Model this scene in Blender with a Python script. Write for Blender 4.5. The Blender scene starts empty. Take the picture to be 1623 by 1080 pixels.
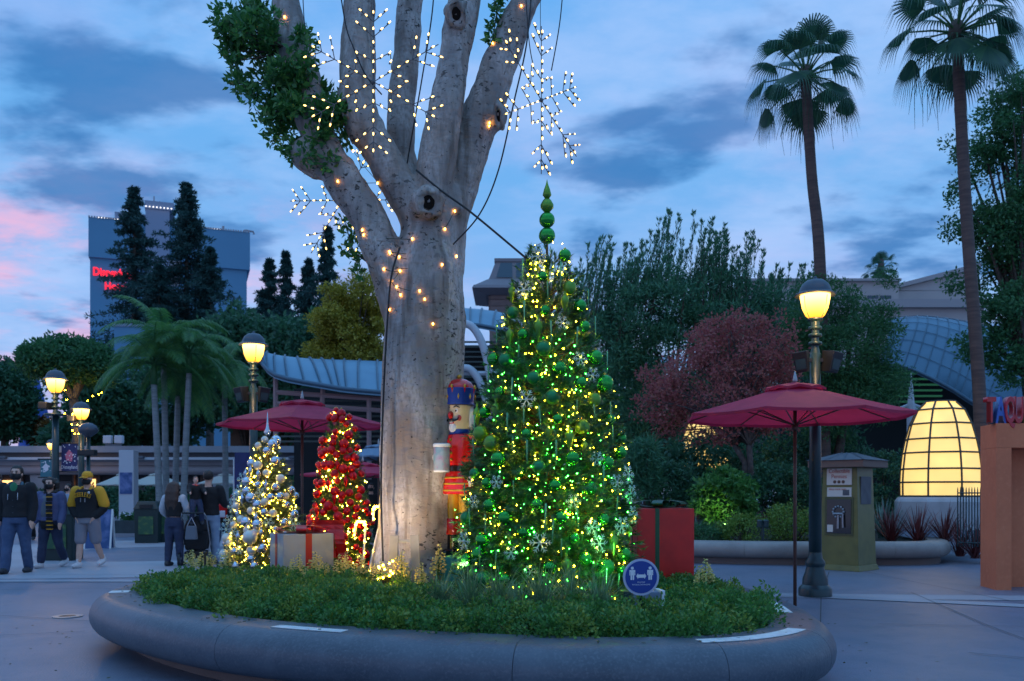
import bpy, bmesh, math, random
import numpy as np
from mathutils import Vector, Matrix, noise
PI = math.pi
RND = random.Random(11)
NPR = np.random.default_rng(5)
scene = bpy.context.scene
COL = scene.collection

# ------------------------------------------------------------------ camera
FPX, CXP, HZP, CAMZ = 1400.0, 811.5, 782.0, 1.40      # focal length in photo pixels, horizon row, eye height
cam_d = bpy.data.cameras.new('camera')
cam = bpy.data.objects.new('camera', cam_d); COL.objects.link(cam)
cam.location = (0, 0, CAMZ); cam.rotation_euler = (PI/2, 0, 0)
cam_d.sensor_width = 36.0; cam_d.lens = 36.0*FPX/1623.0
cam_d.shift_y = (HZP-540.0)/1623.0
cam_d.clip_start = 0.1; cam_d.clip_end = 3000
cam_d.dof.use_dof = True; cam_d.dof.focus_distance = 8.3; cam_d.dof.aperture_fstop = 2.8
scene.camera = cam

def srgb(r, g, b, a=1.0):
    f = lambda c: (c/255.0)/12.92 if c/255.0 <= 0.04045 else ((c/255.0+0.055)/1.055)**2.4
    return (f(r), f(g), f(b), a)

# ------------------------------------------------------------------ sky
DS, DOFF = 1.7, (27.0, 20.7, 0)
def build_world():
    w = bpy.data.worlds.new('World'); scene.world = w; w.use_nodes = True
    nt = w.node_tree; nt.nodes.clear(); N = nt.nodes.new; L = nt.links.new
    out = N('ShaderNodeOutputWorld'); bg = N('ShaderNodeBackground'); L(bg.outputs[0], out.inputs[0])
    tc = N('ShaderNodeTexCoord'); sep = N('ShaderNodeSeparateXYZ'); L(tc.outputs['Generated'], sep.inputs[0])
    def math_(op, a, b=None, clamp=False):
        m = N('ShaderNodeMath'); m.operation = op; m.use_clamp = clamp
        for i, v in enumerate((a, b)):
            if v is None: continue
            if isinstance(v, (int, float)): m.inputs[i].default_value = v
            else: L(v, m.inputs[i])
        return m.outputs[0]
    def ramp(fac, stops, mode='EASE'):
        r = N('ShaderNodeValToRGB'); r.color_ramp.interpolation = mode
        e = r.color_ramp.elements
        while len(e) < len(stops): e.new(0.5)
        for el, (p, c) in zip(e, stops): el.position = p; el.color = c
        L(fac, r.inputs[0]); return r.outputs[0]
    def mix(fac, a, b):
        m = N('ShaderNodeMix'); m.data_type = 'RGBA'
        if isinstance(fac, (int, float)): m.inputs[0].default_value = fac
        else: L(fac, m.inputs[0])
        for i, v in ((6, a), (7, b)):
            if isinstance(v, tuple): m.inputs[i].default_value = v
            else: L(v, m.inputs[i])
        return m.outputs[2]
    z = math_('MAXIMUM', sep.outputs[2], 0.0)
    base = ramp(z, [(0.0, srgb(115,132,165)), (0.16, srgb(101,132,172)), (0.34, srgb(77,125,170)), (0.5, srgb(72,123,172)), (1.0, srgb(110,168,226))], 'LINEAR')  # unseen zenith set brighter than the sky in view, added to light the foreground
    # flat cloud layer seen in perspective
    inv = math_('DIVIDE', 1.0, math_('ADD', z, 0.14))
    cu = N('ShaderNodeCombineXYZ')
    L(math_('MULTIPLY', sep.outputs[0], inv), cu.inputs[0]); L(math_('MULTIPLY', math_('MULTIPLY', sep.outputs[1], inv), 1.25), cu.inputs[1])
    def nz(scale, detail, rough, off, dist=0.08):
        mp = N('ShaderNodeMapping'); mp.inputs['Location'].default_value = off; L(cu.outputs[0], mp.inputs[0])
        n = N('ShaderNodeTexNoise'); n.inputs['Scale'].default_value = scale; n.inputs['Detail'].default_value = detail
        n.inputs['Roughness'].default_value = rough; n.inputs['Distortion'].default_value = dist
        L(mp.outputs[0], n.inputs['Vector']); return n.outputs[0]
    g = (0,0,0,1); wht = (1,1,1,1)
    light = ramp(nz(1.5, 7, 0.6, (3.1, 1.7, 0)), [(0.40, g), (0.70, wht)])
    col = mix(math_('MULTIPLY', light, 0.58), base, srgb(132,150,183))
    # sunset side: low in the west (left of frame) the light is pink
    azim = math_('MULTIPLY', math_('SUBTRACT', math_('MULTIPLY', sep.outputs[0], -1.0), 0.02), 2.2, True)
    low = ramp(z, [(0.0, (0.6,0.6,0.6,1)), (0.12, (0.8,0.8,0.8,1)), (0.24, wht), (0.36, g)])
    pinkn = ramp(nz(2.2, 7, 0.62, (0.4, 5.2, 0)), [(0.42, g), (0.66, wht)])
    pk = math_('MULTIPLY', math_('MULTIPLY', azim, low), pinkn)
    col = mix(math_('MULTIPLY', pk, 0.62, True), col, srgb(194,132,148))
    rest = math_('MULTIPLY', ramp(nz(1.7, 6, 0.6, (7.7, 2.2, 0)), [(0.48, g), (0.70, wht)]), 0.26)
    col = mix(math_('MULTIPLY', rest, ramp(z, [(0.0, wht), (0.35, wht), (0.6, g)])), col, srgb(141,137,172))
    dark = ramp(nz(DS, 6, 0.52, DOFF, 0.08), [(0.525, g), (0.635, wht)])
    col = mix(math_('MULTIPLY', dark, 0.74), col, srgb(24,75,125))
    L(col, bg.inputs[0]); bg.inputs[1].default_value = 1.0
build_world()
scene.view_settings.view_transform = 'Standard'; scene.view_settings.look = 'None'
scene.view_settings.gamma = 1.0; scene.view_settings.exposure = 1.14; scene.view_settings.use_curve_mapping = False
scene.render.engine = 'CYCLES'
scene.cycles.use_denoising = True
scene.cycles.max_bounces = 6; scene.cycles.transparent_max_bounces = 8
scene.cycles.sample_clamp_indirect = 4.0

# ------------------------------------------------------------------ place helpers
def W(px, py, d):            # point at distance d (metres along the view axis) seen at a photo pixel
    return Vector(((px-CXP)*d/FPX, d, CAMZ+(HZP-py)*d/FPX))
def X(px, d): return (px-CXP)*d/FPX
def Z(py, d): return CAMZ+(HZP-py)*d/FPX
def GD(py, z=0.0): return FPX*(CAMZ-z)/(py-HZP)

# ------------------------------------------------------------------ materials
def mat(name, col, rough=0.6, metal=0.0, noise=None, bump=None, emit=None, island=None, spec=None, coat=0.0, transl=0.0, stretch=None, alpha=None):
    """noise=(scale, colour2, lo, hi)  bump=(scale, strength)  island=(colour2)  emit=(colour, strength)"""
    m = bpy.data.materials.new(name); m.use_nodes = True
    nt = m.node_tree; nt.nodes.clear(); N = nt.nodes.new; L = nt.links.new
    out = N('ShaderNodeOutputMaterial'); p = N('ShaderNodeBsdfPrincipled')
    c4 = tuple(col[:3])+(1.0,)
    p.inputs['Base Color'].default_value = c4; p.inputs['Roughness'].default_value = rough; p.inputs['Metallic'].default_value = metal
    if spec is not None: p.inputs['Specular IOR Level'].default_value = spec
    if coat: p.inputs['Coat Weight'].default_value = coat; p.inputs['Coat Roughness'].default_value = 0.1
    vec = None
    if noise or bump:
        tc = N('ShaderNodeTexCoord'); mp = N('ShaderNodeMapping'); L(tc.outputs['Object'], mp.inputs[0])
        if stretch: mp.inputs['Scale'].default_value = stretch
        vec = mp.outputs[0]
    cur = None
    def mixc(fac, a, b):
        mx = N('ShaderNodeMix'); mx.data_type = 'RGBA'; L(fac, mx.inputs[0])
        for i, v in ((6, a), (7, b)):
            if isinstance(v, tuple): mx.inputs[i].default_value = v
            else: L(v, mx.inputs[i])
        return mx.outputs[2]
    if island:
        ge = N('ShaderNodeNewGeometry'); cur = mixc(ge.outputs['Random Per Island'], c4, tuple(island[:3])+(1.0,))
    if noise:
        for nn in (noise if isinstance(noise, list) else [noise]):
            n = N('ShaderNodeTexNoise'); n.inputs['Scale'].default_value = nn[0]; n.inputs['Detail'].default_value = 5; L(vec, n.inputs['Vector'])
            r = N('ShaderNodeMapRange'); r.inputs[1].default_value = nn[2]; r.inputs[2].default_value = nn[3]; L(n.outputs[0], r.inputs[0])
            cur = mixc(r.outputs[0], cur if cur is not None else c4, tuple(nn[1][:3])+(1.0,))
    if cur is not None: L(cur, p.inputs['Base Color'])
    if bump:
        n = N('ShaderNodeTexNoise'); n.inputs['Scale'].default_value = bump[0]; n.inputs['Detail'].default_value = 6; L(vec, n.inputs['Vector'])
        b = N('ShaderNodeBump'); b.inputs['Strength'].default_value = bump[1]; b.inputs['Distance'].default_value = 0.02
        L(n.outputs[0], b.inputs['Height']); L(b.outputs[0], p.inputs['Normal'])
    if emit:
        p.inputs['Emission Color'].default_value = tuple(emit[0][:3])+(1.0,); p.inputs['Emission Strength'].default_value = emit[1]
    sh = p.outputs[0]
    if transl:
        t = N('ShaderNodeBsdfTranslucent'); mx = N('ShaderNodeMixShader'); mx.inputs[0].default_value = transl
        if cur is not None: L(cur, t.inputs[0])
        else: t.inputs[0].default_value = c4
        L(p.outputs[0], mx.inputs[1]); L(t.outputs[0], mx.inputs[2]); sh = mx.outputs[0]
    L(sh, out.inputs[0]); return m

M = {}
def defm(key, *a, **k): M[key] = mat(key, *a, **k)

# ------------------------------------------------------------------ mesh builders
def link(o, parent=None):
    COL.objects.link(o)
    if parent is not None: o.parent = parent
    return o
def tag(o, label=None, cat=None, group=None, kind=None):
    if label: o['label'] = label
    if cat: o['category'] = cat
    if group: o['group'] = group
    if kind: o['kind'] = kind
    return o
def thing(name, label, cat, loc=(0,0,0), rz=0.0, group=None):
    o = bpy.data.objects.new(name, None); o.empty_display_size = 0.1; COL.objects.link(o)
    o.location = loc; o.rotation_euler = (0, 0, rz)
    return tag(o, label, cat, group)
def copy_tree(o, parent=None):
    c = o.copy(); COL.objects.link(c)
    if parent is not None: c.parent = parent
    for ch in list(o.children): copy_tree(ch, c)
    return c
def arr_mesh(name, V, F, material, parent=None, smooth=False):
    V = np.asarray(V, dtype=np.float32); F = np.asarray(F, dtype=np.int32); k = F.shape[1]
    me = bpy.data.meshes.new(name)
    me.vertices.add(len(V)); me.vertices.foreach_set('co', V.ravel())
    me.loops.add(F.size); me.loops.foreach_set('vertex_index', F.ravel())
    me.polygons.add(len(F)); me.polygons.foreach_set('loop_start', np.arange(len(F), dtype=np.int32)*k)
    me.polygons.foreach_set('loop_total', np.full(len(F), k, dtype=np.int32))
    if smooth: me.polygons.foreach_set('use_smooth', np.ones(len(F), dtype=bool))
    me.update(calc_edges=True); me.validate()
    if material: me.materials.append(material)
    return link(bpy.data.objects.new(name, me), parent)

def basis(d):
    d = Vector(d).normalized(); a = Vector((0,0,1)) if abs(d.z) < 0.95 else Vector((1,0,0))
    u = d.cross(a).normalized(); v = d.cross(u).normalized(); return d, u, v

class MB:
    def __init__(s): s.v = []; s.f = []
    def add(s, vs, fs, Mx=None):
        b = len(s.v)
        s.v += [tuple(Mx @ Vector(p)) if Mx is not None else tuple(p) for p in vs]
        s.f += [tuple(i+b for i in f) for f in fs]; return s
    def box(s, c, size, Mx=None):
        x, y, z = c; a, b, h = size[0]/2, size[1]/2, size[2]/2
        vs = [(x-a,y-b,z-h),(x+a,y-b,z-h),(x+a,y+b,z-h),(x-a,y+b,z-h),(x-a,y-b,z+h),(x+a,y-b,z+h),(x+a,y+b,z+h),(x-a,y+b,z+h)]
        return s.add(vs, [(3,2,1,0),(4,5,6,7),(0,1,5,4),(1,2,6,5),(2,3,7,6),(3,0,4,7)], Mx)
    def taper(s, c, s0, s1, h, Mx=None):   # frustum box: bottom size s0, top size s1
        x, y, z = c; vs = []
        for (a, b), zz in ((s0, z), (s1, z+h)):
            vs += [(x-a/2,y-b/2,zz),(x+a/2,y-b/2,zz),(x+a/2,y+b/2,zz),(x-a/2,y+b/2,zz)]
        return s.add(vs, [(3,2,1,0),(4,5,6,7),(0,1,5,4),(1,2,6,5),(2,3,7,6),(3,0,4,7)], Mx)
    def tube(s, pts, r, n=8, cap=True, ell=None):
        pts = [Vector(p) for p in pts]; m = len(pts)
        rs = [r]*m if isinstance(r, (int, float)) else list(r)
        vs = []; fs = []; u = None
        for i, p in enumerate(pts):
            t = (pts[min(i+1, m-1)]-pts[max(i-1, 0)])
            if t.length < 1e-9: t = Vector((0,0,1))
            t.normalize()
            if u is None: _, u, _ = basis(t)
            u = (u - t*u.dot(t))
            if u.length < 1e-6: _, u, _ = basis(t)
            u.normalize(); w = t.cross(u)
            for k in range(n):
                a = 2*PI*k/n; vs.append(p + (u*math.cos(a)+w*math.sin(a))*rs[i])
        for i in range(m-1):
            for k in range(n):
                a, b = i*n+k, i*n+(k+1) % n; fs.append((a, b, b+n, a+n))
        if cap: fs.append(tuple(range(n-1, -1, -1))); fs.append(tuple(range((m-1)*n, m*n)))
        return s.add(vs, fs)
    def etube(s, pts, rx, ry, n=12):       # near-vertical body of elliptical sections
        vs = []; fs = []; m = len(pts)
        for (x, y, z), a, b in zip(pts, rx, ry):
            for k in range(n): t = 2*PI*k/n; vs.append((x+a*math.cos(t), y+b*math.sin(t), z))
        for i in range(m-1):
            for k in range(n):
                a, b = i*n+k, i*n+(k+1) % n; fs.append((a, b, b+n, a+n))
        fs.append(tuple(range(n-1, -1, -1))); fs.append(tuple(range((m-1)*n, m*n)))
        return s.add(vs, fs)
    def lathe(s, prof, n=20, Mx=None, a0=0.0, a1=2*PI, sq=1.0):
        full = abs(a1-a0-2*PI) < 1e-6; k = n if full else n+1; vs = []; fs = []
        for r, z in prof:
            for i in range(k):
                a = a0+(a1-a0)*i/n; vs.append((r*math.cos(a), r*math.sin(a)*sq, z))
        for j in range(len(prof)-1):
            for i in range(n):
                a, b = j*k+i, j*k+(i+1) % k; fs.append((a, b, b+k, a+k))
        if full:
            if prof[0][0] > 1e-6: fs.append(tuple(range(n-1, -1, -1)))
            if prof[-1][0] > 1e-6: fs.append(tuple(range((len(prof)-1)*k, len(prof)*k)))
        return s.add(vs, fs, Mx)
    def ball(s, c, r, n=12, m=8, sc=(1,1,1), Mx=None):
        prof = [(max(1e-5, math.sin(PI*i/m)), -math.cos(PI*i/m)) for i in range(m+1)]
        T = Matrix.Translation(Vector(c)) @ (Mx if Mx is not None else Matrix()) @ Matrix.Diagonal((r*sc[0], r*sc[1], r*sc[2], 1))
        return s.lathe(prof, n, T)
    def prism(s, poly, z0, z1, Mx=None):
        n = len(poly); vs = [(x, y, z0) for x, y in poly]+[(x, y, z1) for x, y in poly]
        return s.add(vs, [tuple(range(n-1, -1, -1)), tuple(range(n, 2*n))]+[(i, (i+1) % n, (i+1) % n+n, i+n) for i in range(n)], Mx)
    def mesh(s, name, material, smooth=False, bevel=0.0, angle=None):
        me = bpy.data.meshes.new(name); me.from_pydata(s.v, [], s.f)
        if bevel or angle is not None:
            bm = bmesh.new(); bm.from_mesh(me)
            if bevel:
                bmesh.ops.remove_doubles(bm, verts=bm.verts, dist=1e-5)
                es = [e for e in bm.edges if len(e.link_faces) == 2 and e.calc_face_angle(0) > 0.5]
                bmesh.ops.bevel(bm, geom=es, offset=bevel, segments=2, affect='EDGES', profile=0.6)
            bm.to_mesh(me); bm.free()
        if smooth: me.polygons.foreach_set('use_smooth', [True]*len(me.polygons))
        me.update()
        if material:
            for mm in (material if isinstance(material, list) else [material]): me.materials.append(mm)
        if smooth and angle is not None:
            me.set_sharp_from_angle(angle=angle)
        return me
    def build(s, name, material, parent=None, smooth=False, bevel=0.0, loc=None, angle=None):
        o = link(bpy.data.objects.new(name, s.mesh(name, material, smooth, bevel, angle)), parent)
        if loc is not None: o.location = loc
        return o
SA = math.radians(40)

def put(name, me, parent=None, loc=(0,0,0), rot=(0,0,0), scale=(1,1,1)):
    o = link(bpy.data.objects.new(name, me), parent); o.location = loc; o.rotation_euler = rot; o.scale = scale; return o

class SD:
    """blended solid: round cones, elliptical stacks and ellipsoids joined into one continuous skin"""
    def __init__(s, k=0.012): s.p = []; s.k = k
    def tube(s, pts, r, n=8, cap=True):
        P = [np.array(tuple(p), float) for p in pts]; m = len(P); rs = [r]*m if isinstance(r, (int, float)) else list(r)
        for i in range(m-1): s.p.append(('c', P[i], P[i+1], rs[i], rs[i+1]))
        return s
    def etube(s, pts, rx, ry, n=12): s.p.append(('e', np.array([tuple(p) for p in pts], float), np.array(rx, float), np.array(ry, float))); return s
    def ball(s, c, r, n=12, m=8, sc=(1,1,1), Mx=None):
        T = (Mx if Mx is not None else Matrix()) @ Matrix.Translation(Vector(c)); s.p.append(('b', np.array(T.inverted()), np.array(T.translation), r*np.array(sc, float))); return s
    def ellipsoid(s, T, rad): s.p.append(('b', np.array(T.inverted()), np.array(T.translation), np.array(rad, float))); return s
    def build(s, name, m, parent=None, *a, **k):
        me = bpy.data.meshes.new(name); me.materials.append(m); o = link(bpy.data.objects.new(name, me), parent); _sd[o.name] = s; return o
    def skin(s, vx):
        lo = []; hi = []
        for q in s.p:
            if q[0] == 'c': r = max(q[3], q[4]); l, h = np.minimum(q[1], q[2])-r, np.maximum(q[1], q[2])+r
            elif q[0] == 'e': R_ = np.stack([q[2], q[3], q[2]*0], 1); l, h = (q[1]-R_).min(0), (q[1]+R_).max(0)
            else: r = q[3].max(); l, h = q[2]-r, q[2]+r
            lo.append(l); hi.append(h)
        pad = s.k*2+3*vx; L = np.min(lo, 0)-pad; Hh = np.max(hi, 0)+pad; n = np.ceil((Hh-L)/vx).astype(int)+1
        F = np.full(n, 9.0, np.float32); ax = [L[i]+vx*np.arange(n[i]) for i in range(3)]; kk = max(s.k, 1e-5)
        for q, l, h in zip(s.p, lo, hi):
            i0 = np.maximum(0, np.floor((l-pad-L)/vx).astype(int)); i1 = np.minimum(n, np.ceil((h+pad-L)/vx).astype(int)+1); sl = tuple(slice(a, b) for a, b in zip(i0, i1))
            x = ax[0][sl[0]][:, None, None]; y = ax[1][sl[1]][None, :, None]; z = ax[2][sl[2]][None, None, :]
            if q[0] == 'c':
                A, D = q[1], q[2]-q[1]; dd = max(1e-12, D.dot(D)); t = np.clip(((x-A[0])*D[0]+(y-A[1])*D[1]+(z-A[2])*D[2])/dd, 0, 1)
                d = np.sqrt((x-A[0]-t*D[0])**2+(y-A[1]-t*D[1])**2+(z-A[2]-t*D[2])**2)-(q[3]+(q[4]-q[3])*t)
            elif q[0] == 'e':
                o = np.argsort(q[1][:, 2]); zz = q[1][o, 2]; cx, cy, rx, ry = (np.interp(z, zz, v[o]) for v in (q[1][:, 0], q[1][:, 1], q[2], q[3]))
                d = (np.sqrt(((x-cx)/rx)**2+((y-cy)/ry)**2)-1)*np.minimum(rx, ry); d = np.maximum(d, np.maximum(zz[0]-z, z-zz[-1]))
            else:
                I = q[1]; X_, Y_, Z_ = (I[i, 0]*x+I[i, 1]*y+I[i, 2]*z+I[i, 3] for i in range(3)); r = q[3]
                d = (np.sqrt((X_/r[0])**2+(Y_/r[1])**2+(Z_/r[2])**2)-1)*r.min()
            G = F[sl]; h_ = np.maximum(kk-np.abs(G-d), 0)/kk; F[sl] = np.minimum(G, d)-h_*h_*kk*0.25
        c = np.array(F.shape)-1; ins = F < 0; S = np.zeros((*c, 3), np.float32); N_ = np.zeros(c, np.float32)
        cor = [(i, j, k) for i in (0, 1) for j in (0, 1) for k in (0, 1)]; g = lambda A, o: A[o[0]:o[0]+c[0], o[1]:o[1]+c[1], o[2]:o[2]+c[2]]
        for a in cor:
            for axn in range(3):
                if a[axn]: continue
                b = list(a); b[axn] = 1; m = g(ins, a) != g(ins, b); fa, fb = g(F, a)[m], g(F, b)[m]; t = fa/(fa-fb); P = np.tile(np.array(a, np.float32), (len(t), 1)); P[:, axn] = t; S[m] += P; N_[m] += 1
        cell = N_ > 0; idx = np.full(c, -1, np.int64); idx[cell] = np.arange(cell.sum()); V = (np.argwhere(cell)+S[cell]/N_[cell][:, None])*vx+L; Q = []
        for axn in range(3):
            u, w = (axn+1) % 3, (axn+2) % 3; a0 = [slice(1, -1)]*3; a1 = [slice(1, -1)]*3; a0[axn] = slice(0, -1); a1[axn] = slice(1, None)
            i0, i1 = ins[tuple(a0)], ins[tuple(a1)]; e = np.argwhere(i0 != i1); flip = i0[i0 != i1]; e = e+1; e[:, axn] -= 1
            def at(du, dw): q = e.copy(); q[:, u] -= du; q[:, w] -= dw; return idx[q[:, 0], q[:, 1], q[:, 2]]
            f = np.stack([at(0, 0), at(1, 0), at(1, 1), at(0, 1)], 1); f[~flip] = f[~flip][:, ::-1]; Q.append(f)
        Q = np.concatenate(Q); return V, Q[(Q >= 0).all(1)]
_sd = {}
def bake_remesh(o, voxel, smooth=4, wob=0.0, wscale=8.0, seed=0.0):
    V, Q = _sd.pop(o.name).skin(voxel); old = o.data
    if smooth:
        E = np.concatenate([Q[:, [0, 1]], Q[:, [1, 2]], Q[:, [2, 3]], Q[:, [3, 0]]])
        for _ in range(min(smooth, 3)):
            A = np.zeros_like(V); cnt = np.zeros(len(V)); 
            for i in range(3): A[:, i] = np.bincount(E[:, 0], V[E[:, 1], i], len(V))+np.bincount(E[:, 1], V[E[:, 0], i], len(V))
            cnt = np.bincount(E[:, 0], minlength=len(V))+np.bincount(E[:, 1], minlength=len(V)); V = V*0.5+A/np.maximum(cnt, 1)[:, None]*0.5
    t = arr_mesh(o.name+'_tmp', V, Q, old.materials[0], None, True); me = t.data; bpy.data.objects.remove(t); nm = old.name; o.data = me; bpy.data.meshes.remove(old); me.name = nm
    if wob:
        nr = np.empty(len(me.vertices)*3, np.float32); me.vertices.foreach_get('normal', nr); co = np.empty_like(nr); me.vertices.foreach_get('co', co); nr = nr.reshape(-1, 3); co = co.reshape(-1, 3); sv = Vector((seed, seed*2, 0))
        w = np.array([noise.noise(Vector(q)*wscale+sv) for q in co.tolist()])*wob; co = co+nr*w[:, None]; me.vertices.foreach_set('co', co.astype(np.float32).ravel()); me.update()
    return o

_fonts = {}
def text_mesh(body, material, height, extrude=0.004, xscale=1.0, offset=0.0, align='CENTER'):
    cu = bpy.data.curves.new('text', 'FONT'); cu.body = body; cu.size = 1.0; cu.extrude = 0.0; cu.align_x = align; cu.offset = offset; cu.resolution_u = 3
    o = bpy.data.objects.new('text', cu); COL.objects.link(o)
    cu.extrude = extrude/height*0.7
    dg = bpy.context.evaluated_depsgraph_get(); dg.update()
    me = bpy.data.meshes.new_from_object(o.evaluated_get(dg))
    bpy.data.objects.remove(o); bpy.data.curves.remove(cu)
    k = height/0.7
    me.transform(Matrix.Diagonal((k*xscale, k, k, 1)))
    me.materials.clear(); me.materials.append(material); return me

def catmull(P, n, closed=False):
    P = [Vector(p) for p in P]; m = len(P); out = []
    segs = m if closed else m-1
    for i in range(segs):
        if closed: p0, p1, p2, p3 = P[(i-1) % m], P[i], P[(i+1) % m], P[(i+2) % m]
        else: p0, p1, p2, p3 = P[max(i-1, 0)], P[i], P[i+1], P[min(i+2, m-1)]
        for k in range(n):
            t = k/n
            out.append(0.5*((2*p1)+(p2-p0)*t+(2*p0-5*p1+4*p2-p3)*t*t+(3*p1-p0-3*p2+p3)*t**3))
    if not closed: out.append(P[-1])
    return out
def lerps(vals, n):          # resample a list of numbers to n values
    return list(np.interp(np.linspace(0, len(vals)-1, n), range(len(vals)), vals))

# ------------------------------------------------------------------ foliage arrays
def unit(n):
    v = NPR.normal(size=(n, 3)); return v/np.linalg.norm(v, axis=1, keepdims=True)
def leaves(C, length, width, up=0.0, dirs=None, jitter=1.0, fold=0.25):
    """one folded diamond leaf per centre -> V, F(quads)"""
    n = len(C); d = unit(n)*jitter
    if dirs is not None: d = d+dirs
    d[:, 2] += up; d /= np.maximum(np.linalg.norm(d, axis=1, keepdims=True), 1e-6)
    a = unit(n); s = np.cross(d, a); s /= np.maximum(np.linalg.norm(s, axis=1, keepdims=True), 1e-6)
    nn = np.cross(s, d); L = (length*NPR.uniform(0.7, 1.25, n))[:, None]; w = (width*NPR.uniform(0.75, 1.2, n))[:, None]
    V = np.empty((n, 4, 3)); V[:, 0] = C; V[:, 1] = C+d*L*0.45+s*w*0.5+nn*w*fold; V[:, 2] = C+d*L; V[:, 3] = C+d*L*0.45-s*w*0.5+nn*w*fold
    return V.reshape(-1, 3), np.arange(4*n).reshape(n, 4)
def clump_points(centres, radii, per, flat=1.0):
    n = len(centres); p = unit(n*per)*(NPR.uniform(0, 1, (n*per, 1))**0.45)
    p[:, 2] *= flat
    return np.repeat(centres, per, axis=0)+p*np.repeat(radii, per)[:, None], p
def blob_points(blobs, n, shell=0.55, thin=0.0, tscale=1.0):
    out = []; vol = np.array([b[3]*b[4]*b[5] for b in blobs])**0.75; vol = vol/vol.sum()
    for b, f in zip(blobs, vol):
        k = int(n*f*(2.2 if thin else 1))+1; u = unit(k); r = NPR.uniform(shell**3, 1.0, (k, 1))**(1/3.0)
        P = u*r*np.array(b[3:6])+np.array(b[:3])
        if thin:
            keep = np.array([noise.noise(Vector(p)*tscale) for p in P]) > (thin-0.5)*0.9; P = P[keep]
        out.append(P[:int(n*f)+1])
    return np.concatenate(out)
# ================================================================== materials shared by the setting
defm('pavement', (0.155,0.178,0.25), 0.42, noise=[(0.35, (0.215,0.185,0.22), 0.40, 0.7), (1.7, (0.115,0.145,0.20), 0.45, 0.75), (9.0, (0.15,0.16,0.19), 0.5, 0.8), (120.0, (0.27,0.29,0.33), 0.55, 0.8), (22.0, (0.05,0.055,0.07), 0.70, 0.74), (3.2, (0.10,0.12,0.16), 0.60, 0.85)], bump=(60, 0.25))
defm('pale_paving', (0.34,0.35,0.39), 0.55, noise=[(0.6, (0.28,0.28,0.32), 0.4, 0.7), (90.0, (0.25,0.26,0.29), 0.55, 0.8)], bump=(70, 0.2))
defm('joint', (0.10,0.10,0.10), 0.9)
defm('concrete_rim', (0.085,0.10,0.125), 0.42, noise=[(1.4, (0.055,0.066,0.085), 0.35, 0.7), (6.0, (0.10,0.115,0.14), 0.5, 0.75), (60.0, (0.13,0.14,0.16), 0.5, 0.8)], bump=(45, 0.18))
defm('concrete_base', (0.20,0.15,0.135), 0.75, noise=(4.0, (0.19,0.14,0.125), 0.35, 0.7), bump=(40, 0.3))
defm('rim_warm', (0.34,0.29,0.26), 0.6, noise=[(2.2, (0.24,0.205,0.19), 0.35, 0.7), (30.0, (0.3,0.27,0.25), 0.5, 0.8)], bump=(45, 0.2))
defm('soil', (0.045,0.032,0.022), 0.95, noise=(12, (0.02,0.015,0.01), 0.4, 0.7), bump=(30, 0.8))
defm('white_strip', (0.72,0.70,0.68), 0.55, noise=(14, (0.55,0.54,0.53), 0.45, 0.7))
defm('dark_green_paint', (0.012,0.035,0.04), 0.35, noise=(6, (0.02,0.05,0.055), 0.4, 0.7))
defm('black_metal', (0.012,0.013,0.015), 0.4)
defm('black_cable', (0.01,0.01,0.012), 0.6)
defm('grey_metal', (0.35,0.36,0.38), 0.4, 0.6)
defm('white_paint', (0.75,0.75,0.74), 0.45)
defm('bark_dark', (0.09,0.065,0.05), 0.85, noise=(7, (0.045,0.032,0.025), 0.4, 0.65), bump=(16, 0.6))

# ================================================================== ground
gnd = MB().add([(-700,-40,0),(700,-40,0),(700,1500,0),(-700,1500,0)], [(0,1,2,3)]).build('pavement', M['pavement']); tag(gnd, kind='structure')
def ring_band(name, cx, cy, r0, r1, a0, a1, z, m, n=60):
    vs = []; fs = []
    for i in range(n+1):
        a = math.radians(a0+(a1-a0)*i/n)
        for r in (r0, r1): vs.append((cx+r*math.cos(a), cy+r*math.sin(a), z))
    for i in range(n): fs.append((2*i, 2*i+1, 2*i+3, 2*i+2))
    return tag(MB().add(vs, fs).build(name, m), kind='structure')
ring_band('pavement_band', -8.2, 20.6, 2.6, 6.2, 0, 360, 0.004, M['pale_paving'], 90)
ring_band('pavement_band', -7.0, -16.0, 29.9, 30.25, 50, 125, 0.008, M['pale_paving'])
def joint(pts, w=0.012, z=0.012, nm='pavement_joint', mt='joint'):
    vs = []; fs = []
    P = [Vector((p[0], p[1], 0)) for p in pts]
    for i, p in enumerate(P):
        t = (P[min(i+1, len(P)-1)]-P[max(i-1, 0)]).normalized(); s = Vector((-t.y, t.x, 0))*w/2
        vs += [(p.x+s.x, p.y+s.y, z), (p.x-s.x, p.y-s.y, z)]
    for i in range(len(P)-1): fs.append((2*i, 2*i+1, 2*i+3, 2*i+2))
    tag(MB().add(vs, [f[::-1] for f in fs]).build(nm, M[mt]), kind='structure')
joint([(2.2,12.4),(4.5,11.95),(7,11.75),(12,11.9)], 0.55, 0.005, 'pavement_band', 'pale_paving')
joint([(3.9,9.4),(6.3,9.1),(9,8.9)]); joint([(3.0,8.6),(4.2,12.0),(5.6,15.6)]); joint([(4.6,6.2),(5.0,9.25),(5.6,12.4)])
joint([(-9,10.0),(-6.5,10.3),(-4.6,9.6)]); joint([(-7.2,7.4),(-5.4,8.5),(-4.3,8.9)]); joint([(-12,12.2),(-6,12.9),(-4.2,12.6)])
joint([(3.0+1.97*math.cos(math.radians(a)), 6.0+1.97*math.sin(math.radians(a))) for a in range(-150, 61, 7)], 0.014)
joint([(6.2,20),(6.3,14),(6.6,9)]); joint([(-5.2,18),(-6.6,26)]); joint([(-9.5,15.2),(-5.4,15.0),(-2,15.6)])
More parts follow.
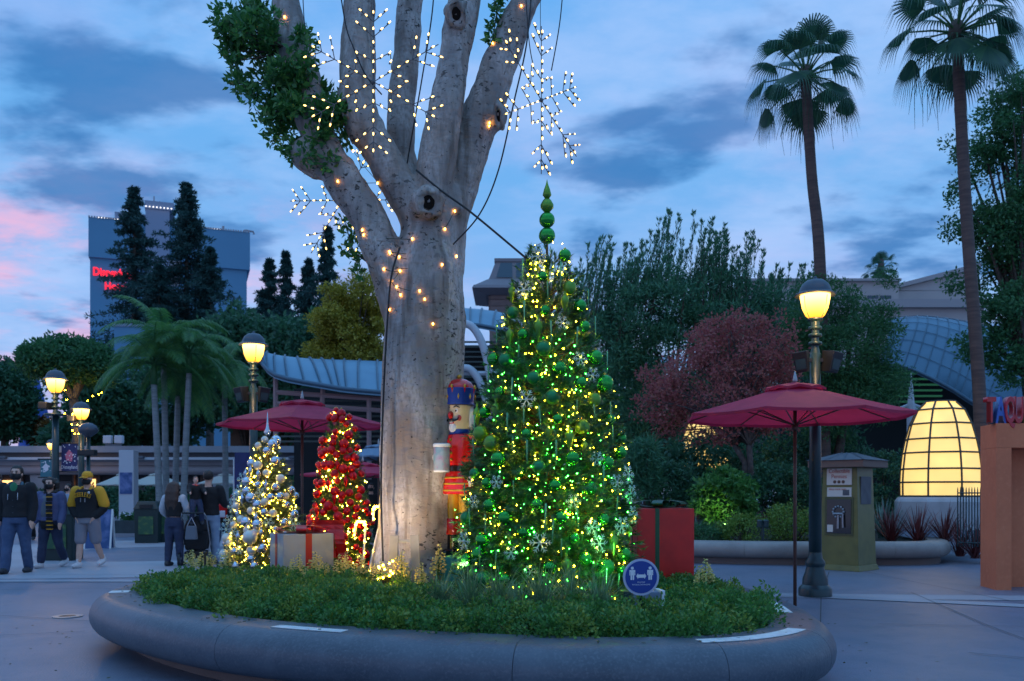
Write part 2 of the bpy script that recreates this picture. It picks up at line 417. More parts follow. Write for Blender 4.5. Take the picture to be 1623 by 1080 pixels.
drain = thing('drain_cover', 'small flat drain cover in the paving left of the round planter', 'drain cover', (X(62,9.4), GD(978), 0.0))
MB().lathe([(0.09,0.0),(0.16,0.0),(0.16,0.012),(0.09,0.012),(0.09,0.0)], 24).build('ring', M['grey_metal'], drain)
MB().lathe([(0.0,0.0),(0.088,0.0),(0.088,0.008),(0.0,0.008)], 24).build('lid', M['black_metal'], drain)

# ================================================================== the tree planter
OUT = catmull([(-3.98,8.8,0),(-3.58,7.55,0),(-2.05,6.08,0),(0,5.30,0),(1.30,5.28,0),(2.12,5.85,0),(2.42,6.95,0),(2.45,8.3,0),(2.2,10,0),(1.2,11.7,0),(-1,12.6,0),(-3,12,0),(-3.9,10.5,0)], 12, True)
NO = len(OUT)
INN = []
for i in range(NO):
    t = (OUT[(i+1) % NO]-OUT[i-1]).normalized(); INN.append(Vector((-t.y, t.x, 0)))   # counter-clockwise: left of travel is inward
def off(o): return [OUT[i]+INN[i]*o for i in range(NO)]
planter = thing('planter', 'large rounded grey concrete planter with bullnose seat rim around the big tree', 'planter', (0,0,0))
def wall_ring(name, m, o0, z0, z1, o1=None):
    a, b = off(o0), off(o1 if o1 is not None else o0+0.12); vs = []; fs = []
    for i in range(NO): vs += [(a[i].x,a[i].y,z0),(a[i].x,a[i].y,z1),(b[i].x,b[i].y,z1),(b[i].x,b[i].y,z0)]
    for i in range(NO):
        j = (i+1) % NO
        for k in range(4): fs.append((4*i+k, 4*j+k, 4*j+(k+1) % 4, 4*i+(k+1) % 4))
    return MB().add(vs, fs).build(name, m, planter, smooth=True, angle=SA)
wall_ring('base_wall', M['concrete_base'], 0.36, 0.0, 0.15)
def rim_profile(r=0.175, zc=0.305, w=0.46):
    p = []
    for k in range(13):
        a = -PI/2-PI*k/12; p.append((r+r*math.cos(a), zc+r*math.sin(a)))
    return p+[(w-0.02, zc+r), (w, zc+r-0.02), (w, zc-r)]
def rim_segments(par, out, inn, prof, nseg, m, name='rim_segment', closed=True, gap=0.002):
    n = len(out); k = len(prof)
    for s in range(nseg):
        i0, i1 = s*n//nseg, (s+1)*n//nseg; idx = list(range(i0, i1+1)) if (closed or s < nseg-1) else list(range(i0, n))
        vs = []; fs = []
        for q, i in enumerate(idx):
            P, Nn = out[i % n], inn[i % n]; T = Vector((Nn.y, -Nn.x, 0)); sh = gap if q == 0 else (-gap if q == len(idx)-1 else 0)
            for o, z in prof: vs.append((P.x+Nn.x*o+T.x*sh, P.y+Nn.y*o+T.y*sh, z))
        for q in range(len(idx)-1):
            for j in range(k): fs.append((q*k+j, q*k+(j+1) % k, (q+1)*k+(j+1) % k, (q+1)*k+j))
        fs.append(tuple(range(k-1, -1, -1))); fs.append(tuple(range((len(idx)-1)*k, len(idx)*k)))
        MB().add(vs, fs).build(name, m, par, smooth=True, angle=SA)
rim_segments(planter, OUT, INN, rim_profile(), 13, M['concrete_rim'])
soilP = off(0.46)
MB().add([(p.x,p.y,0.40) for p in soilP]+[(-0.8,9.2,0.46)], [(i, (i+1) % NO, NO) for i in range(NO)]).build('soil_bed', M['soil'], planter, smooth=True)
def rim_strip(i0, i1, o0, o1, label):   # pale anti slip strip stuck on the rim top
    vs = []; fs = []; a, b = off(o0), off(o1); idx = [i % NO for i in range(i0, i1+1)]
    for i in idx: vs += [(a[i].x,a[i].y,0.4815),(a[i].x,a[i].y,0.485),(b[i].x,b[i].y,0.485),(b[i].x,b[i].y,0.4815)]
    for q in range(len(idx)-1):
        for k in range(4): fs.append((4*q+k, 4*(q+1)+k, 4*(q+1)+(k+1) % 4, 4*q+(k+1) % 4))
    fs += [(0,1,2,3), tuple(4*(len(idx)-1)+k for k in (3,2,1,0))]
    o = MB().add(vs, fs).build('pale_strip', M['white_strip'], planter); o['label'] = label
def near_idx(x, y): return min(range(NO), key=lambda i: (OUT[i].x-x)**2+(OUT[i].y-y)**2)
iL = near_idx(-3.86, 8.25); rim_strip(iL, iL+2, 0.15, 0.32, 'short white strip on the left tip of the rim')
rim_strip(near_idx(-1.72,6.0), near_idx(-1.08,5.72), 0.17, 0.27, 'long pale strip on the front of the rim')
rim_strip(near_idx(1.15,5.6), near_idx(2.0,5.95), 0.17, 0.29, 'long pale strip on the right front of the rim')
rim_strip(near_idx(2.45,6.7), near_idx(2.5,7.6), 0.24, 0.36, 'pale strip on the right end of the rim')

def inside(poly, x, y):
    x1 = np.array([p.x for p in poly]); y1 = np.array([p.y for p in poly]); x2 = np.roll(x1, -1); y2 = np.roll(y1, -1)
    x = x[:, None]; y = y[:, None]
    c = ((y1 > y) != (y2 > y)) & (x < (x2-x1)*(y-y1)/(y2-y1+1e-12)+x1)
    return c.sum(1) % 2 == 1

# ================================================================== far right: low planter wall behind the lamp
defm('shrub_bed', (0.03,0.028,0.02), 0.95, bump=(20, 0.8))
bw = [W(1060,0,17.6).to_2d(), W(1180,0,17.2).to_2d(), W(1300,0,17.0).to_2d(), W(1420,0,17.0).to_2d(), W(1490,0,17.2).to_2d(), W(1508,0,17.9).to_2d(), W(1500,0,19.0).to_2d()]
bwall = thing('planter_wall', 'long low rounded concrete planter wall behind the green kiosk', 'planter wall', (0,0,0))
bwp = catmull([(-0.5,18.2,0)]+[(p.x,p.y,0) for p in bw], 8)
bwn = []
for i in range(len(bwp)):
    t = (bwp[min(i+1, len(bwp)-1)]-bwp[max(i-1, 0)]).normalized(); bwn.append(Vector((-t.y, t.x, 0)))
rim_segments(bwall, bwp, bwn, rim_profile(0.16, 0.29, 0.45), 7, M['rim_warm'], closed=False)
vs = []; fs = []
for P, Nn in zip(bwp, bwn):
    for o, z in ((0.2,0.0),(0.2,0.14),(0.4,0.14),(0.4,0.0)): vs.append((P.x+Nn.x*o, P.y+Nn.y*o, z))
for i in range(len(bwp)-1):
    for k in range(4): fs.append((4*i+k, 4*(i+1)+k, 4*(i+1)+(k+1) % 4, 4*i+(k+1) % 4))
MB().add(vs, fs).build('base_wall', M['concrete_base'], bwall)
bed = MB(); e = [(P.x+Nn.x*0.42, P.y+Nn.y*0.42, 0.36) for P, Nn in zip(bwp, bwn)]
bed.add(e+[(9.2,34,1.0),(-1.5,34,1.0)], [tuple(range(len(e)+2))])
tag(bed.build('planting_bed', M['shrub_bed']), kind='structure')
# ================================================================== the big ficus in the planter
def bark_mat():
    m = bpy.data.materials.new('pale_bark'); m.use_nodes = True; nt = m.node_tree; nt.nodes.clear(); N = nt.nodes.new; L = nt.links.new
    out = N('ShaderNodeOutputMaterial'); p = N('ShaderNodeBsdfPrincipled'); L(p.outputs[0], out.inputs[0]); p.inputs['Roughness'].default_value = 0.75
    tc = N('ShaderNodeTexCoord')
    def nz(scale, st, lo, hi, det=6, dist=0.0):
        mp = N('ShaderNodeMapping'); mp.inputs['Scale'].default_value = st; L(tc.outputs['Object'], mp.inputs[0])
        n = N('ShaderNodeTexNoise'); n.inputs['Scale'].default_value = scale; n.inputs['Detail'].default_value = det; n.inputs['Distortion'].default_value = dist; L(mp.outputs[0], n.inputs[0])
        r = N('ShaderNodeMapRange'); r.inputs[1].default_value = lo; r.inputs[2].default_value = hi; L(n.outputs[0], r.inputs[0]); return r.outputs[0], n.outputs[0]
    def mix(f, a, b):
        x = N('ShaderNodeMix'); x.data_type = 'RGBA'; L(f, x.inputs[0])
        for i, v in ((6, a), (7, b)):
            if isinstance(v, tuple): x.inputs[i].default_value = v
            else: L(v, x.inputs[i])
        return x.outputs[2]
    blot, _ = nz(3.4, (1,1,0.42), 0.40, 0.62, 8, 0.4)
    c = mix(blot, (0.48,0.435,0.40,1), (0.24,0.215,0.20,1))
    warm, _ = nz(3.5, (1,1,0.35), 0.52, 0.72); c = mix(warm, c, (0.27,0.19,0.135,1))
    rings, rn = nz(7.0, (0.8,0.8,2.2), 0.62, 0.84, 8, 0.8); c = mix(rings, c, (0.26,0.225,0.20,1)); vst, _ = nz(7.0, (1.6,1.6,0.18), 0.52, 0.68); c = mix(vst, c, (0.17,0.135,0.11,1)); fine, _ = nz(40.0, (1,1,0.5), 0.45, 0.75); c = mix(fine, c, (0.24,0.205,0.18,1))
    speck, _ = nz(30.0, (0.8,0.8,1.0), 0.675, 0.71, 3); c = mix(speck, c, (0.05,0.04,0.035,1))
    scar, _ = nz(17.0, (1,1,1.6), 0.585, 0.63, 6, 0.6); smk, _ = nz(1.9, (1,1,0.5), 0.47, 0.58, 2); mm = N('ShaderNodeMath'); mm.operation = 'MULTIPLY'; L(scar, mm.inputs[0]); L(smk, mm.inputs[1]); c = mix(mm.outputs[0], c, (0.04,0.034,0.03,1))
    L(c, p.inputs['Base Color'])
    b = N('ShaderNodeBump'); b.inputs['Strength'].default_value = 0.55; b.inputs['Distance'].default_value = 0.03; L(rn, b.inputs['Height'])
    b2 = N('ShaderNodeBump'); b2.inputs['Strength'].default_value = 0.6; b2.inputs['Distance'].default_value = 0.015; L(speck, b2.inputs['Height']); b2.invert = True
    L(b.outputs[0], b2.inputs['Normal']); L(b2.outputs[0], p.inputs['Normal']); return m
M['pale_bark'] = bark_mat()
defm('dark_hollow', (0.02,0.016,0.014), 1.0, spec=0.0)
defm('leaf_ficus', (0.035,0.15,0.045), 0.42, island=(0.10,0.28,0.06), transl=0.35)
TD = 9.1
ficus = thing('ficus_tree', 'big pale barked tree with thick bare limbs rising out of the concrete planter', 'tree', (X(662,TD), TD, 0.42))
O0 = Vector(ficus.location)
def TP(px, py, dy=0.0): return W(px, py, TD+dy)-O0
def PR(w): return w*TD/FPX/2
def limb_pts(lst): 
    P = catmull([TP(a, b, d) for a, b, d, w in lst], 6); return P, lerps([PR(w) for *_, w in lst], len(P))
tm = SD(0.04)
def limb(lst, n=18, mb=tm):
    P, r = limb_pts(lst); mb.tube(P, r, n); return P, r
limb([(654,925,0,134),(655,890,0,122),(658,840,0,112),(662,760,0,113),(665,680,0,118),(670,600,0,121),(673,520,0,120),(676,450,0,114),(680,390,0,92),(690,330,0.05,66),(697,290,0.1,50)], 28)
for a, w in ((0,50),(72,46),(144,40),(216,44),(288,52)):           # root flare
    ca, sa = math.cos(math.radians(a)), math.sin(math.radians(a))
    tm.tube([Vector((ca*0.20, sa*0.20, 0.55)), Vector((ca*0.30, sa*0.28, 0.2)), Vector((ca*0.44, sa*0.40, -0.1))], [PR(w*0.7), PR(w), PR(w*1.1)], 10)
limb([(648,500,0.0,80),(624,440,-0.12,64),(600,385,-0.16,56),(588,355,-0.17,54),(558,305,-0.18,51),(531,266,-0.18,51),(500,205,-0.12,50),(480,120,-0.05,46),(466,70,0,48),(453,0,0,38),(438,-90,0,34),(426,-200,0,30)])
limb([(520,256,-0.15,56),(500,248,-0.18,54),(487,244,-0.2,46)])
limb([(682,410,0.05,76),(663,345,-0.06,58),(622,276,-0.13,51),(590,222,-0.15,50),(568,176,-0.14,55),(567,120,-0.1,52),(568,60,-0.05,46),(570,0,0,44),(575,-100,0.05,40),(582,-220,0.1,36)])
limb([(672,340,0.35,50),(650,290,0.4,46),(637,240,0.4,42),(637,170,0.4,42),(644,90,0.42,40),(650,0,0.45,37),(655,-110,0.5,34),(660,-220,0.5,30)])
limb([(690,360,-0.05,60),(686,300,-0.1,54),(694,240,-0.12,52),(708,168,-0.1,50),(717,110,-0.05,46),(725,60,0,46),(737,0,0.02,45),(752,-100,0.05,40),(765,-220,0.1,36)])
limb([(702,430,0.1,66),(710,365,0.12,58),(724,310,0.14,54),(740,250,0.15,56),(757,195,0.16,58),(775,150,0.15,56),(795,95,0.15,50),(815,45,0.15,46),(834,0,0.15,42),(872,-100,0.2,38),(915,-220,0.25,34)])
tm.tube([TP(676,335,-0.1), TP(678,323,-0.30), TP(679,321,-0.36)], [PR(52), PR(46), PR(40)], 16)   # cut stump
tm.tube([TP(726,30,0.0), TP(723,22,-0.15), TP(722,21,-0.17)], [PR(34), PR(32), PR(26)], 14)
tm.tube([TP(552,165,-0.12), TP(546,172,-0.22)], [PR(34), PR(22)], 12)
tm.tube([TP(785,185,0.1), TP(791,182,0.0)], [PR(44), PR(26)], 12)
tm.tube([TP(716,315,0.0), TP(722,330,-0.08)], [PR(44), PR(26)], 12)
trunk = tm.build('trunk', M['pale_bark'], ficus)
bake_remesh(trunk, 0.021, 3, 0.018, 3.4, 2.0)
def ridges(me):     # long creases and fine cross wrinkles of the bark
    n = len(me.vertices); co = np.empty(n*3, np.float32); nr = np.empty(n*3, np.float32); me.vertices.foreach_get('co', co); me.vertices.foreach_get('normal', nr); co = co.reshape(-1, 3); nr = nr.reshape(-1, 3)
    w = np.array([0.020*noise.noise(Vector((x*7, y*7, z*1.1)))+0.004*abs(noise.noise(Vector((x*4, y*4, z*13+9))))+0.011*noise.noise(Vector((x*16, y*16, z*7))) for x, y, z in co.tolist()])
    me.vertices.foreach_set('co', (co+nr*w[:, None]).astype(np.float32).ravel()); me.update()
ridges(trunk.data)
bpy.context.view_layer.update()
def on_trunk(px, py):
    d = (W(px, py, TD)-cam.location).normalized(); iv = trunk.matrix_world.inverted()
    hit, loc, nr, _ = trunk.ray_cast(iv @ cam.location, (iv.to_3x3() @ d).normalized()); return (loc, nr) if hit else (None, None)
def knot(px, py, w, h):
    loc, nr = on_trunk(px, py)
    if loc is None: return
    T = Matrix.Translation(loc-nr*0.012) @ nr.to_track_quat('Z', 'Y').to_matrix().to_4x4() @ Matrix.Diagonal((1, h/w, 1, 1)); r = PR(w)
    kb = MB().lathe([(r*1.3,-0.03),(r*1.12,0.012),(r*0.98,0.040),(r*0.80,0.046),(r*0.62,0.030),(r*0.42,0.0)], 24, T)
    for i, v in enumerate(kb.v): kb.v[i] = tuple(Vector(v)+Vector((noise.noise(Vector(v)*14), 0.5*noise.noise(Vector(v)*14+Vector((5,0,0))), noise.noise(Vector(v)*14+Vector((0,9,0)))))*r*0.32)
    kb.build('knot_rim', M['pale_bark'], ficus, smooth=True)
    MB().lathe([(1e-6,0.006),(r*0.30,0.008),(r*0.50,0.012)], 20, T).build('knot_hollow', M['dark_hollow'], ficus)
knot(679,321,40,42); knot(723,22,28,38); knot(548,172,16,30); knot(790,184,14,36)
# leafy shoots on the left limb, small ones elsewhere
def shoot_leaves(spots, per, L, wd, name='foliage', parent=ficus):
    C = np.array([tuple(TP(a, b, d)) for a, b, d, r in spots]); rr = np.array([PR(2*r) for *_, r in spots])
    pts, out = clump_points(C, rr, per); V, F = leaves(pts, L, wd, 0.25, out*0.8)
    return arr_mesh(name, V, F, M['leaf_ficus'], parent)
rs = random.Random(4); sp = []
for (x0, y0, x1, y1, wd, n) in ((392,25,470,110,26,16),(375,60,430,120,26,14),(400,120,480,180,40,18),(430,165,510,235,36,18),(470,110,530,215,24,14),(432,225,480,245,18,6),(352,30,392,52,12,7),(405,0,412,40,10,5),(468,60,480,130,14,8),(505,140,536,196,16,8)):
    for _ in range(n):
        t = rs.random(); sp.append((x0+(x1-x0)*t+rs.uniform(-wd,wd), y0+(y1-y0)*t+rs.uniform(-wd,wd)*0.8, rs.uniform(-0.45,0.25), rs.uniform(9,20)))
shoot_leaves(sp, 62, 0.085, 0.04)
shoot_leaves([(792,5,0.1,8),(786,22,0.05,9),(782,44,0.05,9),(779,62,0.0,8),(797,-8,0.1,10)], 26, 0.085, 0.04)
shoot_leaves([(545,352,0.2,9),(552,372,0.2,12),(560,392,0.15,12),(566,412,0.15,10),(548,395,0.2,10),(570,432,0.15,8)], 26, 0.085, 0.04)
tw = MB()
for a in sp[::2]:
    b = min(((460,60),(470,110),(486,160),(505,215)), key=lambda q: (q[0]-a[0])**2+(q[1]-a[1])**2)
    tw.tube([TP(b[0], b[1]+20, -0.05), TP((a[0]+b[0])/2, (a[1]+b[1])/2+12, a[2]/2), TP(a[0], a[1], a[2])], [0.014, 0.009, 0.004], 5)
for p in (((800,40,0.15),(788,20,0.1),(781,60,0.0)),((590,420,0.1),(560,400,0.15),(546,350,0.2))):
    tw.tube([TP(*q) for q in p], [0.014,0.009,0.004], 5)
tw.build('twigs', M['bark_dark'], ficus)['kind'] = 'stuff'

# warm little bulbs strung on the trunk
defm('bulb_amber', (0.9,0.6,0.3), 0.4, emit=((1.0,0.40,0.05), 11))
defm('bulb_warm', (0.9,0.8,0.6), 0.4, emit=((1.0,0.56,0.012), 62))
defm('bulb_soft', (0.9,0.85,0.7), 0.4, emit=((1.0,0.64,0.045), 38))
defm('bulb_green', (0.5,0.9,0.5), 0.4, emit=((0.035,1.0,0.05), 30))
defm('wire_green', (0.012,0.03,0.014), 0.6)
tls = thing('light_string', 'string of small amber bulbs wound up the pale trunk and limbs', 'fairy lights', tuple(O0))
dgx = bpy.context.evaluated_depsgraph_get(); dgx.update()
spots_ = [(452,28),(782,70),(775,195),(774,200),(536,288),(575,365),(577,373),(720,335),(704,364),(654,380),(618,402),(609,427),(617,400),(632,408),(634,430),(620,446),(629,455),(673,475),(686,514),(619,491),(665,462),(722,407),(636,468),(700,420),(826,10),(560,240),(600,290)]
bm_ = MB(); wr = []
bpy.context.view_layer.update()
for i, (a, b) in enumerate(spots_):
    d = (W(a, b, TD)-cam.location).normalized(); inv = trunk.matrix_world.inverted()
    hit, loc, nrm, _ = trunk.ray_cast(inv @ cam.location, (inv.to_3x3() @ d).normalized())
    q = (trunk.matrix_world @ loc if hit else W(a, b, TD-0.3))-O0
    n_ = nrm if hit else Vector((0,-1,0)); q = q+n_*0.012; bm_.ball(q, 0.0085, 8, 6, (1,1,1.5)); wr.append(q-n_*0.01)
bm_.build('bulb', M['bulb_amber'], tls)['kind'] = 'stuff'
wm = MB(); wr2 = sorted(wr, key=lambda q: q.z)
for a, b in zip(wr2, wr2[1:]):
    if (a-b).length < 0.75: wm.tube([a, (a+b)/2+Vector((0,-0.01,-0.015)), b], 0.003, 4)
wm.build('wire', M['wire_green'], tls)

# cables
def cable(label, pts, r=0.008, sub=8):
    o = MB().tube(catmull(pts, sub), r, 6).build('cable', M['black_cable'], smooth=True); tag(o, label, 'cable', 'black cables strung through the tree')
    return o
cable('black guy cable running from the limb fork down to the tall green christmas tree', [W(660,270,8.75), W(700,303,8.6), W(748,338,8.5), W(838,413,8.25)], 0.011)
cable('thin black cable hanging in a long curve from the right limb past the lit snowflake', [W(845,-60,9.2), W(836,60,8.9), W(815,160,8.75), W(790,270,8.7), W(760,340,8.72), W(718,388,8.78)], 0.008)
cable('thin black cable falling beside the dark middle limb', [W(690,-60,9.4), W(685,20,9.0), W(668,130,8.95), W(652,220,9.1), W(640,290,9.2)], 0.007)
cable('black cable drooping from the top across the second limb', [W(535,-40,8.8), W(548,40,8.8), W(560,75,8.78), W(580,120,8.78), W(605,150,8.75)], 0.007)
cable('thin cable dropping down the left edge of the trunk', [W(634,392,8.74), W(622,430,8.64), W(616,480,8.64), W(609,600,8.64), W(604,760,8.66), W(607,890,8.6)], 0.010)
cable('pair of hanger cables above the lit snowflake on the right', [W(896,-70,8.5), W(888,30,8.5), W(874,112,8.5)], 0.006)
cable('lone hanger cable above the lit snowflake, left of the pair', [W(830,-60,8.5), W(838,60,8.5), W(846,108,8.5)], 0.005)
cable('thin vertical wire hanging left of the leafy limb', [W(478,-60,9.0), W(482,30,9.0), W(490,90,9.0)], 0.005)
# ================================================================== christmas trees
defm('needles_green', (0.018,0.10,0.026), 0.5, island=(0.040,0.19,0.036))
defm('needles_olive', (0.05,0.12,0.022), 0.5, island=(0.10,0.17,0.028))
defm('needles_frost', (0.06,0.11,0.06), 0.5, island=(0.13,0.18,0.09))
defm('bauble_green', (0.03,0.32,0.05), 0.14, 0.75)
defm('bauble_teal', (0.015,0.20,0.06), 0.35, 0.5)
defm('bauble_lime', (0.13,0.30,0.04), 0.3, 0.6)
defm('bauble_red', (0.70,0.010,0.015), 0.14, 0.45)
defm('bauble_ruby', (0.55,0.008,0.02), 0.35, 0.4)
defm('bauble_silver', (0.62,0.64,0.68), 0.14, 0.9)
defm('bauble_pearl', (0.70,0.66,0.58), 0.35, 0.3)
defm('icicle', (0.14,0.42,0.22), 0.2, 0.5)
defm('silver_glitter', (0.45,0.62,0.60), 0.3, 0.5)
defm('gold', (0.75,0.46,0.08), 0.25, 0.9)

def xmas_tree(name, label, base, h, prof, nb, nl, blen, m, per=44):
    root = thing(name, label, 'christmas tree', base)
    t = 1-np.sqrt(NPR.uniform(0.0, 1, nb)*0.995); t = np.clip(t, 0, 0.985)
    az = NPR.uniform(0, 2*PI, nb); Rr = np.interp(t, prof[0], prof[1])*NPR.uniform(0.88, 1.10, nb)
    dep = NPR.uniform(0.5, 1.0, nb)**0.5; el = np.interp(t, [0,0.7,1], [-0.10,0.35,1.2])+NPR.normal(0, 0.22, nb)
    D = np.stack([np.cos(az)*np.cos(el), np.sin(az)*np.cos(el), np.sin(el)], 1)
    ln = blen*NPR.uniform(0.7, 1.25, nb)*np.interp(t, [0,1], [1,0.55])
    tip = np.stack([np.cos(az)*Rr*dep, np.sin(az)*Rr*dep, t*h], 1); org = tip-D*ln[:, None]
    A = np.repeat(org, per, 0); DD = np.repeat(D, per, 0); LL = np.repeat(ln, per); s = NPR.uniform(0.05, 1, nb*per)
    rad = unit(nb*per); rad -= DD*(rad*DD).sum(1, keepdims=True); rad /= np.linalg.norm(rad, axis=1, keepdims=True)
    nd = DD*0.75+rad*0.8; nd /= np.linalg.norm(nd, axis=1, keepdims=True)
    p0 = A+DD*(s*LL)[:, None]; side = np.cross(nd, rad); side /= np.maximum(np.linalg.norm(side, axis=1, keepdims=True), 1e-6)
    l = (nl*NPR.uniform(0.75, 1.2, nb*per))[:, None]
    V = np.empty((nb*per, 3, 3)); V[:, 0] = p0-side*0.0045*nl/0.05; V[:, 1] = p0+side*0.0045*nl/0.05; V[:, 2] = p0+nd*l
    arr_mesh('foliage', V.reshape(-1, 3), np.arange(3*nb*per).reshape(-1, 3), m, root)
    tk = MB().tube([(0,0,-0.15),(0,0,h*0.97)], [0.05+0.02*h, 0.01], 8)
    for i in range(0, nb, 4):
        q = org[i]; tk.tube([(0,0,max(0.02, q[2]-0.12)), tuple(q), tuple(tip[i])], [0.009,0.006,0.003], 3, False)
    tk.build('trunk', M['bark_dark'], root)
    return root
def surf(prof, h, base, t, az, k):
    r = np.interp(t, prof[0], prof[1])*k
    return Vector((base[0]+math.sin(az)*r, base[1]-math.cos(az)*r, base[2]+t*h))
def string_lights(label, prof, h, base, specs, wire=True, azr=2.2):
    root = thing('light_string', label, 'fairy lights', base); rr = random.Random(len(label))
    for mname, n, rad, trange, *kr in specs:
        k0, k1 = kr[0] if kr else (0.84, 1.03)
        mb = MB()
        for _ in range(n):
            t = 1-math.sqrt(rr.uniform(1-trange[1], 1-trange[0])) if False else rr.uniform(*trange)
            if rr.random() < t*0.6: t = rr.uniform(trange[0], max(trange[0]+0.01, trange[1]*0.6))
            mb.ball(surf(prof, h, (0,0,0), t, (math.asin(rr.uniform(-1, 1)) if rr.random() < 0.8 else rr.uniform(-PI, PI)), rr.uniform(k0, k1)), rad*rr.choice((0.6,0.75,0.9,1.0,1.15)), 6, 4, (1,1,1.3))
        mb.build('bulb', M[mname], root)['kind'] = 'stuff'
    if wire:
        pts = []; turns = 9
        for i in range(turns*16+1):
            t = i/(turns*16); pts.append(surf(prof, h, (0,0,0), t*0.97, t*turns*2*PI, 0.86+0.05*math.sin(i*1.7)))
        MB().tube(pts, 0.003, 3).build('wire', M['wire_green'], root)
    return root
# ornament meshes shared by their copies
def bauble_tpl(m, r=1.0, ribs=False):
    prof = []
    if ribs:
        for i in range(25):
            a = -PI/2+PI*i/24; k = 1+0.05*(-1)**i; prof.append((max(1e-4, math.cos(a)*k), math.sin(a)))
    else:
        for i in range(11): a = -PI/2+PI*i/10; prof.append((max(1e-4, math.cos(a)), math.sin(a)))
    return MB().lathe(prof, 16).mesh('bauble', m, True)
cap_me = MB().lathe([(0.001,0.93),(0.2,0.95),(0.2,1.12),(0.1,1.16),(0.001,1.3)], 10).mesh('cap', M['gold'], True)
def flake_mesh(m):
    mb = MB()
    for k in range(6):
        a = k*PI/3; d = Vector((math.cos(a), 0, math.sin(a)))
        mb.tube([(0,0,0), d*1.0], [0.07,0.04], 5)
        for f, l in ((0.45,0.36),(0.72,0.26)):
            for s in (-1, 1):
                e = Vector((math.cos(a+s*0.9), 0, math.sin(a+s*0.9))); mb.tube([d*f, d*f+e*l], [0.055,0.04], 5)
    mb.ball((0,0,0), 0.17, 8, 6); return mb.mesh('snowflake_ornament', m, True)
def icicle_mesh(m):
    prof = [(0.001,-1.0)]
    for i in range(1, 20): prof.append((0.02+0.075*(i/20)*(1+0.25*(-1)**i), -1+i/20*2))
    prof.append((0.001,1.02)); return MB().lathe(prof, 8).mesh('icicle_ornament', m, True)
def drop_mesh(m):
    return MB().lathe([(0.001,-1.5),(0.06,-1.2),(0.16,-0.8),(0.3,-0.35),(0.42,0),(0.36,0.3),(0.16,0.5),(0.09,0.62),(0.14,0.75),(0.1,0.9),(0.001,0.95)], 14).mesh('drop_ornament', m, True)
BA = {k: bauble_tpl(M[k]) for k in ('bauble_green','bauble_teal','bauble_lime','bauble_red','bauble_ruby','bauble_silver','bauble_pearl')}
BR = {k: bauble_tpl(M[k], ribs=True) for k in ('bauble_green','bauble_lime','bauble_ruby')}
FL = flake_mesh(M['silver_glitter']); IC = icicle_mesh(M['icicle']); DRp = drop_mesh(M['bauble_lime']); DRr = drop_mesh(M['bauble_red']); DRs = drop_mesh(M['bauble_silver'])
def ornament(name, me, label, cat, group, loc, s, rz=0.0, tilt=0.0, cap=False):
    o = put(name, me, None, loc, (tilt, 0, rz), (s,s,s)); tag(o, label, cat, group)
    if cap: put('cap', cap_me, o)
    return o
def scatter(prof, h, base, n, trange, azr, k, rr, mind=0.1, placed=[]):
    out = []; tries = 0
    while len(out) < n and tries < n*60:
        tries += 1; t = rr.uniform(*trange)
        if rr.random() < t*0.65: continue
        p = surf(prof, h, base, t, azr/1.57*math.asin(rr.uniform(-1, 1)), k*rr.uniform(0.93, 1.02))
        if all((p-q).length > mind for q in placed): placed.append(p); out.append(p)
    return out
# ---------- tall green tree
GB = (X(867,8.3), 8.3, 0.44); GH = 3.40
GP = ([0,0.06,0.24,0.41,0.59,0.66,0.76,0.9,0.95,0.98,1.0], [0.80,0.855,0.845,0.76,0.62,0.55,0.45,0.28,0.20,0.14,0.08])
gt = xmas_tree('christmas_tree', 'tall bushy green christmas tree with green baubles and a stacked ball topper', GB, GH, GP, 4200, 0.062, 0.27, M['needles_green'])
zt = GH-0.02; fin = MB()
MB().ball((0,0,zt), 0.078, 16, 12).build('topper_ball', M['bauble_green'], gt, True); MB().ball((0,0,zt+0.148), 0.074, 16, 12).build('topper_ball', M['bauble_green'], gt, True)
MB().lathe([(0.001,zt+0.215),(0.03,zt+0.225),(0.06,zt+0.26),(0.062,zt+0.29),(0.04,zt+0.33),(0.022,zt+0.35)], 16).build('topper_ball', M['bauble_lime'], gt, True)
MB().lathe([(0.02,zt+0.35),(0.042,zt+0.38),(0.03,zt+0.43),(0.012,zt+0.48),(0.001,zt+0.53)], 16).build('topper_finial', M['bauble_lime'], gt, True)
rr = random.Random(21); pl = []
gg = 'green ornaments on the tall christmas tree'
for p in scatter(GP, GH, GB, 40, (0.02,0.93), 1.45, 0.97, rr, 0.20, pl): ornament('bauble', BA['bauble_green'], 'shiny green ball hanging on the tall green christmas tree', 'bauble', gg, p, rr.uniform(0.045,0.068), 0, 0, True)
for p in scatter(GP, GH, GB, 10, (0.02,0.9), 1.4, 0.97, rr, 0.18, pl): ornament('bauble', BA['bauble_teal'], 'satin blue green ball hanging on the tall green christmas tree', 'bauble', 'satin balls on the tall christmas tree', p, rr.uniform(0.05,0.075), 0, 0, True)
for p in scatter(GP, GH, GB, 10, (0.02,0.9), 1.3, 0.98, rr, 0.18, pl): ornament('bauble', BR[rr.choice(['bauble_lime','bauble_green'])], 'ribbed yellow green ball hanging on the tall green christmas tree', 'bauble', 'ribbed balls on the tall christmas tree', p, rr.uniform(0.06,0.085), 0, 0, True)
for p in scatter(GP, GH, GB, 22, (0.02,0.92), 1.35, 1.0, rr, 0.17, pl): ornament('snowflake_ornament', FL, 'small silver snowflake hanging on the tall green christmas tree', 'ornament', 'silver snowflakes on the tall christmas tree', p, rr.uniform(0.065,0.10), math.atan2(p.x-GB[0], -(p.y-GB[1]))*0.8, rr.uniform(-0.2,0.2))
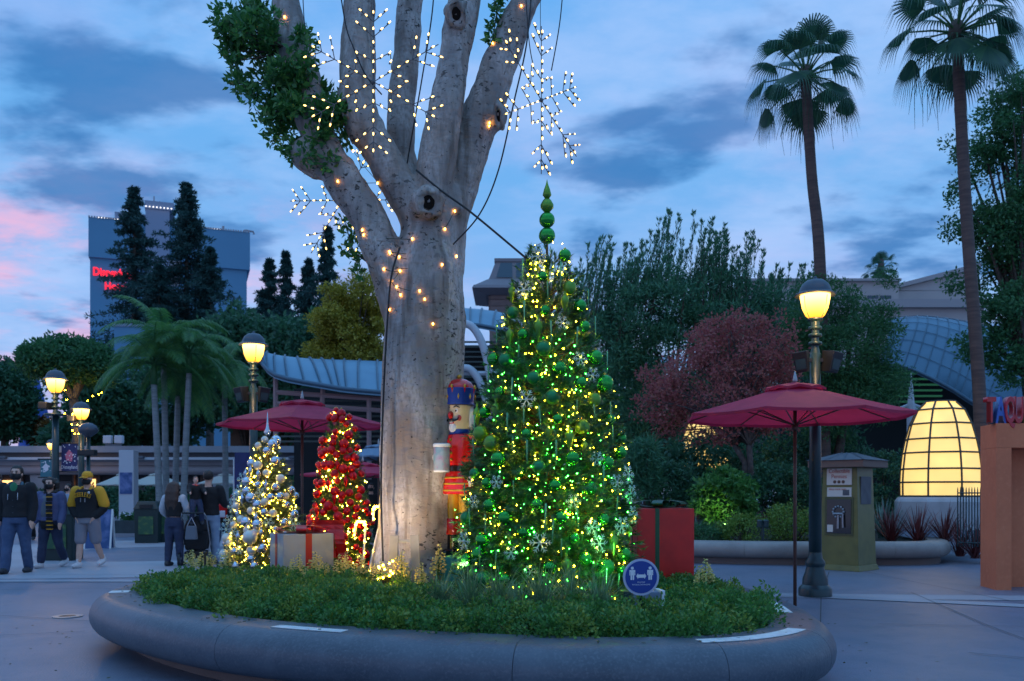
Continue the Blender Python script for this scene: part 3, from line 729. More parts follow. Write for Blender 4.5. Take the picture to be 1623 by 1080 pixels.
for p in scatter(GP, GH, GB, 40, (0.04,0.9), 1.4, 1.02, rr, 0.14, pl): ornament('icicle_ornament', IC, 'pale twisted icicle hanging on the tall green christmas tree', 'ornament', 'icicles on the tall christmas tree', p, rr.uniform(0.07,0.12), rr.uniform(0,6), rr.uniform(-0.1,0.1))
for p in scatter(GP, GH, GB, 14, (0.04,0.92), 1.4, 0.98, rr, 0.14, pl): ornament('drop_ornament', DRp, 'yellow green teardrop hanging on the tall green christmas tree', 'ornament', 'teardrops on the tall christmas tree', p, rr.uniform(0.07,0.11), 0, rr.uniform(-0.1,0.1))
string_lights('warm and green lights strung over the tall green christmas tree', GP, GH, GB, [('bulb_warm', 260, 0.0046, (0.0,0.98)), ('bulb_green', 170, 0.0046, (0.0,0.70)), ('bulb_warm', 200, 0.0065, (0.02,0.9), (0.42,0.80)), ('bulb_green', 200, 0.0065, (0.02,0.7), (0.42,0.80))])
# ---------- red tree
RB = (X(541,10.3), 10.3, 0.44); RH = 1.97
RP = ([0,0.08,0.3,0.55,0.8,0.93,1.0], [0.34,0.42,0.37,0.30,0.21,0.16,0.06])
xmas_tree('christmas_tree', 'slim olive christmas tree covered in red balls', RB, RH, RP, 1300, 0.052, 0.2, M['needles_olive'])
MB().tube([(0,0,RH-0.05),(0.0,0,RH+0.10)], [0.03,0.05], 8)
rr = random.Random(5); pl = []
for p in scatter(RP, RH, RB, 105, (0.03,0.99), 1.5, 1.0, rr, 0.062, pl): ornament('bauble', BA[rr.choice(['bauble_red','bauble_red','bauble_ruby'])], 'red ball hanging on the slim olive christmas tree', 'bauble', 'red balls on the slim christmas tree', p, rr.uniform(0.034,0.058), 0, 0, True)
for p in scatter(RP, RH, RB, 10, (0.1,0.8), 1.3, 1.03, rr, 0.07, pl): ornament('drop_ornament', DRr, 'red teardrop hanging on the slim olive christmas tree', 'ornament', 'red teardrops on the slim christmas tree', p, 0.07)
string_lights('warm lights strung over the slim christmas tree with red balls', RP, RH, RB, [('bulb_soft', 150, 0.0056, (0.0,0.99)), ('bulb_soft', 110, 0.0065, (0.0,0.95), (0.5,0.85))])
red_bow = thing('ribbon', 'wide red ribbon cascade at the middle of the slim red ball tree', 'ribbon', (RB[0]-0.05, RB[1]-0.46, RB[2]+0.52))
defm('red_ribbon', (0.42,0.01,0.012), 0.35)
for k, (x0, x1) in enumerate(((-0.10,-0.14),(0.0,0.02),(0.09,0.16))):
    mb = MB(); n = 8
    for i in range(n): mb.add([(x0+(x1-x0)*i/n-0.055, 0.03*math.sin(i), 0.14-0.42*i/n),(x0+(x1-x0)*i/n+0.055, 0.03*math.sin(i+0.6), 0.14-0.42*i/n),(x0+(x1-x0)*(i+1)/n+0.055, 0.03*math.sin(i+1.6), 0.14-0.42*(i+1)/n),(x0+(x1-x0)*(i+1)/n-0.055, 0.03*math.sin(i+1), 0.14-0.42*(i+1)/n)], [(0,1,2,3)])
    mb.build('ribbon_tail', M['red_ribbon'], red_bow)
# ---------- white / silver tree
SB = (X(424,10.6), 10.6, 0.40); SH = 1.72
SPf = ([0,0.08,0.3,0.55,0.8,0.93,1.0], [0.50,0.56,0.47,0.36,0.22,0.14,0.03])
xmas_tree('christmas_tree', 'frosted christmas tree covered in silver balls at the left end of the planter', SB, SH, SPf, 1250, 0.052, 0.2, M['needles_frost'])
rr = random.Random(8); pl = []
for p in scatter(SPf, SH, SB, 62, (0.03,0.98), 1.5, 1.0, rr, 0.085, pl): ornament('bauble', BA[rr.choice(['bauble_silver','bauble_silver','bauble_pearl'])], 'silver ball hanging on the frosted christmas tree', 'bauble', 'silver balls on the frosted christmas tree', p, rr.uniform(0.038,0.068), 0, 0, True)
ornament('bauble', BA['bauble_pearl'], 'largest pearl ball, low on the frosted christmas tree', 'bauble', None, W(396,852,10.05), 0.085, 0, 0, True)
for p in scatter(SPf, SH, SB, 18, (0.05,0.9), 1.3, 1.06, rr, 0.1, pl): ornament('snowflake_ornament', FL, 'silver snowflake hanging on the frosted christmas tree', 'ornament', 'snowflakes on the frosted christmas tree', p, rr.uniform(0.06,0.1), rr.uniform(-0.5,0.5), 0)
for p in scatter(SPf, SH, SB, 10, (0.05,0.8), 1.3, 1.04, rr, 0.08, pl): ornament('drop_ornament', DRs, 'silver teardrop hanging on the frosted christmas tree', 'ornament', 'silver teardrops on the frosted christmas tree', p, 0.07)
string_lights('warm lights strung over the frosted silver ball tree', SPf, SH, SB, [('bulb_soft', 190, 0.0056, (0.0,0.97)), ('bulb_soft', 120, 0.0065, (0.0,0.95), (0.5,0.85))])
MB().lathe([(0.02,0),(0.045,0.05),(0.02,0.1),(0.012,0.16),(0.001,0.3)], 12).build('finial', M['bauble_silver'], bpy.data.objects['christmas_tree.002'], True, loc=(0,0,SH-0.04))

# ================================================================== lit snowflakes
defm('bulb_white', (0.95,0.88,0.7), 0.35, emit=((1.0,0.58,0.12), 2.8))
defm('flake_wire', (0.10,0.10,0.105), 0.5)
bulb_me = MB().lathe([(0.001,-0.014),(0.005,-0.012),(0.0068,-0.004),(0.0068,0.005),(0.0045,0.013),(0.001,0.017)], 8).mesh('bulb', M['bulb_white'], True)
sock_me = MB().lathe([(0.007,-0.03),(0.008,-0.012)], 8).mesh('socket', M['flake_wire'], True)
def snowflake(label, c, R0, rot, yaw, tilt=0.0, hang=1.6):
    root = thing('light_snowflake', label, 'snowflake light', c); root.rotation_euler = (tilt, 0, yaw)
    fr = MB(); sk = MB(); bl = []
    def rod(a, b): fr.tube([a, b], 0.0045, 5)
    def bulb(p, d):
        bl.append((p, d))
    for k in range(6):
        a = rot+k*PI/3; d = Vector((math.cos(a), 0, math.sin(a))); rod(d*0.02, d*R0)
        for f in (0.13,0.26,0.39,0.52,0.70,0.92): bulb(d*R0*f, d)
        for f, l in ((0.60,0.30),(0.80,0.24)):
            for s in (-1, 1):
                e = Vector((math.cos(a+s*0.86), 0, math.sin(a+s*0.86))); rod(d*R0*f, d*R0*f+e*R0*l)
                bulb(d*R0*f+e*R0*l*0.5, e); bulb(d*R0*f+e*R0*l*0.95, e)
        b = a+PI/3; d2 = Vector((math.cos(b), 0, math.sin(b))); mid = (d+d2)*0.5*R0*0.52
        rod(d*R0*0.28, mid); rod(mid, d2*R0*0.28); bulb(d*R0*0.28*0.5+mid*0.5, mid.normalized()); bulb(mid*0.98, mid.normalized()); bulb(d2*R0*0.28*0.5+mid*0.5, mid.normalized())
    fr.ball((0,0,0), 0.02, 8, 6); fr.build('frame', M['flake_wire'], root)
    for p, d in bl:
        q = Vector((0,0,1)).rotation_difference(d); o = put('bulb', bulb_me, root, p+Vector((0,-0.013,0))); o.rotation_euler = q.to_euler()
        sk.tube([p+Vector((0,-0.012,0))-d*0.03, p+Vector((0,-0.012,0))-d*0.012], 0.0075, 6)
    sk.build('sockets', M['flake_wire'], root)['kind'] = 'stuff'
    MB().tube([d*0 for d in [Vector((0,0,0))]]+[(0,0,R0)], 0.002, 3) if False else None
    h = MB().tube([(0,0.01,R0*0.9),(0.02,0.03,R0+hang)], 0.0035, 4).build('hanger', M['black_cable'], root)
    return root
snowflake('lit snowflake hanging in front of the two left limbs of the big tree', W(592,130,8.25), 0.70, PI/2, 0.0, 0.0)
snowflake('lit snowflake hanging in open sky above the tall green tree topper', W(858,159,8.25), 0.69, PI/2, 0.92, 0.0)
snowflake('lit snowflake half hidden behind the leftmost limb of the big tree', W(542,318,9.55), 0.66, PI/2+0.42, -0.35, 0.0, 1.2)

# ================================================================== gift boxes
defm('gift_silver', (0.33,0.37,0.42), 0.42, 0.15, noise=[(2.5, (0.22,0.24,0.26), 0.4, 0.7), (7.0, (0.38,0.38,0.36), 0.55, 0.7)], bump=(5, 0.15))
defm('gift_red', (0.70,0.016,0.010), 0.38, noise=(5, (0.52,0.010,0.008), 0.4, 0.75))
defm('gift_teal', (0.03,0.30,0.29), 0.45)
defm('green_ribbon', (0.008,0.075,0.03), 0.4)
def gift(label, x, y, z, w, dp, h, rz, m, mr, bow=True, off_=0.0, rw=0.07):
    root = thing('gift_box', label, 'gift box', (x,y,z), rz)
    MB().box((0,0,h/2), (w,dp,h)).build('box_body', m, root, bevel=0.008)
    r = MB(); t = 0.004
    for s in (-1, 1): r.box((off_, s*(dp/2+t/2+0.001), h/2), (rw, t, h)); r.box((s*(w/2+t/2+0.001), 0, h/2), (t, rw, h))
    r.box((off_,0,h+t/2+0.001), (rw,dp+2*t,t)); r.box((0,0,h+t*1.7+0.001), (w+2*t,rw,t)); r.build('ribbon', mr, root)
    if bow:
        for k in range(6):
            a = k*PI/3+0.2; pts = []
            for i in range(13):
                th = PI*i/12; q = 0.27*w*1.9*math.sin(th)**0.8; pts.append((math.cos(a)*q, math.sin(a)*q, h+0.012+0.075*(1-math.cos(th))*0.5+0.0*i))
            s = Vector((-math.sin(a), math.cos(a), 0))*0.055; vs = []; fs = []
            for p in pts: p = Vector(p); vs += [p-s, p+s]
            for i in range(12): fs.append((2*i, 2*i+1, 2*i+3, 2*i+2))
            MB().add(vs, fs).build('bow_loop', mr, root, True)
        MB().ball((0,0,h+0.05), 0.035, 10, 8).build('bow_knot', mr, root, True)
    return root
gift('silver gift box with red ribbon and bow between the frosted and red trees', X(478,9.75), 9.75, 0.44, 0.56, 0.5, 0.52, math.radians(31), M['gift_silver'], M['red_ribbon'])
gift('big red gift box with green ribbon at the right of the tall green tree', X(1046,9.5), 9.5, 0.44, 0.60, 0.56, 0.80, math.radians(3), M['gift_red'], M['green_ribbon'], True, -0.09, 0.045)
gift('turquoise gift box under the nutcracker figure', X(718,8.92), 8.92, 0.44, 0.52, 0.44, Z(880,8.92)-0.446, math.radians(-6), M['gift_teal'], M['gift_teal'], False, 0, 0.05)

# ================================================================== nutcracker
def nutcracker():
    defm('nc_red', (0.55,0.012,0.01), 0.18, coat=0.5); defm('nc_blue', (0.012,0.04,0.26), 0.2, coat=0.5); defm('nc_skin', (0.72,0.52,0.30), 0.3, coat=0.3)
    defm('nc_white', (0.8,0.78,0.74), 0.6); defm('nc_black', (0.01,0.01,0.011), 0.2, coat=0.5); defm('nc_gold', (0.65,0.36,0.03), 0.25, 0.35, coat=0.4)
    defm('nc_pearl', (0.42,0.47,0.48), 0.3, 0.3, noise=[(9, (0.25,0.42,0.42), 0.45, 0.6), (13, (0.46,0.32,0.40), 0.5, 0.65)])
    defm('nc_cheek', (0.55,0.05,0.04), 0.35)
    r = thing('nutcracker', 'life size wooden nutcracker soldier with blue crown hat beside the trunk', 'nutcracker', (X(728,8.92), 8.92, Z(880,8.92)), math.radians(-34)); r.scale = (0.95,0.95,0.94)
    B = lambda nm, mb, m, sm=True, **k: mb.build(nm, M[m], r, sm, angle=SA, **k)
    for s in (-1, 1):
        x = s*0.092
        b = MB().lathe([(0.07,0.0),(0.075,0.03),(0.062,0.22),(0.066,0.24)], 16, Matrix.Translation((x,0,0))); b.ball((x,-0.07,0.035), 0.06, 12, 8, (0.95,1.7,0.62)); B('boot', b, 'nc_black')
        B('boot_cuff', MB().lathe([(0.084,0.22),(0.088,0.23),(0.088,0.385),(0.084,0.395),(0.001,0.395)], 18, Matrix.Translation((x,0,0))), 'nc_red')
        B('leg', MB().lathe([(0.074,0.39),(0.08,0.5),(0.084,0.70)], 18, Matrix.Translation((x,0,0))), 'nc_gold')
    B('coat_skirt', MB().lathe([(0.20,0.655),(0.212,0.665),(0.205,0.76),(0.18,0.86),(0.150,0.90)], 28, None, sq=0.85), 'nc_red')
    for z, rd in ((0.685,0.2125),(0.755,0.2085),(0.82,0.196)):
        B('gold_braid', MB().lathe([(rd,z),(rd+0.006,z+0.009),(rd,z+0.018)], 28, None, sq=0.85), 'nc_gold')
    B('belt', MB().lathe([(0.156,0.895),(0.166,0.90),(0.166,0.95),(0.156,0.955)], 28, None, sq=0.85), 'nc_black')
    B('torso', MB().lathe([(0.150,0.95),(0.158,1.0),(0.176,1.12),(0.185,1.22),(0.165,1.285),(0.09,1.315),(0.001,1.32)], 28, None, sq=0.82), 'nc_red')
    for z in (1.02,1.09,1.16,1.23): B('button', MB().ball((0,-0.142-0.1*(z-1.0)*0.4,z), 0.017, 10, 6), 'nc_gold')
    B('collar', MB().lathe([(0.118,1.285),(0.126,1.30),(0.122,1.345),(0.10,1.35)], 24), 'nc_blue')
    B('head', MB().lathe([(0.08,1.335),(0.118,1.345),(0.130,1.40),(0.134,1.50),(0.134,1.60),(0.001,1.60)], 28), 'nc_skin')
    B('hair', MB().lathe([(0.137,1.375),(0.152,1.40),(0.150,1.60),(0.136,1.605)], 24, None, math.radians(20), math.radians(160)), 'nc_white')
    for s in (-1, 1):
        B('hair_side', MB().ball((s*0.128,0.045,1.46), 0.05, 10, 8, (0.5,1,2.6)), 'nc_white')
        B('eye', MB().ball((s*0.052,-0.120,1.54), 0.021, 10, 8, (1,0.4,1.1)), 'nc_white'); B('pupil', MB().ball((s*0.052,-0.128,1.538), 0.011, 8, 6, (1,0.4,1.2)), 'nc_black')
        B('eyebrow', MB().tube([(s*0.025,-0.133,1.575),(s*0.055,-0.127,1.590),(s*0.085,-0.105,1.572)], [0.005,0.008,0.004], 6), 'nc_black')
        B('cheek', MB().ball((s*0.078,-0.106,1.462), 0.031, 12, 8, (1,0.45,1)), 'nc_cheek')
        B('moustache', MB().tube([(0,-0.142,1.448),(s*0.04,-0.146,1.438),(s*0.075,-0.135,1.445),(s*0.092,-0.122,1.468)], [0.013,0.017,0.011,0.004], 8), 'nc_black')
    B('nose', MB().ball((0,-0.146,1.495), 0.030, 12, 8, (0.85,1.25,1.35)), 'nc_red')
    B('mouth', MB().box((0,-0.130,1.412), (0.055,0.014,0.018)), 'nc_red', False); B('teeth', MB().box((0,-0.137,1.418), (0.045,0.008,0.008)), 'nc_white', False)
    B('beard', MB().ball((0,-0.118,1.365), 0.05, 12, 8, (1,0.5,1.1)), 'nc_white')
    # crown hat
    hat = [(0.150,1.605),(0.158,1.61),(0.165,1.70),(0.176,1.78),(0.168,1.785),(0.15,1.72)]
    B('hat', MB().lathe(hat, 32), 'nc_blue'); B('hat_band', MB().lathe([(0.159,1.606),(0.166,1.612),(0.164,1.63),(0.158,1.632)], 32), 'nc_blue')
    B('hat_dome', MB().lathe([(0.165,1.765),(0.158,1.81),(0.125,1.855),(0.07,1.885),(0.02,1.895)], 28), 'nc_red')
    B('hat_knob', MB().ball((0,0,1.915), 0.026, 12, 8), 'nc_gold')
    for k in range(8):
        a = k*PI/4+0.2; T = Matrix.Rotation(a, 4, 'Z')
        B('crown_point', MB().ball((0.176,0,1.785), 0.014, 8, 6, (1,1,1.5), T), 'nc_gold') if False else None
        c = Vector((0.178*math.cos(a), 0.178*math.sin(a), 1.797)); B('crown_point', MB().ball(c, 0.014, 8, 6, (1,1,1.5)), 'nc_gold')
        c2 = Vector((0.170*math.cos(a+0.39), 0.170*math.sin(a+0.39), 1.69)); dm = MB().ball(c2, 0.022, 4, 2, (0.6,0.6,1.5)); B('gold_diamond', dm, 'nc_gold', False)
        pt = []; 
        c3 = Vector((0.172*math.cos(a), 0.172*math.sin(a), 1.775)); B('red_point', MB().ball(c3, 0.033, 4, 2, (0.5 if abs(math.cos(a))<.5 else .4,0.5,1.5)), 'nc_red', False)
    # arms
    for s in (-1, 1):
        up = [(s*0.185,0.0,1.255),(s*0.225,-0.01,1.12),(s*0.222,-0.03,0.99)] if s > 0 else [(s*0.185,0,1.255),(s*0.235,-0.02,1.14),(s*0.215,-0.10,1.04)]
        lo = [up[-1], (s*0.215,-0.06,0.88)] if s > 0 else [up[-1], (s*0.16,-0.22,1.04)]
        B('arm', MB().tube(up+lo[1:], [0.066,0.064,0.058,0.052], 14), 'nc_red'); B('epaulette', MB().ball((s*0.195,0,1.275), 0.062, 14, 8, (1.2,1.1,0.5)), 'nc_gold')
        e = Vector(lo[-1]); B('cuff', MB().ball(e, 0.062, 12, 8), 'nc_blue'); 
        hd = MB().ball(e+(Vector((0,-0.01,-0.07)) if s > 0 else Vector((0.05,-0.03,0))), 0.05, 12, 8, (0.8,1,1.2))
        for q in range(4): hd.tube([e+(Vector((0,-0.035+0.02*q,-0.09)) if s > 0 else Vector((0.08,-0.05,-0.03+0.02*q))), e+(Vector((0,-0.045+0.02*q,-0.145)) if s > 0 else Vector((0.13,-0.05,-0.03+0.02*q)))], 0.012, 6)
        B('hand', hd, 'nc_white')
    return r
nutcracker()
bk = thing('drum', 'pearly white pail shaped drum held in front of the nutcracker', 'drum', (X(700,8.66), 8.66, Z(749,8.66)), 0.2); bk.scale = (0.76,0.76,0.915)
MB().lathe([(0.085,0.0),(0.098,0.012),(0.108,0.12),(0.105,0.26),(0.098,0.275),(0.001,0.275)], 24).build('drum_shell', M['nc_pearl'], bk, True, angle=SA)
MB().lathe([(0.106,0.27),(0.114,0.275),(0.114,0.30),(0.100,0.31),(0.001,0.31)], 24).build('drum_hoop', M['nc_white'], bk, True, angle=SA)
MB().lathe([(0.09,0.0),(0.102,0.004),(0.104,0.018),(0.1,0.022)], 24).build('drum_hoop', M['nc_white'], bk, True, angle=SA)

# ================================================================== wire light figures, flood panels, lamps in the bed
def candy_cane(label, px, d, pyb, pyt, lean, hook):
    b = W(px, pyb, d); root = thing('light_cane', label, 'lit candy cane', tuple(b)); h = (pyb-pyt)*d/FPX
    pts = [Vector((0,0,0)), Vector((lean*0.5,0,h*0.45)), Vector((lean,0,h*0.82))]
    r = hook
    for k in range(1, 9):
        a = PI*k/8; pts.append(Vector((lean-r+r*math.cos(a), 0, h*0.82+r*math.sin(a)*1.1)))
    pts.append(pts[-1]+Vector((-0.005,0,-0.10)))
    P = catmull(pts, 4); MB().tube(P, 0.012, 6).build('frame', M['white_paint'], root, True)
    mb = MB()
    for i in range(1, len(P), 2): mb.ball(P[i]+Vector((RND.uniform(-0.015,0.015),-0.016,RND.uniform(-0.01,0.01))), 0.009, 6, 4)
    mb.build('bulb', M['bulb_warm'], root)['kind'] = 'stuff'
candy_cane('white lit candy cane with its hook turned left beside the red tree', 575, 9.3, 905, 820, 0.03, 0.055)
candy_cane('taller leaning lit candy cane nearest the trunk', 583, 9.2, 915, 788, 0.16, 0.05)
defm('panel_white', (0.26,0.25,0.235), 0.5, noise=(6, (0.2,0.19,0.175), 0.45, 0.7))
pn = thing('panel_stand', 'two white upright panels joined by a grey bar against the foot of the trunk', 'panel stand', (X(641,8.45), 8.45, 0.44))
for x0, t, n_ in ((X(619,8.45), 0.05, 0), (X(661,8.45), -0.06, 1)):
    MB().box((0,0,0.28), (0.085,0.02,0.56)).build('panel', M['panel_white'], pn, bevel=0.004).matrix_local = Matrix.Translation((x0-pn.location.x,0,0.0)) @ Matrix.Rotation(t, 4, 'Y') @ Matrix.Rotation(-0.12, 4, 'X')
MB().box((0,0.07,0.50), (0.20,0.016,0.028)).build('bar', M['grey_metal'], pn, bevel=0.003)
ul = thing('ground_light', 'dark cylindrical ground light wound with warm bulbs by the trunk foot', 'ground light', (X(611,8.1), 8.1, 0.42))
MB().lathe([(0.05,0),(0.06,0.01),(0.055,0.2),(0.062,0.215),(0.05,0.22),(0.001,0.19)], 16).build('body', M['black_metal'], ul, True, angle=SA)
mb = MB()
for i in range(22): a = i*0.9; mb.ball((0.066*math.cos(a), 0.066*math.sin(a), 0.02+i*0.016), 0.010, 6, 4)
mb.build('bulb', M['bulb_warm'], ul)['kind'] = 'stuff'

# round distance sign
defm('sign_blue', (0.010,0.045,0.27), 0.4); defm('sign_white', (0.72,0.72,0.76), 0.5); defm('sign_ring', (0.45,0.47,0.62), 0.5)
sg = thing('distance_sign', 'round blue distancing sign with two white figures on a short black post', 'sign', (X(1016,6.6), 6.6, 0.42), math.radians(6)); zc = Z(915,6.6)-0.42; sr = 0.137
RX = Matrix.Translation((0,0,zc)) @ Matrix.Rotation(PI/2, 4, 'X')
MB().lathe([(0.001,-0.004),(sr,-0.004),(sr,0.004),(sr*0.885,0.004),(sr*0.885,0.0035),(0.001,0.0035)], 48, RX).build('ring', M['sign_ring'], sg)
MB().lathe([(sr*0.88,0.002),(sr*0.88,0.0062),(0.001,0.0062)], 48, RX).build('disc', M['sign_blue'], sg)
MB().box((0.0,0.012,zc/2-0.03), (0.022,0.014,zc+0.06)).build('post', M['black_metal'], sg)
MB().box((0.0,0.009,zc), (0.05,0.008,0.2)).build('post_plate', M['black_metal'], sg)
def figure(xo):
    k = sr/0.137; mb = MB(); Y = RX @ Matrix.Translation((xo,0.028,0))
    disc = [(0.0115*math.cos(2*PI*i/16), 0.040+0.0115*math.sin(2*PI*i/16)) for i in range(16)]; mb.prism(disc, 0.0064, 0.0076, Y)
    mb.prism([(-0.022,0.026),(-0.017,0.026),(0.017,0.026),(0.022,0.026),(0.022,-0.014),(0.0155,-0.014),(0.0155,0.012),(0.0135,0.012),(0.0135,-0.048),(0.002,-0.048),(0.002,-0.012),(-0.002,-0.012),(-0.002,-0.048),(-0.0135,-0.048),(-0.0135,0.012),(-0.0155,0.012),(-0.0155,-0.014),(-0.022,-0.014)], 0.0064, 0.0076, Y)
    mb.build('person_symbol', M['sign_white'], sg)
figure(-0.068); figure(0.068)
MB().prism([(-0.038,0),(-0.024,0.022),(-0.024,0.012),(0.024,0.012),(0.024,0.022),(0.038,0),(0.024,-0.022),(0.024,-0.012),(-0.024,-0.012),(-0.024,-0.022)], 0.0064, 0.0076, RX @ Matrix.Translation((0,0.008,0))).build('arrow_symbol', M['sign_white'], sg)
for tx, y, hh in (('PRACTICE', -0.042, 0.009), ('PHYSICAL DISTANCING', -0.060, 0.009)):
    o = put('lettering', text_mesh(tx, M['sign_white'], hh, 0.0005), sg, (0,-0.0068,zc+y), (PI/2,0,0))
defm('box_bluegrey', (0.16,0.20,0.27), 0.45, noise=(8, (0.12,0.15,0.2), 0.4, 0.7))
ub = thing('utility_box', 'blue grey metal light box behind the round blue sign', 'utility box', (X(1020,7.15), 7.15, 0.42), math.radians(8))
MB().taper((0,0,0.0), (0.24,0.2), (0.22,0.17), 0.19).build('body', M['box_bluegrey'], ub, bevel=0.008)
MB().taper((0.138,0,0.0), (0.03,0.21), (0.03,0.18), 0.2).build('end_cap', M['sign_white'], ub, bevel=0.006)
MB().box((-0.155,0.0,0.1), (0.06,0.16,0.19)).build('lamp_housing', M['dark_green_paint'], ub, bevel=0.008)

# ================================================================== lamps of the bed (they light the trunk and the tall tree)
def spot(name, loc, to, col, power, ang, blend=0.6, r=0.04):
    l = bpy.data.lights.new(name, 'SPOT'); l.color = col; l.energy = power; l.spot_size = math.radians(ang); l.spot_blend = blend; l.shadow_soft_size = r
    o = link(bpy.data.objects.new(name, l)); o.location = loc; o.rotation_euler = (Vector(to)-Vector(loc)).to_track_quat('-Z', 'Y').to_euler(); return o
spot('trunk_lamp', (-1.85,8.05,0.72), (-1.0,9.0,1.5), (1.0,0.74,0.52), 40, 80, 1.0)
spot('trunk_lamp', (-0.42,7.9,0.72), (-0.95,9.0,1.6), (1.0,0.76,0.54), 34, 70, 1.0)
spot('figure_lamp', (-0.62,7.75,0.75), (-0.46,8.9,1.75), (1.0,0.82,0.6), 22, 42, 0.8)
spot('tree_lamp', (0.86,7.1,0.62), (0.75,8.3,1.5), (0.25,1.0,0.30), 13, 90, 1.0)
# ================================================================== planting in the bed
defm('leaf_cover', (0.045,0.17,0.045), 0.5, island=(0.11,0.29,0.055), transl=0.35)
defm('leaf_cover_yellow', (0.10,0.22,0.035), 0.5, island=(0.22,0.32,0.05), transl=0.25)
defm('grass_blade', (0.10,0.22,0.10), 0.45, island=(0.24,0.36,0.18), transl=0.2)
defm('flower_yellow', (0.75,0.62,0.14), 0.55, island=(0.8,0.72,0.35), transl=0.3)
defm('stem_green', (0.05,0.12,0.03), 0.6)
bedP = off(0.42)
def bed_points(n, edge=None):
    x = NPR.uniform(-4.2, 2.6, n); y = NPR.uniform(5.5, 12.6, n); k = inside(bedP, x, y); return x[k], y[k]
def hfield(x, y): return np.array([0.15+0.15*noise.noise(Vector((a*1.7, b*1.7, 0.3)))+0.09*noise.noise(Vector((a*5, b*5, 1.3))) for a, b in zip(x, y)])
def cover(name, n, per, mats, size, sel):
    """many small domed shrubs, each a shell of little leaves; returns V, F"""
    x, y = bed_points(n); k = sel(x, y); x, y = x[k], y[k]; h = np.maximum(0.10, hfield(x, y))*np.where(y > 7.5, 0.85, 1.2); N_ = len(x)
    rad = NPR.uniform(0.075, 0.15, N_); u = unit(N_*per); u[:, 2] = np.abs(u[:, 2])*1.0-0.25; rr_ = NPR.uniform(0.72, 1.06, (N_*per, 1))
    sc = np.repeat(np.stack([rad, rad, h+0.05], 1), per, 0); P = np.repeat(np.stack([x, y, np.full(N_, 0.45)], 1), per, 0)+u*rr_*sc
    V, F = leaves(P, size, size*0.55, 0.30, u*1.1); return V, F
grass_zone = lambda x, y: ((x > -0.75) & (x < 1.05) & (y > 6.7) & (y < 7.3))
nearfront = lambda x, y: (y < 9.7) & ~grass_zone(x, y) & ~((x > 0.6) & (x < 1.4) & (y > 6.7) & (y < 7.2)) & ~(((x+0.98)**2+(y-8.95)**2) < 0.25)
ls_ = [cover('c', 900, 190, None, 0.034, nearfront) for _ in range(3)]
def merged(name, parts, m):
    Vs = np.concatenate([p[0] for p in parts]); o = 0; Fs = []
    for p in parts: Fs.append(p[1]+o); o += len(p[0])
    return arr_mesh(name, Vs, np.concatenate(Fs), m)
tag(merged('ground_cover', ls_[:2], M['leaf_cover']), 'dense low green shrubs filling the planter bed', 'ground cover', kind='stuff')
tag(merged('ground_cover', ls_[2:], M['leaf_cover_yellow']), 'lighter yellow green shrubs mixed through the planter bed', 'ground cover', kind='stuff')
tag(merged('ground_cover', [cover('c', 800, 90, None, 0.04, lambda x, y: y >= 9.7)], M['leaf_cover']), 'low green plants at the back of the planter bed', 'ground cover', kind='stuff')

def blades(n, length, width, spread, seed, droop=1.0, seg=5):
    r = np.random.default_rng(seed); V = []; F = []
    for i in range(n):
        a = r.uniform(0, 2*PI); l = length*r.uniform(0.6, 1.15); el = r.uniform(0.55, 1.45); p = np.array([r.normal(0, 0.03), r.normal(0, 0.03), 0.0]); d = np.array([math.cos(a)*math.cos(el), math.sin(a)*math.cos(el), math.sin(el)])*spread
        s = np.array([-math.sin(a), math.cos(a), 0]); b = len(V)
        for k in range(seg+1):
            w = width*(1-k/seg)**0.6+0.0006; V += [p-s*w/2, p+s*w/2]; p = p+d*l/seg; d = d+np.array([0, 0, -0.28*droop*(k+1)/seg*1.6]); d /= np.linalg.norm(d)
        for k in range(seg): F.append((b+2*k, b+2*k+1, b+2*k+3, b+2*k+2))
    return np.array(V), np.array(F)
def tuft(name, label, loc, n, length, width, seed, m, group, cat='grass plant', droop=1.0):
    V, F = blades(n, length, width, 1.0, seed, droop); o = arr_mesh(name, V, F, m); o.location = loc; return tag(o, label, cat, group)
for i, (px, py, d, l) in enumerate(((745,962,6.95,0.42),(790,958,7.0,0.40),(858,962,6.9,0.46),(905,958,7.0,0.44),(950,962,6.9,0.38),(700,955,7.3,0.34),(825,968,6.85,0.30))):
    tuft('grass_tuft', 'arching strappy grass clump in front of the tall green christmas tree', (X(px,d), d, 0.46), 170, l*0.95, 0.010, 30+i, M['grass_blade'], 'strappy grass clumps in the planter bed')
tuft('grass_tuft', 'strappy grass clump at the foot of the trunk by the white panels', (X(643,8.3), 8.3, 0.44), 70, 0.32, 0.012, 77, M['grass_blade'], None)
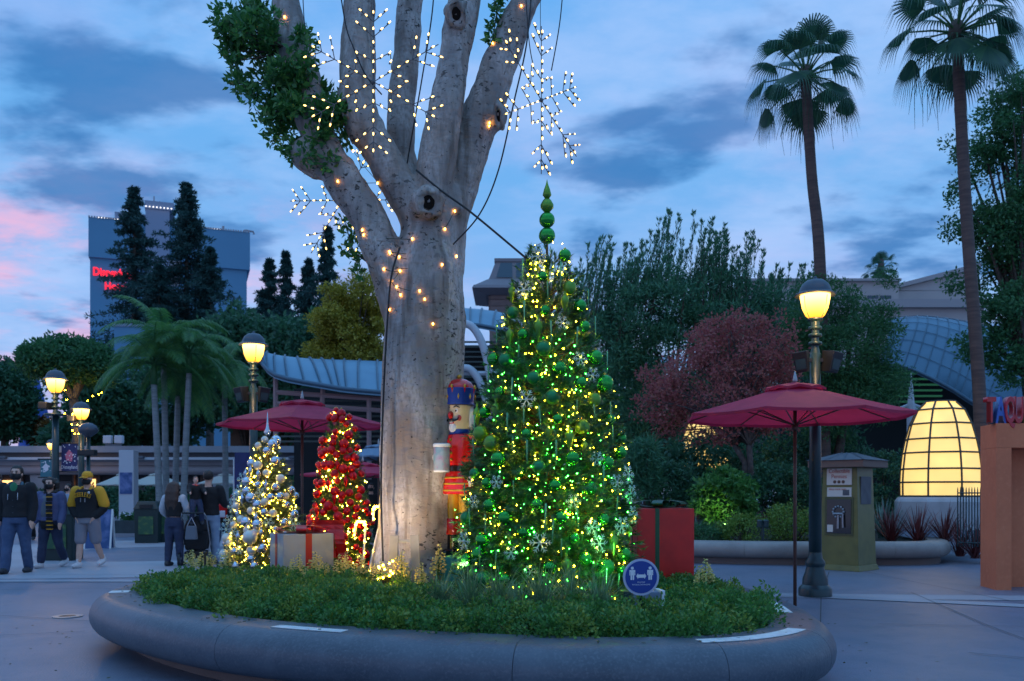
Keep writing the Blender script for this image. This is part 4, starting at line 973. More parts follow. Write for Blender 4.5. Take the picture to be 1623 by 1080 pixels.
# dwarf snapdragons
def snapdragon():
    root = thing('snapdragon', 'yellow snapdragon spike in bloom among the planter shrubs', 'flower', (0,0,0), 0, 'yellow snapdragons in the planter bed')
    MB().tube([(0,0,0),(0.01,0,0.18),(0.012,0,0.36)], [0.006,0.005,0.002], 5).build('stem', M['stem_green'], root)
    r = random.Random(3); vs_ = []; fs_ = []
    for sx, sy, hh in ((0.01,0,0.36),(0.05,0.02,0.29),(-0.045,0.015,0.31),(0.0,-0.045,0.25)):
        fl = MB()
        for i in range(22):
            z = hh*(0.48+0.54*i/22); a = i*2.4+r.random(); rd = 0.026*(1-0.45*i/22)*r.uniform(0.6,1.3); fl.ball((math.cos(a)*rd+sx, math.sin(a)*rd+sy, z+r.uniform(-.008,.008)), r.uniform(0.008,0.017)*(1-0.35*i/22), 5, 3, (1.1,1.1,0.8))
        fl.build('flower_spike', M['flower_yellow'], root)
    C = np.stack([NPR.normal(0, 0.025, 40), NPR.normal(0, 0.025, 40), NPR.uniform(0.0, 0.2, 40)], 1); V, F = leaves(C, 0.06, 0.016, 0.5)
    arr_mesh('leaves', V, F, M['leaf_cover_yellow'], root); return root
s0 = snapdragon(); first = True
for px, py, d in ((359,878,10.1),(331,876,10.2),(318,886,10.0),(303,880,10.3),(497,890,9.2),(515,896,8.9),(551,872,9.3),(592,900,8.6),(603,905,8.5),(636,888,8.35),(670,890,8.2),(692,872,8.6),(470,896,9.0),(486,902,8.8),(1012,893,8.4),(1108,905,8.0),(1120,900,8.1),(575,893,8.9),(540,890,9.0)):
    o = s0 if first else copy_tree(s0); first = False
    o.location = (X(px,d), d, 0.44+RND.uniform(0.0,0.05)); s = RND.uniform(0.85,1.3); o.scale = (s,s,s*min(1.3, max(0.7, (Z(py,d)-0.44)/0.36))); o.rotation_euler = (RND.uniform(-0.12,0.12), RND.uniform(-0.12,0.12), RND.uniform(0,6))
lf = []
for _ in range(260):
    i = RND.randrange(NO); o = RND.choice((-0.25,-0.5,-0.9,0.2,0.3,0.4)); q = OUT[i]+INN[i]*(o+RND.uniform(-0.2,0.08)*(1 if o < 0 else 0.3)); lf.append((q.x, q.y, 0.484 if o > 0 else 0.006))
V, F = leaves(np.array(lf), 0.045, 0.024, 0, None, 1.0, 0.1); V[:, 2] = np.repeat(np.array(lf)[:, 2], 4)+np.abs(V[:, 2]-np.repeat(np.array(lf)[:, 2], 4))*0.25
tag(arr_mesh('fallen_leaves', V, F, mat('leaf_litter', (0.10,0.06,0.03), 0.7, island=(0.05,0.07,0.02))), 'small fallen leaves scattered on the rim and the paving around the planter', 'leaves', kind='stuff')
MB().tube([(0,0,0),(0,0,0.30)], 0.012, 8).ball((0,0,0.31), 0.02, 8, 6).build('garden_stake', M['black_metal'])
gs = bpy.data.objects['garden_stake']; gs.location = (X(325,9.6), 9.6, 0.44); tag(gs, 'short black stake in the shrubs at the left end of the planter', 'stake')
# ================================================================== street lamps
def globe_mat():
    m = bpy.data.materials.new('lamp_globe'); m.use_nodes = True; nt = m.node_tree; nt.nodes.clear(); N = nt.nodes.new; L = nt.links.new
    out = N('ShaderNodeOutputMaterial'); e = N('ShaderNodeEmission'); tc = N('ShaderNodeTexCoord'); sp = N('ShaderNodeSeparateXYZ'); L(tc.outputs['Generated'], sp.inputs[0])
    r = N('ShaderNodeValToRGB'); el = r.color_ramp.elements; el[0].position = 0.0; el[0].color = (1.0,0.34,0.02,1); el[1].position = 0.8; el[1].color = (1.0,0.54,0.12,1)
    L(sp.outputs[2], r.inputs[0]); L(r.outputs[0], e.inputs[0])
    mr = N('ShaderNodeMapRange'); mr.inputs[3].default_value = 1.0; mr.inputs[4].default_value = 3.6; L(sp.outputs[2], mr.inputs[0]); L(mr.outputs[0], e.inputs[1]); L(e.outputs[0], out.inputs[0]); return m
M['lamp_globe'] = globe_mat()
defm('lamp_cap', (0.06,0.075,0.10), 0.4, 0.3)
def street_lamp(label, x, y, h=4.32, speakers=True, rz=0.0):
    r = thing('street_lamp', label, 'street lamp', (x,y,0), rz, None); k = h/4.32; G = M['dark_green_paint']
    MB().lathe([(0.22,0.0),(0.22,0.10),(0.20,0.13),(0.17,0.16),(0.165,0.24),(0.135,0.32),(0.115,0.40),(0.13,0.43),(0.13,0.47),(0.095,0.52),(0.085,0.60)], 20).build('base', G, r, True, angle=SA)
    MB().lathe([(0.085,0.58),(0.078,2.0),(0.068,3.32*k)], 16).build('pole', G, r, True)
    for z in (3.45,3.56,3.66):
        z *= k; MB().lathe([(0.05,z-0.03),(0.085,z-0.02),(0.09,z),(0.085,z+0.02),(0.05,z+0.03)], 18).build('collar', G, r, True)
    MB().lathe([(0.068,3.30*k),(0.045,3.4*k),(0.05,3.6*k),(0.06,3.74*k),(0.10,3.77*k),(0.10,3.79*k),(0.02,3.80*k)], 16).build('neck', G, r, True, angle=SA)
    MB().lathe([(0.07,3.785*k),(0.125,3.83*k),(0.17,3.93*k),(0.195,4.07*k),(0.198,4.11*k)], 24).build('lamp_globe', M['lamp_globe'], r, True)
    lp = link(bpy.data.objects.new('lamp_light', bpy.data.lights.new('lamp_light', 'POINT')), r); lp.location = (-0.05,-0.45,3.80*k); lp.data.energy = 15; lp.data.color = (1.0,0.58,0.22); lp.data.shadow_soft_size = 0.12
    cg = MB()
    for i in range(4):
        a = i*PI/2+0.5; cg.tube([(math.cos(a)*q, math.sin(a)*q, z*k) for q, z in ((0.11,3.79),(0.15,3.85),(0.19,3.95),(0.207,4.08))], 0.006, 4)
    cg.build('cage', G, r)
    MB().lathe([(0.19,4.105*k),(0.265,4.10*k),(0.27,4.115*k),(0.215,4.15*k),(0.20,4.20*k),(0.17,4.26*k),(0.11,4.31*k),(0.03,4.33*k),(0.02,4.36*k),(0.001,4.37*k)], 28).build('cap', M['lamp_cap'], r, True, angle=SA)
    if speakers:
        for s in (-1, 1):
            b = MB().taper((0,0,-0.15), (0.15,0.17), (0.20,0.22), 0.28).build('speaker', M['black_metal'], r, bevel=0.012)
            b.location = (s*0.20,-0.05,3.2*k); b.rotation_euler = (0.15, s*0.12, s*0.5)
            MB().box((0,-0.098,-0.01), (0.13,0.006,0.2)).build('grille', M['dark_green_paint'], b)
        MB().box((0,-0.02,3.22*k), (0.40,0.04,0.05)).build('bracket', M['black_metal'], r)
    return r
street_lamp('lit green street lamp with two speakers beside the right red umbrella', X(1292,12.0), 12.0, 4.30)
street_lamp('lit green street lamp with two speakers rising behind the left red umbrella', X(402,16.5), 16.5, 4.38)
l1 = street_lamp('large lit street lamp nearest the left edge, with camera bracket and navy banner', X(88,20.5), 20.5, 4.25, False)
l2 = street_lamp('second lit street lamp from the left edge, just behind the navy banner', X(129,24.0), 24.0, 3.87, False)
l3 = street_lamp('small distant lit street lamp seen low behind the leftmost lamp post', X(82,42), 42, 3.95, False)
for l in (l1, l2):
    MB().tube([(-0.28,0,3.22),(0.28,0,3.22)], 0.02, 6).build('bracket', M['black_metal'], l)
    MB().lathe([(0.24,3.20),(0.25,3.22),(0.24,3.24),(0.05,3.25)], 20).build('ring', M['dark_green_paint'], l, True)
    MB().box((-0.18,-0.08,3.42), (0.20,0.34,0.16)).build('camera_housing', M['black_metal'], l, bevel=0.02)
dome = thing('dome_lamp', 'unlit dark dome camera lamp just right of the second left street lamp', 'dome lamp', (X(140,23), 23, 0))
MB().lathe([(0.10,0),(0.09,0.3),(0.055,0.4),(0.05,2.9)], 12).build('pole', M['dark_green_paint'], dome, True)
MB().lathe([(0.05,2.85),(0.22,2.98),(0.25,3.05),(0.2,3.16),(0.1,3.22),(0.001,3.24)], 20).build('cap', M['lamp_cap'], dome, True)
MB().box((0.0,-0.1,2.45), (0.5,0.2,0.16)).build('camera_box', M['black_metal'], dome, bevel=0.03)
defm('banner_navy', (0.018,0.025,0.10), 0.6, noise=(6, (0.03,0.03,0.14), 0.4, 0.7)); defm('banner_teal', (0.04,0.16,0.20), 0.6, noise=(5, (0.06,0.22,0.25), 0.45, 0.7)); defm('print_white', (0.7,0.7,0.75), 0.6); defm('print_pink', (0.6,0.15,0.22), 0.6)
def banner(label, px, py0, py1, w, d, m, txt=None):
    z0, z1 = Z(py1, d), Z(py0, d); r = thing('banner', label, 'banner', (X(px,d), d, z0)); h = z1-z0
    MB().box((0,0,h/2), (w,0.012,h)).build('cloth', m, r)
    for z in (0.0, h): MB().tube([(-w/2-0.06,0,z),(w/2+0.02,0,z)], 0.018, 6).build('rod', M['black_metal'], r)
    if txt: put('lettering', text_mesh(txt, M['print_white'], 0.085, 0.002, 0.72), r, (0,-0.009,0.07), (PI/2,0,0))
    q = MB(); rr = random.Random(int(px))
    for i in range(26): q.ball((rr.uniform(-w*0.42,w*0.42), -0.008, rr.uniform(h*0.28, h*0.95)), rr.uniform(0.008,0.02), 6, 4, (1,0.2,1))
    q.build('printed_snow', M['print_white'], r)
    q = MB(); q.add([(-w*0.2,-0.0085,h*0.4),(w*0.18,-0.0085,h*0.36),(w*0.25,-0.0085,h*0.62),(0,-0.0085,h*0.78),(-w*0.26,-0.0085,h*0.6)], [(0,1,2,3,4)]); q.build('printed_patch', M['print_pink'] if txt else M['print_white'], r)
banner('navy banner with white lettering hung between the two left lamp posts', 110, 703, 748, 0.36, 20.6, M['banner_navy'], 'Disneyland')
banner('smaller teal banner hung left of the leftmost lamp post', 73, 728, 757, 0.26, 20.9, M['banner_teal'])

# ================================================================== market umbrellas
defm('umbrella_red', (0.56,0.032,0.09), 0.75, noise=(3.5, (0.46,0.025,0.072), 0.4, 0.7), bump=(160, 0.12), transl=0.35)
defm('umbrella_cream', (0.62,0.57,0.50), 0.8, transl=0.3)
defm('pole_brown', (0.13,0.055,0.035), 0.45, noise=(10, (0.09,0.04,0.03), 0.4, 0.7))
def umbrella(label, x, y, zed, ztop, rad, mcan, mpole, n=8, rz=0.2, group=None, base=True, prad=0.022):
    r = thing('market_umbrella', label, 'umbrella', (x,y,0), rz, group)
    zv = ztop-0.10
    def pt(a, f, sag=True):   # f 0 at vent edge .. 1 at rim
        q = 0.20*rad+(rad*0.80)*f; z = zv+(zed-zv)*(max(f,0.0)**1.06 if f > 0 else f)-(0.012 if sag else 0.0)*math.sin(f*PI); return Vector((math.cos(a)*q, math.sin(a)*q, z))
    def build_panel(name, f0, f1, zoff, drop):
        for i in range(n):
            a0, a1 = 2*PI*i/n, 2*PI*(i+1)/n; vs = []; fs = []; K = 6; J = 6
            for j in range(J+1):
                f = f0+(f1-f0)*j/J
                for k in range(K+1):
                    t = k/K; p = pt(a0, f)*(1-t)+pt(a1, f)*t; p.z += zoff-0.045*rad*f*4*t*(1-t)*0.35; vs.append(p)
            for j in range(J):
                for k in range(K): fs.append((j*(K+1)+k, (j+1)*(K+1)+k, (j+1)*(K+1)+k+1, j*(K+1)+k+1))
            b = len(vs)
            for k in range(K+1): p = vs[J*(K+1)+k]; vs.append(p*1.0+Vector((0,0,-drop)))
            for k in range(K): fs.append((J*(K+1)+k, b+k, b+k+1, J*(K+1)+k+1))
            MB().add(vs, fs).build(name, mcan, r, True, angle=SA)
    build_panel('canopy_panel', -0.08, 1.0, 0.0, 0.035)
    for i in range(n):     # vent top
        a0, a1 = 2*PI*i/n, 2*PI*(i+1)/n; q = 0.27*rad
        e0, e1 = Vector((math.cos(a0)*q, math.sin(a0)*q, zv+0.012)), Vector((math.cos(a1)*q, math.sin(a1)*q, zv+0.012)); m_ = (e0+e1)/2+Vector((0,0,0.03))
        MB().add([Vector((0,0,ztop)), e0, m_, e1, e0-Vector((0,0,0.03)), m_-Vector((0,0,0.03)), e1-Vector((0,0,0.03))], [(0,1,2),(0,2,3),(1,4,5,2),(2,5,6,3)]).build('vent_panel', mcan, r)
    for i in range(n):
        a = 2*PI*i/n; MB().tube([pt(a, -0.2)+Vector((0,0,-0.03)), pt(a, 0.97)+Vector((0,0,-0.025))], 0.009, 5).build('rib', mpole, r)
        MB().tube([pt(a, 0.45)+Vector((0,0,-0.03)), Vector((0,0,zed-0.12))], 0.008, 5).build('strut', mpole, r)
    MB().lathe([(prad,0.0),(prad,ztop-0.02)], 12).build('pole', mpole, r, True)
    MB().lathe([(prad*1.7,zed-0.18),(prad*2.0,zed-0.15),(prad*1.7,zed-0.10)], 12).build('hub', mpole, r, True)
    MB().lathe([(0.02,ztop-0.01),(0.03,ztop+0.02),(0.022,ztop+0.06),(0.008,ztop+0.12),(0.001,ztop+0.14)], 10).build('finial', M['grey_metal'], r, True)
    if base: MB().lathe([(0.27,0),(0.27,0.03),(0.06,0.06),(0.04,0.3),(0.025,0.31)], 20).build('base', M['black_metal'], r, True, angle=SA)
    return r
umbrella('red market umbrella on a brown pole in front of the right street lamp', X(1260,10.75), 10.75, Z(659,10.75), Z(606,10.75), 1.36, M['umbrella_red'], M['pole_brown'], rz=0.25, base=False, prad=0.021)
umbrella('red market umbrella behind the frosted and red christmas trees', X(479,14.2), 14.2, Z(672,14.2), Z(633,14.2), 1.35, M['umbrella_red'], M['pole_brown'], rz=0.1)
umbrella('third red market umbrella, mostly hidden behind the red ball tree and trunk', X(575,19.5), 19.5, Z(752,19.5), Z(732,19.5), 1.35, M['umbrella_red'], M['pole_brown'], rz=0.3)
umbrella('grey blue market umbrella peeking out left of the trunk', X(600,23), 23, Z(725,23), Z(704,23), 1.35, mat('umbrella_blue', (0.14,0.20,0.28), 0.8), M['pole_brown'], rz=0.0)
gu = 'cream umbrellas in front of the monorail beam'
umbrella('leftmost cream patio umbrella, over the poster column', X(196,38), 38, Z(768,38), Z(750,38), 1.15, M['umbrella_cream'], M['white_paint'], rz=0.1, group=gu)
umbrella('middle cream patio umbrella behind the palm trunks', X(248,39), 39, Z(768,39), Z(750,39), 1.2, M['umbrella_cream'], M['white_paint'], rz=0.3, group=gu)
umbrella('rightmost cream patio umbrella, right of the man in black', X(357,37), 37, Z(766,37), Z(750,37), 1.1, M['umbrella_cream'], M['white_paint'], rz=0.2, group=gu)

# ================================================================== vending kiosk
defm('kiosk_olive', (0.17,0.15,0.04), 0.4, noise=(5, (0.13,0.12,0.034), 0.4, 0.7)); defm('kiosk_dark', (0.075,0.075,0.025), 0.45)
defm('roof_slate', (0.10,0.105,0.12), 0.6, noise=(6, (0.07,0.07,0.085), 0.4, 0.7)); defm('sign_cream', (0.66,0.58,0.50), 0.6); defm('sign_print', (0.42,0.05,0.03), 0.6); defm('dark_glass', (0.006,0.006,0.008), 0.06, spec=0.6)
defm('eave_wood', (0.17,0.10,0.075), 0.6)
kd = 16.0; ks = kd/FPX
ko = thing('penny_kiosk', 'olive green collectible penny kiosk with hipped roof beside the street lamp', 'kiosk', (X(1352,kd), kd+0.25, 0), math.radians(-46))
w0, w1 = 0.74, 0.64; hh = 1.88
MB().taper((0,0,0.06), (w0,w0), (w1,w1), hh-0.06).build('body', M['kiosk_olive'], ko, bevel=0.01)
MB().taper((0,0,0.0), (w0+0.08,w0+0.08), (w0+0.02,w0+0.02), 0.10).build('plinth', M['kiosk_olive'], ko, bevel=0.01)
MB().box((0,0,hh+0.05), (1.04,1.04,0.13)).build('eave', M['eave_wood'], ko, bevel=0.01)
MB().taper((0,0,hh+0.115), (1.10,1.10), (0.25,0.25), 0.14).build('roof', M['roof_slate'], ko)
rb = MB()
for a in range(4):
    T = Matrix.Rotation(a*PI/2, 4, 'Z')
    for q in (-0.55,-0.18,0.18,0.55): rb.add([T @ Vector((q-0.012,-0.556,hh+0.118)), T @ Vector((q+0.012,-0.556,hh+0.118)), T @ Vector((q*0.23+0.012,-0.126,hh+0.266)), T @ Vector((q*0.23-0.012,-0.126,hh+0.266))], [(0,1,2,3)])
rb.build('roof_ribs', M['lamp_cap'], ko)
def kf(z): return -(w0+(w1-w0)*(z-0.06)/(hh-0.06))/2
tl = math.atan2((w0-w1)/2, hh-0.06)
def face(nm, zc, w, h, m, pr=0.012, xo=0.0, th=0.02):
    o = MB().box((0,0,0), (w,th,h)).build(nm, m, ko, bevel=0.003); o.location = (xo, kf(zc)-pr+th/2-0.001, zc); o.rotation_euler = (-tl,0,0); return o
s1 = face('sign_panel', 1.70, 0.47, 0.30, M['sign_cream'], 0.02); s2 = face('price_panel', 1.42, 0.46, 0.17, M['sign_cream'], 0.012)
face('window_frame', 0.98, 0.54, 0.70, M['kiosk_dark'], 0.010); wn = face('window', 0.98, 0.46, 0.62, M['dark_glass'], 0.014)
for nm, tx, z, h_, par, w_ in (('lettering','Collectible',0.065,0.075,s1,0.85),('lettering','Pennies',-0.03,0.075,s1,0.9),('lettering','PRESS YOUR OWN',0.035,0.03,s2,0.9)):
    put(nm, text_mesh(tx, M['sign_print'], h_, 0.002, w_), par, (0 if par is s1 else -0.03,-0.0115,z), (PI/2,0,0))
for i in range(3): put('penny', MB().lathe([(0.001,-0.004),(0.03,-0.004),(0.03,0.004),(0.001,0.004)], 14).mesh('penny', M['pole_brown']), s1, (-0.08+0.08*i,-0.012,-0.095), (PI/2,0,0))
put('coin_picture', MB().box((0,0,0), (0.12,0.004,0.10)).mesh('coin_picture', M['roof_slate']), s2, (0.13,-0.0125,-0.01))
cr = MB().tube([(0.0,-0.03,-0.22),(0.0,-0.03,0.02)], 0.022, 8).tube([(-0.09,-0.05,0.05),(0.09,-0.05,0.05)], 0.018, 8).tube([(0.09,-0.05,0.05),(0.10,-0.05,-0.20)], 0.014, 8)
for a in range(12): cr.ball((0.10*math.cos(a*PI/6),-0.03,0.08+0.10*math.sin(a*PI/6)), 0.022, 6, 4)
cr.build('crank', M['grey_metal'], wn); put('price_card', MB().box((0,0,0), (0.11,0.006,0.13)).mesh('price_card', M['sign_cream']), wn, (-0.16,-0.014,-0.22))
pnl = MB().box((0,0,0), (0.02,0.42,0.5)).build('side_poster', M['roof_slate'], ko, bevel=0.004); pnl.location = (-kf(1.45)+0.004,0,1.45)

# ================================================================== glowing lanterns
def lantern_mat(nm, c, s):
    m = bpy.data.materials.new(nm); m.use_nodes = True; nt = m.node_tree; N = nt.nodes.new; L = nt.links.new; p = nt.nodes['Principled BSDF']
    p.inputs['Base Color'].default_value = (0.7,0.5,0.22,1); p.inputs['Roughness'].default_value = 0.5
    tc = N('ShaderNodeTexCoord'); n = N('ShaderNodeTexNoise'); n.inputs['Scale'].default_value = 1.3; L(tc.outputs['Object'], n.inputs[0])
    r = N('ShaderNodeMapRange'); r.inputs[3].default_value = s*0.55; r.inputs[4].default_value = s*1.35; L(n.outputs[0], r.inputs[0]); L(r.outputs[0], p.inputs['Emission Strength']); p.inputs['Emission Color'].default_value = c; return m
M['lantern_glow'] = lantern_mat('lantern_glow', (1.0,0.64,0.17,1), 0.52)
def lantern(label, x, y, z0, sc=1.0, ped=True, group=None):
    r = thing('lantern', label, 'lantern', (x,y,z0), math.radians(26)); rows = 7; n = 8; H = 2.05*sc
    rad = [0.84,0.845,0.83,0.79,0.73,0.64,0.50,0.32]; zz = [0,0.30,0.59,0.94,1.24,1.57,1.88,2.06]
    P = lambda i, k: Vector((math.cos(2*PI*(k+0.5)/n)*rad[i]*sc, math.sin(2*PI*(k+0.5)/n)*rad[i]*sc, zz[i]*sc))
    zb = 0.0
    if ped:
        zb = 0.72
        MB().lathe([(0.98,0.0),(0.98,0.6),(0.94,0.66),(0.90,0.70),(0.001,0.70)], 8, Matrix.Rotation(PI/8, 4, 'Z')).build('pedestal', M['ped_white'], r)
    up = Vector((0,0,zb))
    for i in range(rows):
        for k in range(n):
            q = [P(i,k)+up, P(i,k+1)+up, P(i+1,k+1)+up, P(i+1,k)+up]
            MB().add(q+[v*0.985+Vector((0,0,v.z*0.015)) for v in q], [(0,1,2,3),(7,6,5,4),(0,4,5,1),(1,5,6,2),(2,6,7,3),(3,7,4,0)]).build('glass_panel', M['lantern_glow'], r)
    b = 0.022*sc
    for k in range(n): MB().tube([P(i,k)*1.01+up for i in range(rows+1)], b, 6).build('upright', M['lantern_frame'], r)
    for i in range(rows+1):
        for k in range(n): MB().tube([P(i,k)*1.012+up, P(i,k+1)*1.012+up], b*0.95, 5).build('crossbar', M['lantern_frame'], r)
    MB().lathe([(0.33*sc,2.06*sc+zb),(0.34*sc,2.075*sc+zb),(0.20*sc,2.10*sc+zb),(0.001,2.11*sc+zb)], 8, Matrix.Rotation(PI/8, 4, 'Z')).build('top_plate', M['lantern_glow'], r)
    return r
defm('ped_white', (0.45,0.44,0.45), 0.7, noise=(3, (0.37,0.36,0.37), 0.4, 0.7)); defm('lantern_frame', (0.05,0.045,0.035), 0.5)
ld = 19.6; lantern('large glowing yellow paneled lantern on a white pedestal by the orange gate', X(1490,ld), ld, Z(838,ld)+0.0, 1.0)
ld2 = 28.0; lantern('glowing yellow lantern half hidden behind the red leaved tree', X(1118,ld2), ld2, Z(762,ld2), 1.0, False)

# ================================================================== orange gate with sign letters
defm('orange_stucco', (0.66,0.19,0.085), 0.8, noise=[(2.0, (0.57,0.155,0.07), 0.35, 0.7), (14, (0.68,0.21,0.10), 0.5, 0.8)], bump=(70, 0.25))
tq = thing('stucco_gate', 'orange stucco gateway carrying colourful sign letters at the right edge', 'gateway', (X(1579,12.75), 12.75, 0))
zt_, zo = Z(671,12.75), Z(710,12.75)
MB().box((-0.0,0.0,0), (0.001,0.001,0.001)) if False else None
MB().add([(0,0,0),(0.22,0,0),(0.4,0.6,0),(0.09,0.6,0),(0,0,zo),(0.22,0,zo),(0.4,0.6,zo),(0.09,0.6,zo)], [(3,2,1,0),(4,5,6,7),(0,1,5,4),(1,2,6,5),(2,3,7,6),(3,0,4,7)]).build('pier', M['orange_stucco'], tq)
MB().add([(0,0,zo+0.003),(3.2,0,zo+0.003),(3.2,0.6,zo+0.003),(0.09,0.6,zo+0.003),(0,0,zt_),(3.2,0,zt_),(3.2,0.6,zt_),(0.09,0.6,zt_)], [(3,2,1,0),(4,5,6,7),(0,1,5,4),(1,2,6,5),(2,3,7,6),(3,0,4,7)]).build('lintel_beam', M['orange_stucco'], tq)
MB().box((1.82,0.50,zo/2), (2.8,0.16,zo-0.004)).build('back_wall', M['orange_stucco'], tq)
MB().box((2.6,0.2,zo/2), (0.5,0.38,zo-0.006)).build('pier', M['orange_stucco'], tq)
sl = thing('sign_letters', 'row of big red, blue and white metal letters standing on the orange gateway', 'sign letters', (X(1558,12.9), 12.6, zt_))
lc = [('T',(0.45,0.012,0.02)),('A',(0.02,0.10,0.40)),('Q',(0.45,0.012,0.03)),('U',(0.45,0.012,0.02)),('E',(0.35,0.38,0.12)),('R',(0.02,0.10,0.40)),('Í',(0.45,0.012,0.02)),('A',(0.55,0.35,0.05))]
for i, (ch, c) in enumerate(lc):
    o = put('letter', text_mesh(ch, mat('letter_paint', c, 0.35, coat=0.3), 0.37, 0.06, 0.40 if ch != 'Q' else 0.36, 0.02), sl, (0.07+i*0.122, 0.25-0.02*i if i < 2 else 0.2, 0.012), (PI/2,0,0))
    f = put('letter_face', text_mesh(ch, mat('letter_face', (0.62,0.60,0.62), 0.5), 0.34, 0.004, 0.34, -0.01), o, (0,0.01,0.048)) if ch in 'AQ' else None
defm('rail_dark', (0.02,0.022,0.025), 0.5)
MB().box((0.5,0.2,0.006), (1.2,0.03,0.012)).build('base_rail', M['rail_dark'], sl)

# ================================================================== iron fence, bollard light behind the wall
def iron_fence(label, x0, y0, x1, y1, z, h, n):
    r = thing('iron_fence', label, 'fence', (x0,y0,z)); d = Vector((x1-x0, y1-y0, 0))
    pk = MB().tube([(0,0,0.04),(0,0,h-0.06),(0,0,h)], [0.012,0.012,0.003], 5).mesh('picket', M['dark_green_paint'])
    for i in range(n+1): put('picket', pk, r, d*(i/n))
    for q in (0.12, h-0.12): MB().tube([(0,0,q), tuple(d+Vector((0,0,q)))], 0.016, 6).build('rail', M['dark_green_paint'], r)
    return r
iron_fence('dark green iron fence between the large lantern and the orange gateway', X(1518,17.6), 17.6, X(1568,17.2), 17.2, 0.3, Z(772,17.4)-0.3, 11)
iron_fence('long dark iron fence running behind the shrubs and the kiosk', X(1235,24), 24, X(1440,23), 23, 0.7, 1.35, 40)
bl = thing('bollard_light', 'small green twin bollard light in the shrubs left of the lamp post', 'bollard light', (X(1209,17.7), 17.7, 0.35))
MB().tube([(0,0,0),(0,0,0.45)], 0.03, 8).build('post', M['dark_green_paint'], bl); 
for s in (-1, 1): MB().lathe([(0.05,0.36),(0.06,0.38),(0.06,0.5),(0.04,0.52),(0.001,0.52)], 12, Matrix.Translation((s*0.06,0,0))).build('lamp_head', M['dark_green_paint'], bl)
spot('shrub_lamp', (X(1150,18.6), 18.6, 0.75), (X(1128,20.0), 20.2, 1.1), (0.75,1.0,0.30), 45, 60, 0.9)
# ================================================================== far hotel tower
defm('hotel_wall', (0.10,0.25,0.38), 0.7, noise=(0.08, (0.085,0.22,0.34), 0.4, 0.7)); defm('hotel_core', (0.23,0.27,0.36), 0.7); defm('roof_grey', (0.30,0.28,0.30), 0.7)
defm('neon_red', (0.7,0.02,0.03), 0.5, emit=((1.0,0.015,0.035), 0.75)); defm('roof_bulb', (0.9,0.85,0.8), 0.5, emit=((1.0,0.92,0.85), 0.8)); defm('window_dark', (0.05,0.07,0.09), 0.15)
HD = 165.0; ho = thing('hotel_tower', 'blue grey slab hotel tower with red lit lettering behind the conifers', 'hotel', (X(272,HD), HD, 0), math.radians(20)); s_ = HD/FPX*0.945
def hx(px): return (px-272)*s_
def hz(py): return Z(py, HD)
def hbox(nm, px0, px1, py0, py1, y0, y1, m, bev=0):
    return MB().box(((hx(px0)+hx(px1))/2, (y0+y1)/2, (hz(py0)+hz(py1))/2), (hx(px1)-hx(px0), y1-y0, abs(hz(py0)-hz(py1)))).build(nm, m, ho)
hbox('wall', 148, 393, 419, 790, 0, 9, M['hotel_wall']); hbox('upper_wall', 146, 398, 358, 419, -0.5, 9.5, M['hotel_wall'])
hbox('core_wall', 232, 269, 338, 455, -1.4, -0.51, M['hotel_core']); hbox('core_wall', 268.5, 285, 415, 455, -1.0, -0.52, M['roof_grey'])
hbox('penthouse', 231, 276, 326, 338, -1.6, 8, M['hotel_core']); hbox('penthouse', 184, 231, 342, 358, 1, 8, M['hotel_core']); hbox('penthouse', 160, 212, 352, 358, 1, 8, M['roof_grey']); hbox('penthouse', 276, 355, 353, 358, 1, 8, M['roof_grey'])
MB().tube([(hx(355),2,hz(358)),(hx(355),2,hz(346))], 0.25, 5).build('mast', M['roof_grey'], ho); MB().tube([(hx(244),2,hz(326)),(hx(244),2,hz(309))], 0.12, 5).build('mast', M['roof_grey'], ho); MB().tube([(hx(253),2,hz(326)),(hx(253),2,hz(316))], 0.1, 5).build('mast', M['roof_grey'], ho)
MB().tube([(hx(389),2,hz(358)),(hx(389),2,hz(350)),(hx(391),2,hz(349)),(hx(405),2,hz(350)),(hx(406),2,hz(354))], 0.2, 5).build('roof_davit', M['roof_grey'], ho)
pb = MB()
for i in range(62): pb.box((hx(147+i*4.07),-0.5,hz(357.3)), (0.25,0.3,0.3))
pb.build('parapet_studs', M['roof_grey'], ho)['kind'] = 'stuff'
rbm = MB().ball((0,0,0), 0.13, 6, 4).mesh('roof_light', M['roof_bulb'])
for a, b, y, n in ((160,212,354.5,12),(233,272,336,8),(310,355,355.5,10)):
    for i in range(n): put('roof_light', rbm, ho, (hx(a+(b-a)*i/(n-1)), -1.9 if b == 272 else 0.7, hz(y)))
for tx, px, py, h in (('Disneyland', 152, 446, 1.42), ('Hotel', 169.5, 467, 1.42)):
    put('sign_lettering', text_mesh(tx, M['neon_red'], h, 0.15, 0.78, 0.02, 'LEFT'), ho, (hx(px),-0.62 if py < 419 else -0.2,hz(py)), (PI/2,0,0))
for r_ in range(8):
    for c_ in range(3): put('window', None or MB().box((0,0,0), (1.6,0.12,1.3)).mesh('window', M['window_dark']), ho, (hx(292+c_*0), 0, 0)) if False else None
lowb = thing('low_building', 'small pale flat building in front of the hotel foot behind the palms', 'building', (X(212,90), 90, 0))
MB().box((0,4,Z(518,90)/2), (4.0,8,Z(518,90))).build('wall', M['hotel_wall'], lowb); MB().box((0,4,Z(518,90)+0.15), (4.2,8.2,0.3)).build('parapet', M['hotel_core'], lowb)
